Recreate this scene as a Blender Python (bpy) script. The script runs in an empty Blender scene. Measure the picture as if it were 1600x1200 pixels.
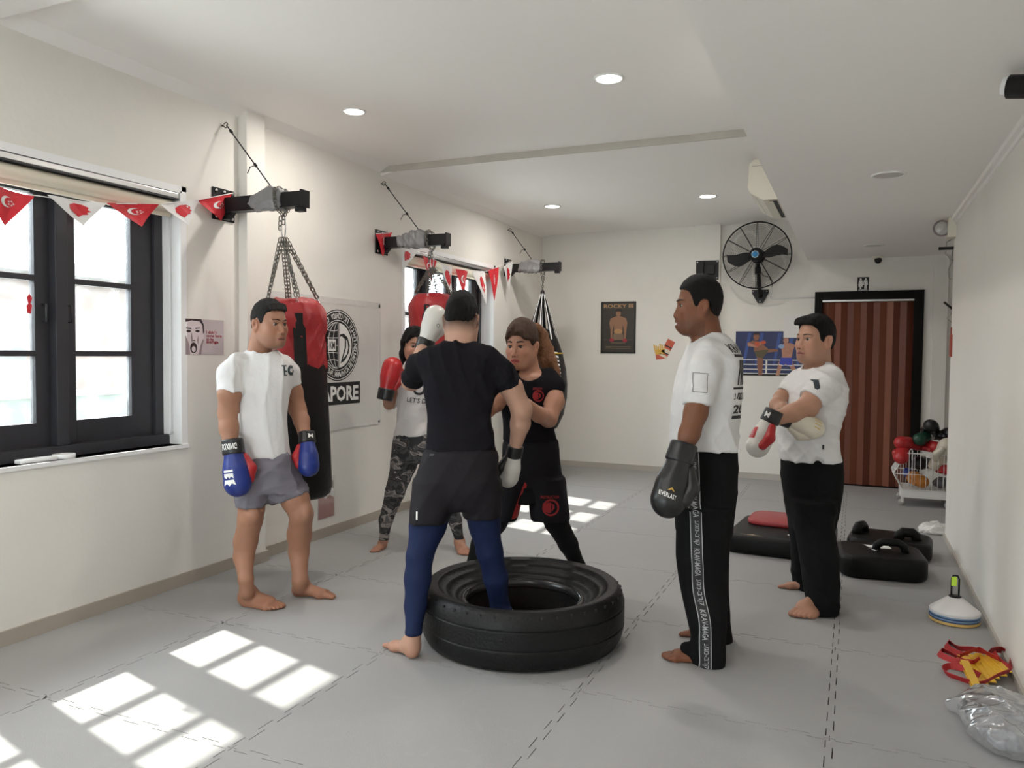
import bpy, bmesh, math, random
import numpy as np
from mathutils import Vector, Matrix

random.seed(7)
SC = bpy.context.scene
COL = SC.collection

# ---------------------------------------------------------------- camera
F_PX, YAW, PITCH, ROLL, CAM_H = 1220.02, 0.4129, 0.0390, 0.0094, 1.453
_cy, _sy = math.cos(YAW), math.sin(YAW)
FWD = Vector((-_sy*math.cos(PITCH), _cy*math.cos(PITCH), -math.sin(PITCH)))
_R = Vector((_cy, _sy, 0)); _U = _R.cross(FWD)
RGT = _R*math.cos(ROLL) + _U*math.sin(ROLL)
UPV = -_R*math.sin(ROLL) + _U*math.cos(ROLL)
CAM = Vector((0, 0, CAM_H))
cd = bpy.data.cameras.new('camera'); cam = bpy.data.objects.new('camera', cd); COL.objects.link(cam)
cd.sensor_width = 36; cd.lens = F_PX/1600*36; cd.clip_start = 0.05
cam.matrix_world = Matrix(((RGT.x, UPV.x, -FWD.x, CAM.x), (RGT.y, UPV.y, -FWD.y, CAM.y), (RGT.z, UPV.z, -FWD.z, CAM.z), (0, 0, 0, 1)))
SC.camera = cam

# ---------------------------------------------------------------- world, sun, exposure
SKY_STRENGTH, SUN_STRENGTH, LAMP_W, EXPOSURE = 11.0, 8.6, 10.0, 0.43
w = bpy.data.worlds.new('sky'); SC.world = w; w.use_nodes = True
bg = w.node_tree.nodes['Background']; bg.inputs[0].default_value = (0.86, 0.93, 1.0, 1); bg.inputs[1].default_value = SKY_STRENGTH
sd = bpy.data.lights.new('sun', 'SUN'); sd.energy = SUN_STRENGTH; sd.angle = math.radians(0.9); sd.color = (1.0, 0.96, 0.90)
sun = bpy.data.objects.new('sun', sd); COL.objects.link(sun); sun.location = (-9, 3, 9)
sun.rotation_euler = Vector((0.90, -0.243, -1.0)).to_track_quat('-Z', 'Y').to_euler()
vs = SC.view_settings
vs.view_transform = 'Standard'; vs.look = 'None'; vs.gamma = 1; vs.use_curve_mapping = False; vs.exposure = EXPOSURE
SC.cycles.use_denoising = True
SC.cycles.max_bounces = 10; SC.cycles.diffuse_bounces = 6; SC.cycles.transparent_max_bounces = 16
SC.cycles.sample_clamp_indirect = 8.0

# room dimensions
XL, XR, YB, YF = -3.779, 0.704, 9.576, -3.1
ZC, ZC1, ZS, XS = 3.006, 3.05, 2.552, -0.52     # ceiling, recessed bay, soffit height, soffit edge
YC = 7.15                                        # end of the right wall
XG = -3.97                                       # glass plane

# ---------------------------------------------------------------- helpers
def srgb(r, g, b):
    f = lambda c: (c/255/12.92) if c/255 <= 0.04045 else ((c/255+0.055)/1.055)**2.4
    return (f(r), f(g), f(b))
MATS = {}
def mat(name, col, rough=0.6, var=0.06, scale=6.0, bump=0.0, bscale=60.0, metal=0.0, spec=0.5, sheen=0.0, coat=0.0, attr=None):
    """procedural principled material: colour with noise variation and fine bump"""
    if name in MATS: return MATS[name]
    m = bpy.data.materials.new(name); m.use_nodes = True; nt = m.node_tree; N = nt.nodes; L = nt.links
    b = N['Principled BSDF']; b.inputs['Roughness'].default_value = rough; b.inputs['Metallic'].default_value = metal
    b.inputs['Specular IOR Level'].default_value = spec
    if sheen: b.inputs['Sheen Weight'].default_value = sheen
    if coat: b.inputs['Coat Weight'].default_value = coat
    tc = N.new('ShaderNodeTexCoord')
    nz = N.new('ShaderNodeTexNoise'); nz.inputs['Scale'].default_value = scale; nz.inputs['Detail'].default_value = 5
    L.new(tc.outputs['Object'], nz.inputs['Vector'])
    mp = N.new('ShaderNodeMapRange'); mp.inputs[3].default_value = 1-var; mp.inputs[4].default_value = 1+var
    L.new(nz.outputs['Fac'], mp.inputs[0])
    mx = N.new('ShaderNodeVectorMath'); mx.operation = 'SCALE'
    L.new(mp.outputs[0], mx.inputs['Scale'])
    if attr:
        at = N.new('ShaderNodeAttribute'); at.attribute_name = attr; L.new(at.outputs['Color'], mx.inputs[0])
    else:
        mx.inputs[0].default_value = col
    L.new(mx.outputs[0], b.inputs['Base Color'])
    if bump:
        n2 = N.new('ShaderNodeTexNoise'); n2.inputs['Scale'].default_value = bscale; n2.inputs['Detail'].default_value = 4
        L.new(tc.outputs['Object'], n2.inputs['Vector'])
        bp = N.new('ShaderNodeBump'); bp.inputs['Strength'].default_value = bump; bp.inputs['Distance'].default_value = 0.01
        L.new(n2.outputs['Fac'], bp.inputs['Height']); L.new(bp.outputs[0], b.inputs['Normal'])
    MATS[name] = m
    return m
def emit_mat(name, col, s):
    m = bpy.data.materials.new(name); m.use_nodes = True; N = m.node_tree.nodes; b = N['Principled BSDF']
    b.inputs['Base Color'].default_value = (*col, 1); b.inputs['Emission Color'].default_value = (*col, 1); b.inputs['Emission Strength'].default_value = s
    return m

def obj(name, me, m=None, parent=None, loc=None, smooth=False):
    """link a mesh (bmesh or mesh data) as one object"""
    if isinstance(me, bmesh.types.BMesh):
        bm = me; me = bpy.data.meshes.new(name); bm.to_mesh(me); bm.free()
    if m is not None and not me.materials: me.materials.append(m)
    if smooth: me.polygons.foreach_set('use_smooth', [True]*len(me.polygons))
    o = bpy.data.objects.new(name, me); COL.objects.link(o)
    if parent is not None: o.parent = parent
    if loc is not None: o.location = loc
    return o
def empty(name, loc=(0, 0, 0), rz=0):
    o = bpy.data.objects.new(name, None); COL.objects.link(o); o.location = loc; o.rotation_euler = (0, 0, rz); o.empty_display_size = 0.1
    return o
def tag(o, label=None, cat=None, group=None, kind=None):
    if label: o['label'] = label
    if cat: o['category'] = cat
    if group: o['group'] = group
    if kind: o['kind'] = kind
    return o
def struct(o, label=None):
    o['kind'] = 'structure'
    if label: o['label'] = label
    return o

def bx(bm, x0, x1, y0, y1, z0, z1, M=None, bev=0.0):
    vs_ = [Vector((x, y, z)) for x in (x0, x1) for y in (y0, y1) for z in (z0, z1)]
    if M is not None: vs_ = [M @ v for v in vs_]
    v = [bm.verts.new(p) for p in vs_]
    fs = [bm.faces.new([v[i] for i in f]) for f in ((0, 1, 3, 2), (4, 6, 7, 5), (0, 4, 5, 1), (2, 3, 7, 6), (0, 2, 6, 4), (1, 5, 7, 3))]
    if bev:
        es = {e for f in fs for e in f.edges}
        bmesh.ops.bevel(bm, geom=list(es), offset=bev, segments=2, affect='EDGES', profile=0.6)
    return bm
def box(name, x0, x1, y0, y1, z0, z1, m, parent=None, bev=0.0, M=None):
    return obj(name, bx(bmesh.new(), x0, x1, y0, y1, z0, z1, M, bev), m, parent)
def tube(bm, pts, r, n=8, closed=False, caps=True):
    """tube along points; r a number or one radius per point"""
    pts = [Vector(p) for p in pts]; k = len(pts); rr = r if hasattr(r, '__len__') else [r]*k
    rings = []; prev = None
    for i, p in enumerate(pts):
        a = pts[(i-1) % k] if (closed or i > 0) else p
        b = pts[(i+1) % k] if (closed or i < k-1) else p
        t = (b-a).normalized()
        if prev is None:
            ref = Vector((0, 0, 1)) if abs(t.z) < 0.9 else Vector((1, 0, 0)); n1 = t.cross(ref).normalized()
        else:
            n1 = (prev - t*prev.dot(t)).normalized()
        prev = n1; n2 = t.cross(n1)
        rings.append([bm.verts.new(p + (n1*math.cos(2*math.pi*j/n) + n2*math.sin(2*math.pi*j/n))*rr[i]) for j in range(n)])
    m_ = k if closed else k-1
    for i in range(m_):
        A, B = rings[i], rings[(i+1) % k]
        for j in range(n):
            f = bm.faces.new((A[j], A[(j+1) % n], B[(j+1) % n], B[j])); f.smooth = True
    if caps and not closed:
        bm.faces.new(rings[0][::-1]); bm.faces.new(rings[-1])
    return bm
def tubeo(name, pts, r, m, parent=None, n=8, closed=False):
    bm = tube(bmesh.new(), pts, r, n, closed)
    bmesh.ops.recalc_face_normals(bm, faces=bm.faces)
    return obj(name, bm, m, parent)
def lathe(bm, prof, n=32, M=None, close=False):
    """prof: list of (radius, z) revolved about z"""
    rings = []
    for r, z in prof:
        ring = []
        for j in range(n):
            a = 2*math.pi*j/n; p = Vector((r*math.cos(a), r*math.sin(a), z))
            ring.append(bm.verts.new(M @ p if M is not None else p))
        rings.append(ring)
    k = len(rings)
    for i in range(k if close else k-1):
        A, B = rings[i], rings[(i+1) % k]
        for j in range(n):
            f = bm.faces.new((A[j], A[(j+1) % n], B[(j+1) % n], B[j])); f.smooth = True
    if not close:
        if prof[0][0] > 1e-5: bm.faces.new(rings[0][::-1])
        if prof[-1][0] > 1e-5: bm.faces.new(rings[-1])
    bmesh.ops.remove_doubles(bm, verts=bm.verts, dist=1e-6)
    bmesh.ops.recalc_face_normals(bm, faces=bm.faces)
    return bm
def prism(bm, poly, h, M=None):
    """2-D polygon (x, y) extruded from z=0 to z=h"""
    T = (lambda p: M @ Vector(p)) if M is not None else Vector
    a = [bm.verts.new(T((x, y, 0))) for x, y in poly]; b = [bm.verts.new(T((x, y, h))) for x, y in poly]
    n = len(poly)
    bm.faces.new(a[::-1]); bm.faces.new(b)
    for i in range(n): bm.faces.new((a[i], a[(i+1) % n], b[(i+1) % n], b[i]))
    bmesh.ops.recalc_face_normals(bm, faces=bm.faces)
    return bm
def frame(o, ex, ey, ez=None):
    ex = Vector(ex).normalized(); ey = Vector(ey).normalized()
    ez = Vector(ez).normalized() if ez is not None else ex.cross(ey)
    return Matrix(((ex.x, ey.x, ez.x, o[0]), (ex.y, ey.y, ez.y, o[1]), (ex.z, ey.z, ez.z, o[2]), (0, 0, 0, 1)))
def rng_circle(cx, cy, r, n=24, a0=0, a1=2*math.pi, ry=None):
    full = abs(a1-a0-2*math.pi) < 1e-6
    return [(cx+r*math.cos(a0+(a1-a0)*i/(n if full else n-1)), cy+(ry or r)*math.sin(a0+(a1-a0)*i/(n if full else n-1))) for i in range(n)]

_TXT = {}
def text_bm(body, size=1.0, align='CENTER', bold=0.0, ext=0.0, sx=1.0):
    """text as a flat bmesh in the xy plane"""
    c = bpy.data.curves.new('t', 'FONT'); c.body = body; c.size = size; c.align_x = align; c.align_y = 'CENTER'
    c.offset = bold; c.extrude = ext; c.resolution_u = 2
    o = bpy.data.objects.new('t', c); COL.objects.link(o)
    dg = bpy.context.evaluated_depsgraph_get(); dg.update()
    me = bpy.data.meshes.new_from_object(o.evaluated_get(dg))
    bm = bmesh.new(); bm.from_mesh(me)
    bpy.data.objects.remove(o); bpy.data.curves.remove(c); bpy.data.meshes.remove(me)
    if sx != 1.0:
        for v in bm.verts: v.co.x *= sx
    return bm
def text_fit(body, wd, ht, bold=0.0):
    """text scaled to fit a width x height box centred on the origin"""
    bm = text_bm(body, 1.0, 'CENTER', bold)
    if not bm.verts: return bm
    xs = [v.co.x for v in bm.verts]; ys = [v.co.y for v in bm.verts]
    cx, cy = (min(xs)+max(xs))/2, (min(ys)+max(ys))/2; sx = wd/max(1e-6, max(xs)-min(xs)); sy = ht/max(1e-6, max(ys)-min(ys))
    for v in bm.verts: v.co = Vector(((v.co.x-cx)*sx, (v.co.y-cy)*sy, 0))
    return bm
def flat(polys):
    """bmesh of flat 2-D polygons"""
    bm = bmesh.new()
    for p in polys: bm.faces.new([bm.verts.new((x, y, 0)) for x, y in p])
    return bm
def place(bm, M):
    bm.transform(M); return bm
def merge(*bms):
    out = bmesh.new()
    for b in bms:
        me = bpy.data.meshes.new('x'); b.to_mesh(me); b.free(); out.from_mesh(me); bpy.data.meshes.remove(me)
    return out
def ring_poly(cx, cy, r0, r1, n=40, a0=0.0, a1=2*math.pi):
    ps = []
    for i in range(n):
        t0 = a0+(a1-a0)*i/n; t1 = a0+(a1-a0)*(i+1)/n
        ps.append([(cx+r0*math.cos(t0), cy+r0*math.sin(t0)), (cx+r1*math.cos(t0), cy+r1*math.sin(t0)), (cx+r1*math.cos(t1), cy+r1*math.sin(t1)), (cx+r0*math.cos(t1), cy+r0*math.sin(t1))])
    return ps
def copy_tree(o, parent=None):
    c = o.copy(); COL.objects.link(c); c.parent = parent
    for ch in list(o.children): copy_tree(ch, c)
    return c

def ray(px, py):
    """direction of the photograph's pixel, from the camera"""
    return FWD + RGT*((px-800)/F_PX) + UPV*((600-py)/F_PX)
def on_plane(px, py, axis, val):
    d = ray(px, py); t = (val-CAM[axis])/d[axis]
    return CAM + d*t
def at_depth(px, py, D):
    """point at horizontal distance D along the view direction"""
    d = ray(px, py); h = d.x*-_sy + d.y*_cy
    return CAM + d*(D/h)
# ================================================================ smooth solids: shapes blended on a grid, then skinned as one mesh
def smin(a, b, k):
    if k <= 0: return np.minimum(a, b)
    h = np.maximum(k-np.abs(a-b), 0)/k
    return np.minimum(a, b) - h*h*k*0.25
def smax(a, b, k): return -smin(-a, -b, k)
def V(*a): return np.array(a, float)
class Solid:
    """a list of blended primitives; grid, mesh and surface hits"""
    def __init__(s, h=0.006): s.h = h; s.prims = []; s.post = []; s.fine = []
    def add(s, fn, lo, hi, k=0.01, op='u', clip=None):
        s.prims.append((fn, np.array(lo, float), np.array(hi, float), k, op, clip)); return s
    def cone(s, a, b, ra, rb, k=0.01, op='u', clip=None):
        a = np.asarray(a, float); b = np.asarray(b, float); ab = b-a; L2 = max(ab@ab, 1e-9); R = max(ra, rb)
        def fn(X, Y, Z):
            t = np.clip(((X-a[0])*ab[0]+(Y-a[1])*ab[1]+(Z-a[2])*ab[2])/L2, 0, 1)
            return np.sqrt((X-a[0]-t*ab[0])**2+(Y-a[1]-t*ab[1])**2+(Z-a[2]-t*ab[2])**2)-(ra+(rb-ra)*t)
        return s.add(fn, np.minimum(a, b)-R, np.maximum(a, b)+R, k, op, clip)
    def chain(s, pts, k=0.012, clip=None, op='u'):
        for p, q in zip(pts[:-1], pts[1:]): s.cone(p[0], q[0], p[1], q[1], k, op, clip)
        return s
    def ell(s, c, r, R=None, k=0.01, op='u', clip=None):
        c = np.asarray(c, float); r = np.asarray(r, float); R = np.eye(3) if R is None else np.asarray(R, float)
        m = max(r)
        def fn(X, Y, Z):
            x, y, z = X-c[0], Y-c[1], Z-c[2]
            q = [R[i, 0]*x+R[i, 1]*y+R[i, 2]*z for i in range(3)]
            k0 = np.sqrt(sum((q[i]/r[i])**2 for i in range(3))); k1 = np.sqrt(sum((q[i]/r[i]**2)**2 for i in range(3)))
            return k0*(k0-1)/np.maximum(k1, 1e-6)
        return s.add(fn, c-m, c+m, k, op, clip)
    def loft(s, st, k=0.012, n=2.4, cap=0.012, clip=None, op='u', rot=0.0):
        """st: rows (w, cu, cv, a, b): elliptic sections stacked along z"""
        st = np.array(sorted(st), float); w = st[:, 0]
        d = np.gradient(st[:, 1:], w, axis=0) if len(w) > 2 else np.tile((st[1, 1:]-st[0, 1:])/(w[1]-w[0]), (2, 1))
        ww = np.linspace(w[0], w[-1], 80); i = np.clip(np.searchsorted(w, ww)-1, 0, len(w)-2); dx = w[i+1]-w[i]; t = ((ww-w[i])/dx)[:, None]; dx = dx[:, None]
        F = (2*t**3-3*t**2+1)*st[i, 1:]+(t**3-2*t**2+t)*dx*d[i]+(-2*t**3+3*t**2)*st[i+1, 1:]+(t**3-t**2)*dx*d[i+1]
        F[:, 2:] = np.maximum(F[:, 2:], 0.004)
        A = F[:, 2].max(); B = F[:, 3].max(); A = B = max(A, B) if rot else A if False else max(A, B)
        lo = (F[:, 0].min()-A, F[:, 1].min()-B, w[0]); hi = (F[:, 0].max()+A, F[:, 1].max()+B, w[-1])
        mid, half = (w[0]+w[-1])/2, (w[-1]-w[0])/2; cr, sr = math.cos(rot), math.sin(rot)
        def fn(X, Y, Z):
            z = Z.ravel(); f = [np.interp(z, ww, F[:, j]).reshape(Z.shape) for j in range(4)]
            x, y = X-f[0], Y-f[1]
            if rot: x, y = x*cr+y*sr, -x*sr+y*cr
            x = np.abs(x)/f[2]; y = np.abs(y)/f[3]
            k0 = (x**n+y**n)**(1/n); mn = np.minimum(f[2], f[3])
            dl = (k0-1)*(mn+ (np.maximum(f[2], f[3])-mn)*(x/np.maximum(x+y, 1e-6) if True else 0)*0.5)
            return smax(dl, np.abs(Z-mid)-half + 0*X, cap)
        return s.add(fn, lo, hi, k, op, clip)
    def axes(s):
        P = [p for p in s.prims if p[4] == 'u']
        lo = np.min([p[1] for p in P], axis=0)-0.03; hi = np.max([p[2] for p in P], axis=0)+0.03
        ax = []
        for i in range(3):
            xs = [lo[i]]
            while xs[-1] < hi[i]:
                hh = s.h
                for f in s.fine:
                    if f[0][i]-0.004 <= xs[-1] <= f[1][i]: hh = min(hh, f[2])
                xs.append(xs[-1]+hh)
            ax.append(np.array(xs))
        s.ax = ax
    def bake(s):
        s.axes(); ax = s.ax; D = np.full([len(a) for a in ax], 0.25, np.float32)
        for fn, lo, hi, k, op, clip in s.prims:
            mg = 0.03+k
            sl = tuple(slice(max(0, np.searchsorted(ax[i], lo[i]-mg)-1), min(len(ax[i]), np.searchsorted(ax[i], hi[i]+mg)+1)) for i in range(3))
            if any(q.stop <= q.start for q in sl): continue
            X = ax[0][sl[0]].astype(np.float32)[:, None, None]; Y = ax[1][sl[1]].astype(np.float32)[None, :, None]; Z = ax[2][sl[2]].astype(np.float32)[None, None, :]
            d = fn(X, Y, Z)
            if clip:
                for p, nn in clip:
                    nn = np.asarray(nn, float); nn = nn/np.linalg.norm(nn)
                    d = smax(d, (X-p[0])*nn[0]+(Y-p[1])*nn[1]+(Z-p[2])*nn[2], 0.006)
            if op == 'u': D[sl] = smin(D[sl], d, k)
            elif op == 's': D[sl] = smax(D[sl], -d, k)
        X = ax[0].astype(np.float32)[:, None, None]; Y = ax[1].astype(np.float32)[None, :, None]; Z = ax[2].astype(np.float32)[None, None, :]
        for fn in s.post: D = fn(D, X, Y, Z)
        s.D = D; return s
    def verts_faces(s):
        D = s.D; ax = s.ax; S = D < 0
        n = [len(a) for a in ax]
        c = S[:-1, :-1, :-1].astype(np.uint8)
        cnt = np.zeros(c.shape, np.uint8)
        for a in (0, 1):
            for b in (0, 1):
                for d in (0, 1): cnt += S[a:n[0]-1+a, b:n[1]-1+b, d:n[2]-1+d]
        act = (cnt > 0) & (cnt < 8); I = np.argwhere(act); idx = np.full(act.shape, -1, np.int64); idx[act] = np.arange(len(I))
        acc = np.zeros((len(I), 3)); num = np.zeros(len(I))
        i, j, k = I.T
        corners = [(a, b, d) for a in (0, 1) for b in (0, 1) for d in (0, 1)]
        val = {q: D[i+q[0], j+q[1], k+q[2]].astype(float) for q in corners}
        pos = {q: np.stack([ax[0][i+q[0]], ax[1][j+q[1]], ax[2][k+q[2]]], 1) for q in corners}
        for q in corners:
            for a in range(3):
                if q[a] == 0:
                    r = tuple(1 if m == a else q[m] for m in range(3))
                    va, vb = val[q], val[r]; m = (va < 0) != (vb < 0)
                    t = np.where(m, va/np.where(m, va-vb, 1), 0)[:, None]
                    acc += np.where(m[:, None], pos[q]+(pos[r]-pos[q])*t, 0); num += m
        P = acc/num[:, None]
        faces = []
        for a in range(3):
            b, c_ = (a+1) % 3, (a+2) % 3
            sa = [slice(None)]*3; sb = [slice(None)]*3; sa[a] = slice(0, -1); sb[a] = slice(1, None)
            E = S[tuple(sa)] != S[tuple(sb)]; Q = np.argwhere(E)
            Q = Q[(Q[:, b] > 0) & (Q[:, c_] > 0) & (Q[:, b] < n[b]-1) & (Q[:, c_] < n[c_]-1)]
            sg = S[tuple(Q.T)]
            def cell(db, dc):
                R = Q.copy(); R[:, b] += db; R[:, c_] += dc; return idx[tuple(R.T)]
            f = np.stack([cell(-1, -1), cell(0, -1), cell(0, 0), cell(-1, 0)], 1)
            f[~sg] = f[~sg][:, ::-1]; faces.append(f)
        Fc = np.concatenate(faces); Fc = Fc[(Fc >= 0).all(1)]
        return P, Fc
    def mesh(s, name, m=None, color=None, keep=None, relax=1):
        s.bake(); P, Fc = s.verts_faces()
        for _ in range(relax):
            sm = np.zeros_like(P); ct = np.zeros(len(P))
            for q in range(4):
                np.add.at(sm, Fc[:, q], P[Fc[:, (q+1) % 4]]); np.add.at(ct, Fc[:, q], 1)
                np.add.at(sm, Fc[:, q], P[Fc[:, (q-1) % 4]]); np.add.at(ct, Fc[:, q], 1)
            P = P*0.5+0.5*sm/np.maximum(ct, 1)[:, None]
        me = bpy.data.meshes.new(name); nv, nf = len(P), len(Fc)
        me.vertices.add(nv); me.vertices.foreach_set('co', P.astype(np.float32).ravel())
        me.loops.add(nf*4); me.loops.foreach_set('vertex_index', Fc.astype(np.int32).ravel())
        me.polygons.add(nf); me.polygons.foreach_set('loop_start', np.arange(0, nf*4, 4, dtype=np.int32)); me.polygons.foreach_set('loop_total', np.full(nf, 4, np.int32))
        me.polygons.foreach_set('use_smooth', np.ones(nf, bool)); me.update(calc_edges=True)
        if color is not None:
            at = me.color_attributes.new('Col', 'FLOAT_COLOR', 'POINT'); C = np.ones((nv, 4), np.float32); C[:, :3] = color(P); at.data.foreach_set('color', C.ravel())
        if m is not None: me.materials.append(m)
        return me
    def sample(s, P):
        """trilinear value of the baked field at points"""
        P = np.atleast_2d(P); r = []
        ii = []; ff = []
        for a in range(3):
            x = s.ax[a]; i = np.clip(np.searchsorted(x, P[:, a])-1, 0, len(x)-2); ii.append(i); ff.append(np.clip((P[:, a]-x[i])/(x[i+1]-x[i]), 0, 1))
        out = 0
        for a in (0, 1):
            for b in (0, 1):
                for c in (0, 1):
                    wgt = (ff[0] if a else 1-ff[0])*(ff[1] if b else 1-ff[1])*(ff[2] if c else 1-ff[2])
                    out = out+wgt*s.D[ii[0]+a, ii[1]+b, ii[2]+c]
        return out
    def drop(s, P, n, far=0.4, lift=0.002):
        """move points along n until they meet the surface, then back off by lift"""
        P = np.array(P, float); n = np.asarray(n, float)/np.linalg.norm(n); t = np.zeros(len(P))
        for _ in range(120):
            d = s.sample(P+t[:, None]*n); go = (d > lift) & (t < far); t = np.where(go, t+np.clip(d*0.5, 0.0004, 0.02), t)
        return P+(t)[:, None]*n
def wrinkle(amp, seed, f=26.0, dirs=None):
    r = np.random.RandomState(seed); W = []
    for _ in range(5):
        k = r.normal(size=3)*V(1, 1, 0.55) if dirs is None else np.array(dirs)+r.normal(size=3)*0.35
        k = k/np.linalg.norm(k)*f*r.uniform(0.6, 1.5); W.append((k, r.uniform(0, 6.28), r.normal(size=3)*6, r.uniform(0, 6.28), r.normal(size=3)*4, r.uniform(0, 6.28)))
    def fn(D, X, Y, Z):
        o = 0
        for k, p, q, p2, q3, p3 in W:
            ph = X*k[0]+Y*k[1]+Z*k[2]+p+1.8*np.sin(X*q[0]+Y*q[1]+Z*q[2]+p2)
            am = 0.5+0.5*np.sin(X*q3[0]+Y*q3[1]+Z*q3[2]+p3)
            sn = np.sin(ph); o = o+(1-np.abs(sn))**2*am
        return (D-amp*(o-0.8)*0.5).astype(np.float32)
    return fn
def drape(name, bm, O, ex, ey, n, solid, m, parent, lift=0.002, cut=0.012, start=0.12):
    """a flat print laid onto a solid: bmesh xy -> plane (O, ex, ey), pushed along n onto the surface"""
    if cut:
        for _ in range(3):
            es = [e for e in bm.edges if e.calc_length() > cut]
            if not es: break
            bmesh.ops.subdivide_edges(bm, edges=es, cuts=1)
            bmesh.ops.triangulate(bm, faces=bm.faces)
    ex, ey, n = [np.asarray(a, float)/np.linalg.norm(a) for a in (ex, ey, n)]
    P = np.array([np.asarray(O)+ex*v.co.x+ey*v.co.y-n*start for v in bm.verts])
    Q = solid.drop(P, n, 0.9, lift); ok = solid.sample(Q) < lift+0.004
    for v, q in zip(bm.verts, Q): v.co = Vector(q)
    dead = [v for v, o in zip(bm.verts, ok) if not o]
    if dead: bmesh.ops.delete(bm, geom=dead, context='VERTS')
    return obj(name, bm, m, parent)

# ---- boxing glove: fist, thumb and cuff, along +y from the wrist, thumb on +x, knuckle side +z
def glove_solids(sc=1.0):
    f = Solid(0.0045)
    f.ell((0, 0.115, 0.0), (0.060, 0.088, 0.050), None, 0.03)
    f.ell((0.0, 0.155, -0.008), (0.058, 0.052, 0.054), None, 0.03)
    f.cone((0, 0.0, 0), (0, 0.08, 0), 0.044, 0.050, 0.03)
    t = Solid(0.0045)
    t.chain([((0.040, 0.028, -0.022), 0.020), ((0.060, 0.085, -0.030), 0.026), ((0.045, 0.135, -0.036), 0.024)], 0.015)
    c = Solid(0.0045)
    c.loft([(-0.062, 0, 0, 0.049, 0.044), (-0.03, 0, 0, 0.050, 0.045), (0.012, 0, 0, 0.052, 0.047)], 0.01, 2.2, 0.008)
    return f, t, c
_GL = {}
def glove_meshes():
    if not _GL:
        f, t, c = glove_solids(); _GL['fist'] = f.mesh('fist'); _GL['thumb'] = t.mesh('thumb'); cm = c.mesh('cuff')
        # cuff was lofted along z: lay it along y
        P = np.zeros(len(cm.vertices)*3, np.float32); cm.vertices.foreach_get('co', P); P = P.reshape(-1, 3); P = np.stack([P[:, 0], P[:, 2], -P[:, 1]], 1); cm.vertices.foreach_set('co', P.ravel())
        _GL['cuff'] = cm
    return _GL
def glove(parent, M, cf, ct, cc, name='boxing_glove', scale=1.0, mirror=False):
    """one glove at matrix M (parent space); cf ct cc: fist, thumb, cuff materials"""
    g = glove_meshes()
    def inst(nm, key, m, par):
        me = g[key].copy(); me.materials.clear(); me.materials.append(m); return obj(nm, me, None, par)
    r = inst(name, 'fist', cf, parent); r.matrix_local = M @ Matrix.Diagonal((scale, scale, -scale if mirror else scale, 1))
    inst('thumb', 'thumb', ct, r); inst('cuff', 'cuff', cc, r)
    return r
# ================================================================ the room
plaster = mat('plaster_wall', (0.79, 0.765, 0.72), 0.75, 0.035, 1.3, 0.12, 35)
plaster_c = mat('plaster_ceiling', (0.90, 0.875, 0.845), 0.8, 0.02, 0.9, 0.05, 30)
white_paint = mat('white_gloss_paint', (0.86, 0.86, 0.87), 0.45, 0.03, 4)
cream = mat('cream_blind', (0.74, 0.68, 0.56), 0.6, 0.03, 5)
skirt_m = mat('taupe_skirting', (0.40, 0.355, 0.30), 0.55, 0.05, 3)
black_frame = mat('black_window_paint', (0.030, 0.030, 0.036), 0.42, 0.15, 9, 0.1, 50)
alu = mat('aluminium', (0.62, 0.62, 0.62), 0.35, 0.03, 8, metal=0.9)
mat_foam = mat('grey_foam_mat', (0.350, 0.346, 0.345), 0.62, 0.05, 2.2, 0.15, 220)
groove = mat('dark_subfloor', (0.06, 0.06, 0.06), 0.9)

# scuffs on the mats: dusty streaks over the foam colour
nt = mat_foam.node_tree; N = nt.nodes; L = nt.links
_b = N['Principled BSDF']; _src = _b.inputs['Base Color'].links[0].from_socket
_geo = N.new('ShaderNodeNewGeometry')
_n1 = N.new('ShaderNodeTexNoise'); _n1.inputs['Scale'].default_value = 1.1; _n1.inputs['Detail'].default_value = 8; _n1.inputs['Roughness'].default_value = 0.65
_n2 = N.new('ShaderNodeTexNoise'); _n2.inputs['Scale'].default_value = 7; _n2.inputs['Detail'].default_value = 6; _n2.inputs['Distortion'].default_value = 1.5
L.new(_geo.outputs['Position'], _n1.inputs['Vector']); L.new(_geo.outputs['Position'], _n2.inputs['Vector'])
_mr = N.new('ShaderNodeMapRange'); _mr.inputs[1].default_value = 0.58; _mr.inputs[2].default_value = 0.8; _mr.inputs[4].default_value = 0.30; L.new(_n2.outputs['Fac'], _mr.inputs[0])
_mr2 = N.new('ShaderNodeMapRange'); _mr2.inputs[1].default_value = 0.4; _mr2.inputs[2].default_value = 0.65; L.new(_n1.outputs['Fac'], _mr2.inputs[0])
_mu = N.new('ShaderNodeMath'); _mu.operation = 'MULTIPLY'; L.new(_mr.outputs[0], _mu.inputs[0]); L.new(_mr2.outputs[0], _mu.inputs[1])
_mix = N.new('ShaderNodeMix'); _mix.data_type = 'RGBA'; L.new(_mu.outputs[0], _mix.inputs[0]); L.new(_src, _mix.inputs[6]); _mix.inputs[7].default_value = (0.50, 0.49, 0.48, 1)
L.new(_mix.outputs[2], _b.inputs['Base Color'])
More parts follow.
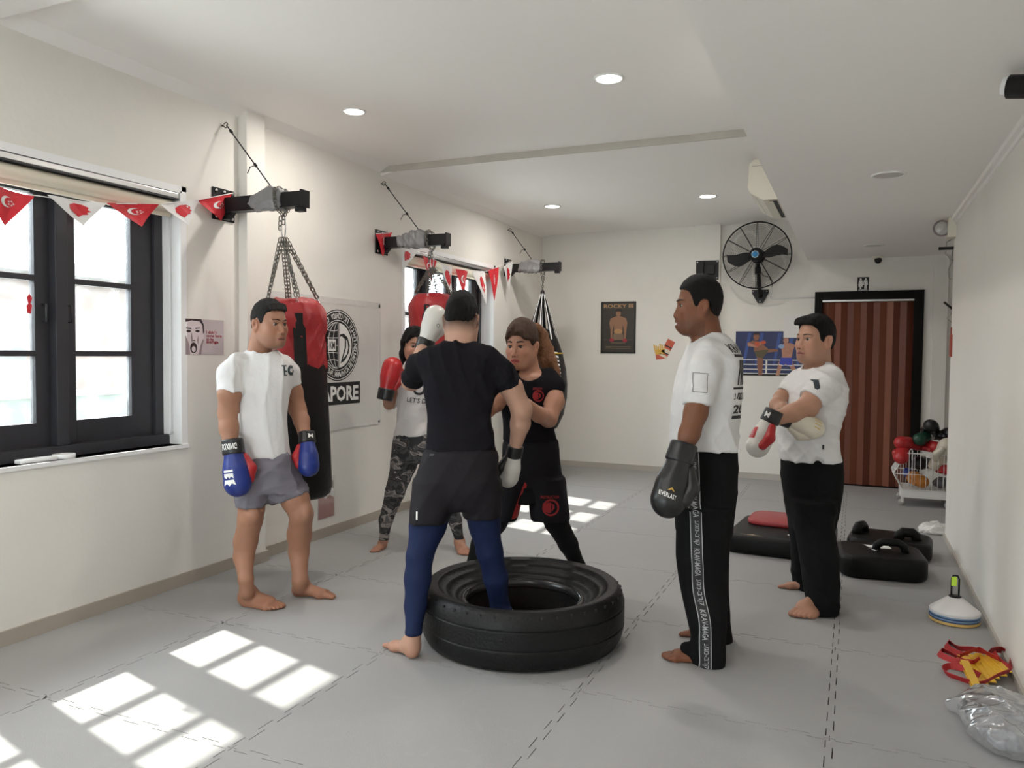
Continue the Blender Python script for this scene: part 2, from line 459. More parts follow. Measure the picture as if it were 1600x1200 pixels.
# faint grime and scuff clouds on the plaster walls
nt = plaster.node_tree; N = nt.nodes; L = nt.links
_b = N['Principled BSDF']; _src = _b.inputs['Base Color'].links[0].from_socket
_geo = N.new('ShaderNodeNewGeometry'); _n1 = N.new('ShaderNodeTexNoise'); _n1.inputs['Scale'].default_value = 0.8; _n1.inputs['Detail'].default_value = 9; _n1.inputs['Roughness'].default_value = 0.7
L.new(_geo.outputs['Position'], _n1.inputs['Vector'])
_mr = N.new('ShaderNodeMapRange'); _mr.inputs[1].default_value = 0.55; _mr.inputs[2].default_value = 0.85; _mr.inputs[4].default_value = 0.35; L.new(_n1.outputs['Fac'], _mr.inputs[0])
_mix = N.new('ShaderNodeMix'); _mix.data_type = 'RGBA'; L.new(_mr.outputs[0], _mix.inputs[0]); L.new(_src, _mix.inputs[6]); _mix.inputs[7].default_value = (0.60, 0.56, 0.50, 1)
L.new(_mix.outputs[2], _b.inputs['Base Color'])

# ---- floor: puzzle mats, each with interlocking teeth
floor = struct(box('floor', XL-0.05, 1.9, YF, YB+0.25, -0.08, -0.018, groove))
NT, TD, G = 13, 0.013, 0.0019
def tooth_line(n, sgn):
    """one metre of dovetail profile as (t, offset) pairs"""
    pts = [(0.0, 0.0)]; p = 1.0/n
    for i in range(n):
        c = (i+0.5)*p; s = 1 if i % 2 else -1
        if i == 0: pts.append((0.022, 0.0)); pts.append((0.020, s*TD)) 
        pts.append((c-p*0.36 if i else 0.03, s*TD)); pts.append((c+p*0.56 if i < n-1 else 0.97, s*TD))
        if i < n-1: pts.append((c+p*0.44, -s*TD))
    pts.append((0.980, pts[-1][1])); pts.append((0.978, 0.0)); pts.append((1.0, 0.0))
    return pts
PROF = tooth_line(NT, 1)
def mat_poly(wx, wy, l, r, b, t):
    """outline of a mat; l r b t tell which edges carry teeth"""
    P = []
    def edge(on, fn, ln):
        if not on: P.append(fn(0.0, 0.0, 0)); return
        for u, o in PROF[:-1]:
            if u <= ln: P.append(fn(u, o, G))
    edge(b, lambda u, o, g: (u, o+g), wx)
    edge(r, lambda u, o, g: (wx+o-g, u), wy)
    tp = []
    if t: tp = [(u, wy+o-G) for u, o in PROF if u <= wx]
    else: tp = [(0, wy), (wx, wy)]
    P += tp[::-1][:-1]
    lp = [(o+G, u) for u, o in PROF if u <= wy] if l else [(0, 0), (0, wy)]
    P += lp[::-1][:-1]
    return P
_mcache = {}
OX, OY = -3.053, 0.1635
xs_ = [XL, OX, OX+1, OX+2, OX+3, OX+4, 1.9]
ys_ = [YF] + [OY+k for k in range(-3, 10)] + [YB]
for i in range(len(xs_)-1):
    for j in range(len(ys_)-1):
        wx, wy = xs_[i+1]-xs_[i], ys_[j+1]-ys_[j]
        if xs_[i] > 0.6 and ys_[j+1] < YC-0.3: continue
        key = (round(wx, 3), round(wy, 3), i > 0, i < len(xs_)-2, j > 0, j < len(ys_)-2)
        if key not in _mcache:
            fl, fr, fb, ft = key[2:]
            # partial mats start their pattern at the neighbour's corner
            bm = bmesh.new()
            if abs(wx-1) < 1e-6 and abs(wy-1) < 1e-6: poly = mat_poly(1, 1, fl, fr, fb, ft)
            elif abs(wy-1) < 1e-6: poly = mat_poly(wx, 1, fl, fr, fb, ft)
            elif abs(wx-1) < 1e-6: poly = mat_poly(1, wy, False, False, fb, ft)
            else: poly = [(0, 0), (wx, 0), (wx, wy), (0, wy)]
            poly = [(min(max(x, -TD), wx+TD), min(max(y, -TD), wy+TD)) for x, y in poly]
            prism(bm, poly, 0.016)
            me = bpy.data.meshes.new('floor_mat'); bm.to_mesh(me); bm.free(); me.materials.append(mat_foam); _mcache[key] = me
        obj('floor_mat', _mcache[key], None, floor, (xs_[i], ys_[j], -0.016))

# ---- left wall with three window openings
WINS = [(1.66, 3.58), (6.15, 8.08), (-2.83, -0.91)]  # last opening is unseen, added behind the camera for ambient daylight
WZ0, WZ1, XO = 0.875, 2.42, -4.06
bm = bmesh.new()
ycuts = [YF-0.2]
for a, b in sorted(WINS): ycuts += [a, b]
ycuts.append(YB+0.2)
for i in range(0, len(ycuts), 2): bx(bm, XO, XL, ycuts[i], ycuts[i+1], -0.1, 3.3)
for a, b in WINS:
    bx(bm, XO, XL, a, b, -0.1, WZ0); bx(bm, XO, XL, a, b, WZ1, 3.3)
wall_left = struct(obj('wall_left', bm, plaster))
box('pilaster', XL, XL+0.075, 4.06, 4.235, 0, ZC1, plaster, wall_left, 0.004)
# back wall (door opening), right wall, rear wall
DX0, DX1, DZ = -0.41, 0.655, 2.165
bm = bmesh.new()
bx(bm, XL-0.3, DX0, YB, YB+0.2, -0.1, 3.3); bx(bm, DX1, 2.2, YB, YB+0.2, -0.1, 3.3); bx(bm, DX0, DX1, YB, YB+0.2, DZ, 3.3)
wall_back = struct(obj('wall_back', bm, plaster))
box('pilaster', -1.79, -1.485, YB-0.09, YB, 0, ZC, plaster, wall_back, 0.004)
box('pilaster', 0.76, 0.9, YB-0.05, YB, 0, ZS, plaster, wall_back, 0.004)
bm = bmesh.new(); bx(bm, XR, XR+0.14, YF, YC, -0.1, 3.3); wall_right = struct(obj('wall_right', bm, plaster))
bm = bmesh.new(); bx(bm, 1.9, 2.1, YC-0.6, YB+0.2, -0.1, 3.3); bx(bm, XR+0.1, 1.95, YC-0.62, YC-0.5, -0.1, 3.3); struct(obj('wall_nook', bm, plaster))
# rear wall behind the camera with an added glazed opening sized for its fill light
bm = bmesh.new()
RX0, RX1, RZ1 = -3.3, -1.3, 1.7
bx(bm, XL-0.2, RX0, YF-0.2, YF, -0.1, 3.3); bx(bm, RX1, XR+0.2, YF-0.2, YF, -0.1, 3.3); bx(bm, RX0, RX1, YF-0.2, YF, RZ1, 3.3); bx(bm, RX0, RX1, YF-0.2, YF, -0.1, 0.25)
struct(obj('wall_front', bm, plaster))
# ---- ceiling in three bays, soffit on the right
bm = bmesh.new()
bx(bm, XL-0.2, XS+0.02, YF-0.2, 2.45, ZC, 3.3); bx(bm, XL-0.2, XS+0.02, 2.45, 5.765, ZC1, 3.3); bx(bm, XL-0.2, XS+0.02, 5.765, YB+0.2, ZC, 3.3)
ceiling = struct(obj('ceiling', bm, plaster_c))
bm = bmesh.new(); bx(bm, XS, 2.1, YF-0.2, YB+0.2, ZS, 3.3)
soffit = struct(obj('ceiling_soffit', bm, plaster_c))
# cornices: sloping coves along the left wall, a small cornice on the right wall
def cove(name, y0, y1, z, w, h):
    bm = bmesh.new()
    v = [[bm.verts.new((XL, y, z-h)), bm.verts.new((XL+w, y, z)), bm.verts.new((XL, y, z))] for y in (y0, y1)]
    bm.faces.new(v[0]); bm.faces.new(v[1][::-1])
    for i in range(3): bm.faces.new((v[0][i], v[1][i], v[1][(i+1) % 3], v[0][(i+1) % 3]))
    bmesh.ops.recalc_face_normals(bm, faces=bm.faces)
    return struct(obj(name, bm, plaster_c))
cove('trim_1', 2.45, 5.765, ZC1, 0.09, 0.05)
cove('trim_2', 5.765, YB, ZC, 0.14, 0.035)
struct(box('trim_4', XL, XS, 5.752, 5.766, ZC-0.006, ZC1, mat('beige_step_strip', (0.50, 0.47, 0.42), 0.7)))  # beige strip, darker than the ceiling, covering the step between bays
bm = bmesh.new(); bx(bm, XR-0.035, XR, YF, YC, ZS-0.03, ZS); bx(bm, XR-0.012, XR, YF, YC, ZS-0.055, ZS-0.03); struct(obj('trim_3', bm, plaster_c))
# skirting
struct(box('baseboard_left', XL, XL+0.014, YF, YB, 0, 0.075, skirt_m))
box('skirting_return', XL+0.014, XL+0.089, 4.05, 4.245, 0, 0.075, skirt_m, bpy.data.objects['baseboard_left'])
bm = bmesh.new(); bx(bm, XL, DX0-0.05, YB-0.014, YB, 0, 0.07); bx(bm, DX1+0.05, 1.9, YB-0.014, YB, 0, 0.07); bx(bm, -1.80, -1.475, YB-0.104, YB-0.014, 0, 0.07)
struct(obj('baseboard_back', bm, mat('grey_skirting', (0.47, 0.44, 0.40), 0.55)))
struct(box('baseboard_right', XR-0.014, XR, YF, YC, 0, 0.03, MATS['grey_skirting']))

# ---- windows
def glass_mat():
    m = bpy.data.materials.new('window_glass'); m.use_nodes = True; nt = m.node_tree; N = nt.nodes; L = nt.links
    N.remove(N['Principled BSDF']); out = N['Material Output']
    tr = N.new('ShaderNodeBsdfTransparent'); tr.inputs[0].default_value = (0.93, 0.95, 0.94, 1)
    gl = N.new('ShaderNodeBsdfGlossy'); gl.inputs['Roughness'].default_value = 0.03
    tl = N.new('ShaderNodeBsdfTranslucent'); tl.inputs[0].default_value = (0.9, 0.93, 0.93, 1)
    fr = N.new('ShaderNodeFresnel'); fr.inputs[0].default_value = 1.12
    nz = N.new('ShaderNodeTexNoise'); nz.inputs['Scale'].default_value = 9; nz.inputs['Detail'].default_value = 7
    tc = N.new('ShaderNodeTexCoord'); L.new(tc.outputs['Object'], nz.inputs['Vector'])
    mr = N.new('ShaderNodeMapRange'); mr.inputs[1].default_value = 0.35; mr.inputs[2].default_value = 0.8; mr.inputs[3].default_value = 0.015; mr.inputs[4].default_value = 0.07
    L.new(nz.outputs['Fac'], mr.inputs[0])
    a = N.new('ShaderNodeMixShader'); L.new(mr.outputs[0], a.inputs[0]); L.new(tr.outputs[0], a.inputs[1]); L.new(tl.outputs[0], a.inputs[2])
    b = N.new('ShaderNodeMixShader'); L.new(fr.outputs[0], b.inputs[0]); L.new(a.outputs[0], b.inputs[1]); L.new(gl.outputs[0], b.inputs[2])
    L.new(b.outputs[0], out.inputs[0])
    return m
glass = glass_mat()
PANE_W, PITCHW = 0.362, 0.597
def window(n, y0, y1):
    root = struct(empty('window_%d' % n, (XG, (y0+y1)/2, WZ0)))
    ox, oy, oz = XG, (y0+y1)/2, WZ0
    def part(name, bm, m, par=root): 
        bmesh.ops.translate(bm, verts=bm.verts, vec=(-ox, -oy, -oz)); return obj(name, bm, m, par)
    # white reveal lining and sill
    bm = bmesh.new(); t = 0.012
    bx(bm, XO, XL+0.004, y1-t, y1, WZ0, WZ1); bx(bm, XO, XL+0.004, y0, y0+t, WZ0, WZ1); bx(bm, XO, XL+0.004, y0, y1, WZ1-t, WZ1)
    bx(bm, XL, XL+0.004, y1, y1+0.035, WZ0-0.02, WZ1+0.03); bx(bm, XL, XL+0.004, y0-0.035, y0, WZ0-0.02, WZ1+0.03); bx(bm, XL, XL+0.004, y0-0.035, y1+0.035, WZ1, WZ1+0.03)
    part('reveal', bm, white_paint)
    part('window_sill', bx(bmesh.new(), XO, XL+0.014, y0-0.035, y1+0.035, WZ0-0.022, WZ0), white_paint)
    # black outer frame with two mullions
    x0, x1 = XG-0.045, XG+0.045
    panes = [y1-0.225-PANE_W-k*PITCHW for k in range(3)]
    bm = bmesh.new()
    bx(bm, x0, x1, y1-t-0.06, y1-t, WZ0, WZ1-t, None, 0.003); bx(bm, x0, x1, y0+t, y0+t+0.06, WZ0, WZ1-t, None, 0.003)
    bx(bm, x0, x1+0.05, y0+t, y1-t, WZ0, WZ0+0.06, None, 0.003); bx(bm, x0, x1, y0+t, y1-t, 2.325, WZ1-t, None, 0.003)
    part('frame', bm, black_frame)
    for k in range(2):
        yc = panes[k]-(PITCHW-PANE_W)/2
        part('mullion', bx(bmesh.new(), x0, x1+0.03, yc-0.035, yc+0.035, WZ0+0.06, 2.325, None, 0.004), black_frame)
    zr = [1.062, 1.415, 1.445, 1.812, 1.842, 2.27]
    for k in range(3):
        a, b = panes[k], panes[k]+PANE_W
        lo = a-(0.082 if k < 2 else a-(y0+t+0.06)); hi = b+(0.082 if k > 0 else (y1-t-0.06-b))
        bm = bmesh.new(); c0, c1 = XG-0.022, XG+0.022
        bx(bm, c0, c1, lo, a, WZ0+0.06, 2.325, None, 0.003); bx(bm, c0, c1, b, hi, WZ0+0.06, 2.325, None, 0.003)
        bx(bm, c0, c1, a, b, WZ0+0.06, zr[0]); bx(bm, c0, c1, a, b, zr[5], 2.325); bx(bm, c0, c1, a, b, zr[1], zr[2]); bx(bm, c0, c1, a, b, zr[3], zr[4])
        cs = part('casement', bm, black_frame)
        for r in range(3):
            part('pane', bx(bmesh.new(), XG-0.002, XG+0.002, a-0.004, b+0.004, zr[2*r]-0.004, zr[2*r+1]+0.004), glass, cs)
        # stay handle on the stile
        bm = bmesh.new(); hy = a-0.045 if k != 1 else b+0.045
        tube(bm, [(XG+0.022, hy, 1.60), (XG+0.05, hy, 1.60), (XG+0.05, hy, 1.69), (XG+0.022, hy, 1.69)], 0.006, 6); part('handle', bm, black_frame, cs)
    # rolled blind in its cassette at the head of the reveal
    bm = bmesh.new(); bx(bm, XL-0.075, XL+0.002, y0+0.02, y1-0.02, 2.372, 2.404, None, 0.004); hr = part('blind_rail', bm, alu)
    bm = bmesh.new(); bx(bm, XL-0.068, XL+0.0035, y0+0.022, y1-0.022, 2.364, 2.373); part('rail_slot', bm, black_frame, hr)
    bm = bmesh.new(); Mx = Matrix.Translation((XL-0.05, 0, 2.325)) @ Matrix.Rotation(-math.pi/2, 4, 'X')
    lathe(bm, [(0.040, y0+0.03), (0.040, y1-0.03)], 20, Mx); part('blind', bm, cream)
    part('blind_bar', bx(bmesh.new(), XL-0.072, XL-0.052, y0+0.03, y1-0.03, 2.262, 2.290, None, 0.004), cream)
    # pull cord by the reveal
    if n == 1:
        tubeo('pull_cord', [(XL-0.07-ox, y1-0.03-oy, 2.35-oz), (XL-0.07-ox, y1-0.028-oy, 1.6-oz), (XL-0.068-ox, y1-0.034-oy, 1.05-oz), (XL-0.06-ox, y1-0.045-oy, 0.93-oz), (XL-0.058-ox, y1-0.025-oy, 0.95-oz)], 0.003, white_paint, root, 6)
    # hood outside that shades the head of the window
    part('hood', bx(bmesh.new(), -4.40, XO, y0-0.2, y1+0.2, 2.56, 2.62), MATS['plaster_wall'])
    # light portal in the opening
    ld = bpy.data.lights.new('window_portal', 'AREA'); ld.shape = 'RECTANGLE'; ld.size = WZ1-WZ0; ld.size_y = y1-y0; ld.cycles.is_portal = True
    lo_ = bpy.data.objects.new('window_portal', ld); COL.objects.link(lo_); lo_.location = (XO-0.02, oy, (WZ0+WZ1)/2); lo_.rotation_euler = (0, -math.pi/2, 0)
    return root
for i, (a, b) in enumerate(WINS): window(i+1, a, b)
# rear glazing, unseen, added to let in ambient daylight
root = struct(empty('window_4', ((RX0+RX1)/2, YF-0.1, 0.25)))
for k in range(5):
    x = RX0+(RX1-RX0)*k/4; box('mullion', x-0.03-root.location.x, x+0.03-root.location.x, -0.03, 0.03, 0, RZ1-0.25, black_frame, root)
for k in range(4):
    x = RX0+(RX1-RX0)*k/4; box('pane', x+0.03-root.location.x, x+(RX1-RX0)/4-0.03-root.location.x, -0.002, 0.002, 0, RZ1-0.25, glass, root)
ld = bpy.data.lights.new('rear_portal', 'AREA'); ld.shape = 'RECTANGLE'; ld.size = RX1-RX0; ld.size_y = RZ1-0.25; ld.cycles.is_portal = True
lo_ = bpy.data.objects.new('rear_portal', ld); COL.objects.link(lo_); lo_.location = ((RX0+RX1)/2, YF-0.22, 1.37); lo_.rotation_euler = (math.pi/2, 0, 0)

# ---- outside: ground, neighbour's garden wall and house, overexposed by daylight
struct(box('ground_outside', -40, -4.06, -25, 40, -0.4, -0.1, mat('pale_concrete', (0.62, 0.62, 0.58), 0.9)))
h = empty('neighbour_house', (-12, 5, -0.1)); tag(h, 'pale pink and cream house front seen hazily through the window panes', 'house')
hm = mat('pale_pink_render', (0.105, 0.080, 0.070), 0.9, 0.05, 0.7)
box('facade', -1, 0, -18, 20, 0, 2.75, hm, h)
box('roof', -1.3, 0.4, -18.4, 20.4, 2.75, 2.95, mat('pale_roof_edge', (0.13, 0.125, 0.12), 0.8), h)
for k in range(8): box('shutter', 0, 0.05, -15+k*4.2, -13.6+k*4.2, 0.7, 2.3, mat('faded_shutter', (0.08, 0.078, 0.075), 0.7), h)
gw = empty('garden_wall', (-8.2, 5, -0.1)); tag(gw, 'pale green garden wall standing outside the window', 'wall')
box('panel', -0.15, 0, -18, 20, 0, 1.02, mat('pale_green_render', (0.070, 0.088, 0.076), 0.9, 0.05, 0.8), gw); box('coping', -0.2, 0.05, -18, 20, 1.02, 1.08, MATS['pale_roof_edge'], gw)

# ---- door: brown folding door of tall panels in a black frame
d1 = struct(empty('door_1', ((DX0+DX1)/2, YB, 0)), 'brown folding door of tall shiny panels in a black frame')
dframe = mat('black_door_frame', (0.006, 0.005, 0.005), 0.6, 0.1, spec=0.15)
hw = (DX1-DX0)/2
bm = bmesh.new()
bx(bm, -hw-0.02, -hw+0.06, -0.035, 0.05, 0, DZ+0.02, None, 0.003); bx(bm, hw-0.075, hw+0.02, -0.035, 0.05, 0, DZ+0.02, None, 0.003); bx(bm, -hw+0.06, hw-0.075, -0.035, 0.05, DZ-0.075, DZ+0.02, None, 0.003)
obj('door_frame', bm, dframe, d1)
box('track', -hw+0.06, hw-0.075, -0.02, 0.03, DZ-0.095, DZ-0.075, alu, d1)
browns = [(0.15, 0.040, 0.018), (0.19, 0.055, 0.026), (0.125, 0.033, 0.016), (0.22, 0.07, 0.035)]
dm = [mat('brown_laminate_%s' % 'abcd'[k], browns[k], 0.32, 0.10, 3) for k in range(4)]
n = 14; x0 = -hw+0.06; wd = (2*hw-0.135)/n
box('light_blocker', -hw, hw, 0.06, 0.12, -0.03, DZ, mat('dark_light_blocker', (0.02, 0.012, 0.01), 0.9), d1)  # unseen dark sheet added to stop light leaking between the panels
order = [0, 0, 1, 0, 2, 1, 0, 2, 0, 1, 3, 2, 0, 2]
for k in range(n):
    a = x0+k*wd; zig = 0.012 if k % 2 else -0.012
    bm = bmesh.new(); y0_, y1_ = 0.02-zig, 0.02+zig
    v = [bm.verts.new(p) for p in ((a+0.001, y0_, 0.015), (a+wd-0.001, y1_, 0.015), (a+wd-0.001, y1_, DZ-0.1), (a+0.001, y0_, DZ-0.1), (a+0.001, y0_+0.012, 0.015), (a+wd-0.001, y1_+0.012, 0.015), (a+wd-0.001, y1_+0.012, DZ-0.1), (a+0.001, y0_+0.012, DZ-0.1))]
    for f in ((0, 1, 2, 3), (5, 4, 7, 6), (0, 4, 5, 1), (3, 2, 6, 7), (1, 5, 6, 2), (4, 0, 3, 7)): bm.faces.new([v[i] for i in f])
    obj('panel', bm, dm[order[k]], d1)

# ---- ceiling lamps
lamp_glow = emit_mat('lamp_diffuser', (1.0, 0.97, 0.90), 14.0)
lamp_rim = mat('lamp_rim_white', (0.85, 0.84, 0.82), 0.4)
def downlight(x, y, z, label, lit=True, r=0.085, grp=None):
    t = empty('downlight', (x, y, z)); tag(t, label, 'ceiling light', grp)
    obj('rim', lathe(bmesh.new(), [(r*0.86, -0.001), (r*0.88, -0.008), (r, -0.008), (r*1.06, 0.0)], 32), lamp_rim, t)
    obj('diffuser', lathe(bmesh.new(), [(r*0.87, 0.0), (r*0.87, -0.004)], 32), lamp_glow if lit else mat('lamp_off', (0.62, 0.60, 0.58), 0.4), t)
    if lit:
        ld = bpy.data.lights.new('downlight_lamp', 'AREA'); ld.shape = 'DISK'; ld.size = 2*r; ld.energy = LAMP_W; ld.color = (1.0, 0.945, 0.87)
        lo_ = bpy.data.objects.new('downlight_lamp', ld); COL.objects.link(lo_); lo_.parent = t; lo_.location = (0, 0, -0.012)
G_ = 'lit round downlights in the ceiling'
downlight(-3.08, 4.377, ZC1, 'lit round downlight nearest the first punching bag bracket', True, 0.075, G_)
downlight(-1.34, 4.414, ZC1, 'lit round downlight in the ceiling nearest the lower white soffit', True, 0.085, G_)
downlight(-2.95, 7.745, ZC, 'small lit round downlight in the far ceiling bay nearer the window wall', True, 0.085, G_)
downlight(-1.35, 7.79, ZC, 'small lit round downlight in the far ceiling bay nearer the air conditioner', True, 0.085, G_)
for x in (-3.08, -1.34):  # unseen lamps added to light the room from the camera end
    downlight(x, 0.9, ZC, 'added unseen downlight above the photographer, %s' % ('window side' if x < -2 else 'soffit side'), True, 0.085, G_); downlight(x, -1.6, ZC, 'added unseen downlight behind the photographer, %s' % ('window side' if x < -2 else 'soffit side'), True, 0.085, G_)
downlight(0.16, 5.264, ZS, 'unlit round downlight in the lower white soffit', False, 0.095)
downlight(0.144, 8.506, ZS, 'unlit round downlight in the soffit near the restroom door', False, 0.095)
# ================================================================ things on the walls and ceiling
black_metal = mat('black_powder_coat', (0.009, 0.009, 0.010), 0.42, 0.1, 10, spec=0.3)
steel = mat('dull_steel', (0.20, 0.19, 0.17), 0.38, 0.2, 20, metal=0.9)
bright_steel = mat('bright_steel', (0.55, 0.55, 0.55), 0.25, 0.05, 20, metal=1.0)
tape_m = mat('grey_duct_tape', (0.22, 0.215, 0.22), 0.5, 0.15, 14, 0.4, 40)
rubber = mat('black_rubber', (0.0085, 0.0085, 0.009), 0.45, 0.3, 9, 0.3, 60, spec=0.25)
bag_black = mat('black_bag_vinyl', (0.009, 0.0085, 0.009), 0.42, 0.15, 6, 0.25, 25, spec=0.3)
bag_red = mat('red_bag_vinyl', (0.36, 0.018, 0.022), 0.42, 0.12, 6, 0.3, 25)
red_cloth = mat('red_flag_cloth', (0.62, 0.022, 0.035), 0.6, 0.06, 8)
white_cloth = mat('white_flag_cloth', (0.80, 0.79, 0.79), 0.6, 0.04, 8)
paper = mat('white_paper', (0.78, 0.76, 0.75), 0.6, 0.03, 8)
ink = mat('black_ink', (0.012, 0.012, 0.013), 0.6)
white_ink = mat('white_ink', (0.80, 0.79, 0.77), 0.6)
red_ink = mat('red_ink', (0.33, 0.02, 0.035), 0.6)
MLW = lambda y, z, d=0.0: frame((XL+d, y, z), (0, 1, 0), (0, 0, 1))       # left wall, local x = +y
MBW = lambda x, z, d=0.0: frame((x, YB-d, z), (1, 0, 0), (0, 0, 1))       # back wall
def flatobj(name, polys, M, m, par): return obj(name, place(flat(polys), M), m, par)
def local(par, o):
    """keep world placement when the mesh was written in world space"""
    o.matrix_parent_inverse = Matrix.Translation(par.location).inverted() if par.rotation_euler.z == 0 else par.matrix_basis.inverted(); return o

def link_chain(bm, a, b, ln=0.036, wd=0.011, r=0.0033, n=6, seg=5):
    a, b = Vector(a), Vector(b); L_ = (b-a).length; k = max(1, round(L_/(ln*0.74))); d = (b-a).normalized()
    ref = Vector((0, 1, 0)) if abs(d.y) < 0.8 else Vector((1, 0, 0)); s1 = d.cross(ref).normalized(); s2 = d.cross(s1)
    for i in range(k):
        c = a.lerp(b, (i+0.5)/k); s = s1 if i % 2 else s2
        pts = []
        for j in range(seg): t = -math.pi/2+math.pi*j/(seg-1); pts.append(c + d*(ln/2-wd+wd*math.cos(t)) + s*wd*math.sin(t))
        for j in range(seg): t = math.pi/2+math.pi*j/(seg-1); pts.append(c + d*(-ln/2+wd+wd*math.cos(t)) + s*wd*math.sin(t))
        tube(bm, pts, r, n, True)
    return bm

# ---- three bracket arms with tie wires
def bracket(y, z, wire_x, labels, tape0, tape1, flop):
    t = empty('wall_bracket', (XL, y, z)); tag(t, labels, 'bracket', 'punching bag brackets on the window wall')
    pl = box('plate', 0, 0.012, -0.095, 0.095, -0.105, 0.10, black_metal, t, 0.003)
    for dy in (-0.07, 0.0, 0.07):
        for dz in (-0.085, 0.08):
            o = obj('bolt', lathe(bmesh.new(), [(0.011, 0), (0.011, 0.007), (0.006, 0.012), (0, 0.012)], 8, Matrix.Translation((0.012, dy, dz)) @ Matrix.Rotation(math.pi/2, 4, 'Y')), bright_steel, pl)
    bm = bmesh.new(); bx(bm, 0.012, 0.655, -0.032, 0.032, -0.048, 0.038, None, 0.004); bx(bm, 0.012, 0.64, -0.036, 0.036, -0.056, -0.048)
    obj('arm', bm, black_metal, t)
    bm = bmesh.new(); prism(bm, [(0.012, -0.05), (0.012, -0.10), (0.05, -0.10), (0.10, -0.05)], 0.05, frame((0, -0.025, 0), (1, 0, 0), (0, 0, 1), (0, 1, 0))); obj('gusset', bm, black_metal, t)
    bm = bmesh.new(); bx(bm, 0.652, 0.664, -0.042, 0.042, -0.06, 0.045, None, 0.002); bx(bm, 0.60, 0.655, -0.022, 0.022, -0.085, -0.056, None, 0.002); obj('end_cap', bm, black_metal, t)
    # crumpled duct tape sleeve
    s = Solid(0.006); s.loft([(tape0-0.02, 0, 0, 0.052, 0.044), (tape0+0.05, 0.004, 0, 0.062, 0.050), (tape1-0.06, 0.016, 0.004, 0.080, 0.062), (tape1+0.03, 0.004, 0, 0.068, 0.052)], 0.01, 4, 0.006)
    s.post.append(wrinkle(0.018, int(y*10), 40)); me = s.mesh('tape_wrap')
    P = np.zeros(len(me.vertices)*3, np.float32); me.vertices.foreach_get('co', P); P = P.reshape(-1, 3); P = np.stack([P[:, 2], P[:, 1], P[:, 0]-0.006], 1); me.vertices.foreach_set('co', P.ravel()); me.flip_normals()
    tp = obj('tape_wrap', me, tape_m, t)
    if flop: bm = bmesh.new(); bx(bm, tape0+0.02, tape0+0.12, -0.012, -0.008, 0.03, 0.12, Matrix.Rotation(0.25, 4, 'Y')); obj('tape_flap', bm, tape_m, tp)
    # tie wire from an eye bolt high on the wall
    a = Vector((0.035, 0, 2.907-z)); b = Vector((wire_x-XL, 0, 0.06)); m1 = a.lerp(b, 0.62)
    tubeo('tie_wire', [a, a.lerp(b, 0.3)+Vector((0, 0.004, -0.004)), m1, b], 0.0042, black_metal, t, 6)
    ey = tubeo('eye_bolt', [Vector((0.03, 0.0, 2.907-z))+Vector((0.016*math.cos(q), 0, 0.016*math.sin(q))) for q in np.linspace(0, 5.6, 10)], 0.0045, steel, t, 6)
    bm = bmesh.new(); tube(bm, [(0, 0, 2.907-z), (0.02, 0, 2.907-z)], 0.007, 8); obj('shank', bm, steel, ey)
    d = (b-a).normalized()
    for c in (a.lerp(b, 0.10), m1): obj('wire_clamp', lathe(bmesh.new(), [(0.004, -0.014), (0.010, -0.010), (0.010, 0.010), (0.004, 0.014)], 8, frame(c, Vector((0, 1, 0)).cross(d), Vector((0, 1, 0)), d)), black_metal, t)
    tubeo('wire_tail', [m1, m1+Vector((-0.035, -0.008, -0.01)), m1+Vector((-0.055, -0.012, -0.05))], 0.003, black_metal, t, 6)
    return t
bracket(3.92, 2.400, -3.36, 'black bracket arm above the man in grey shorts, grey tape round it', 0.27, 0.47, False)
bracket(5.77, 2.405, -3.38, 'black bracket arm with a red flag over its plate, above the second window corner', 0.20, 0.43, True)
bracket(8.46, 2.465, -3.45, 'farthest black bracket arm, above the woman with the ponytail', 0.18, 0.40, True)

# ---- punching bags
def strap(bm, M, r, a, z0, z1, wd, th):
    """flat strap following the bag from z0 down to z1"""
    n = 4; R = []
    for i in range(2):
        z = (z0, z1)[i]; ro = r[i]
        for j in range(n+1):
            q = a+wd*(j/n-0.5)/max(ro, 0.05); R.append((M @ Vector((ro*math.cos(q), ro*math.sin(q), z)), M @ Vector(((ro+th)*math.cos(q), (ro+th)*math.sin(q), z))))
    v = [(bm.verts.new(p), bm.verts.new(q)) for p, q in R]; k = n+1
    for j in range(n):
        bm.faces.new((v[j][1], v[j+1][1], v[k+j+1][1], v[k+j][1])); bm.faces.new((v[j][0], v[k+j][0], v[k+j+1][0], v[j+1][0]))
    for a_, b_ in ((0, k), (n, k+n)): bm.faces.new((v[a_][0], v[a_][1], v[b_][1], v[b_][0]))
    for q in (0, k):
        for j in range(n): bm.faces.new((v[q+j][0], v[q+j][1], v[q+j+1][1], v[q+j+1][0]))
    bmesh.ops.recalc_face_normals(bm, faces=bm.faces)
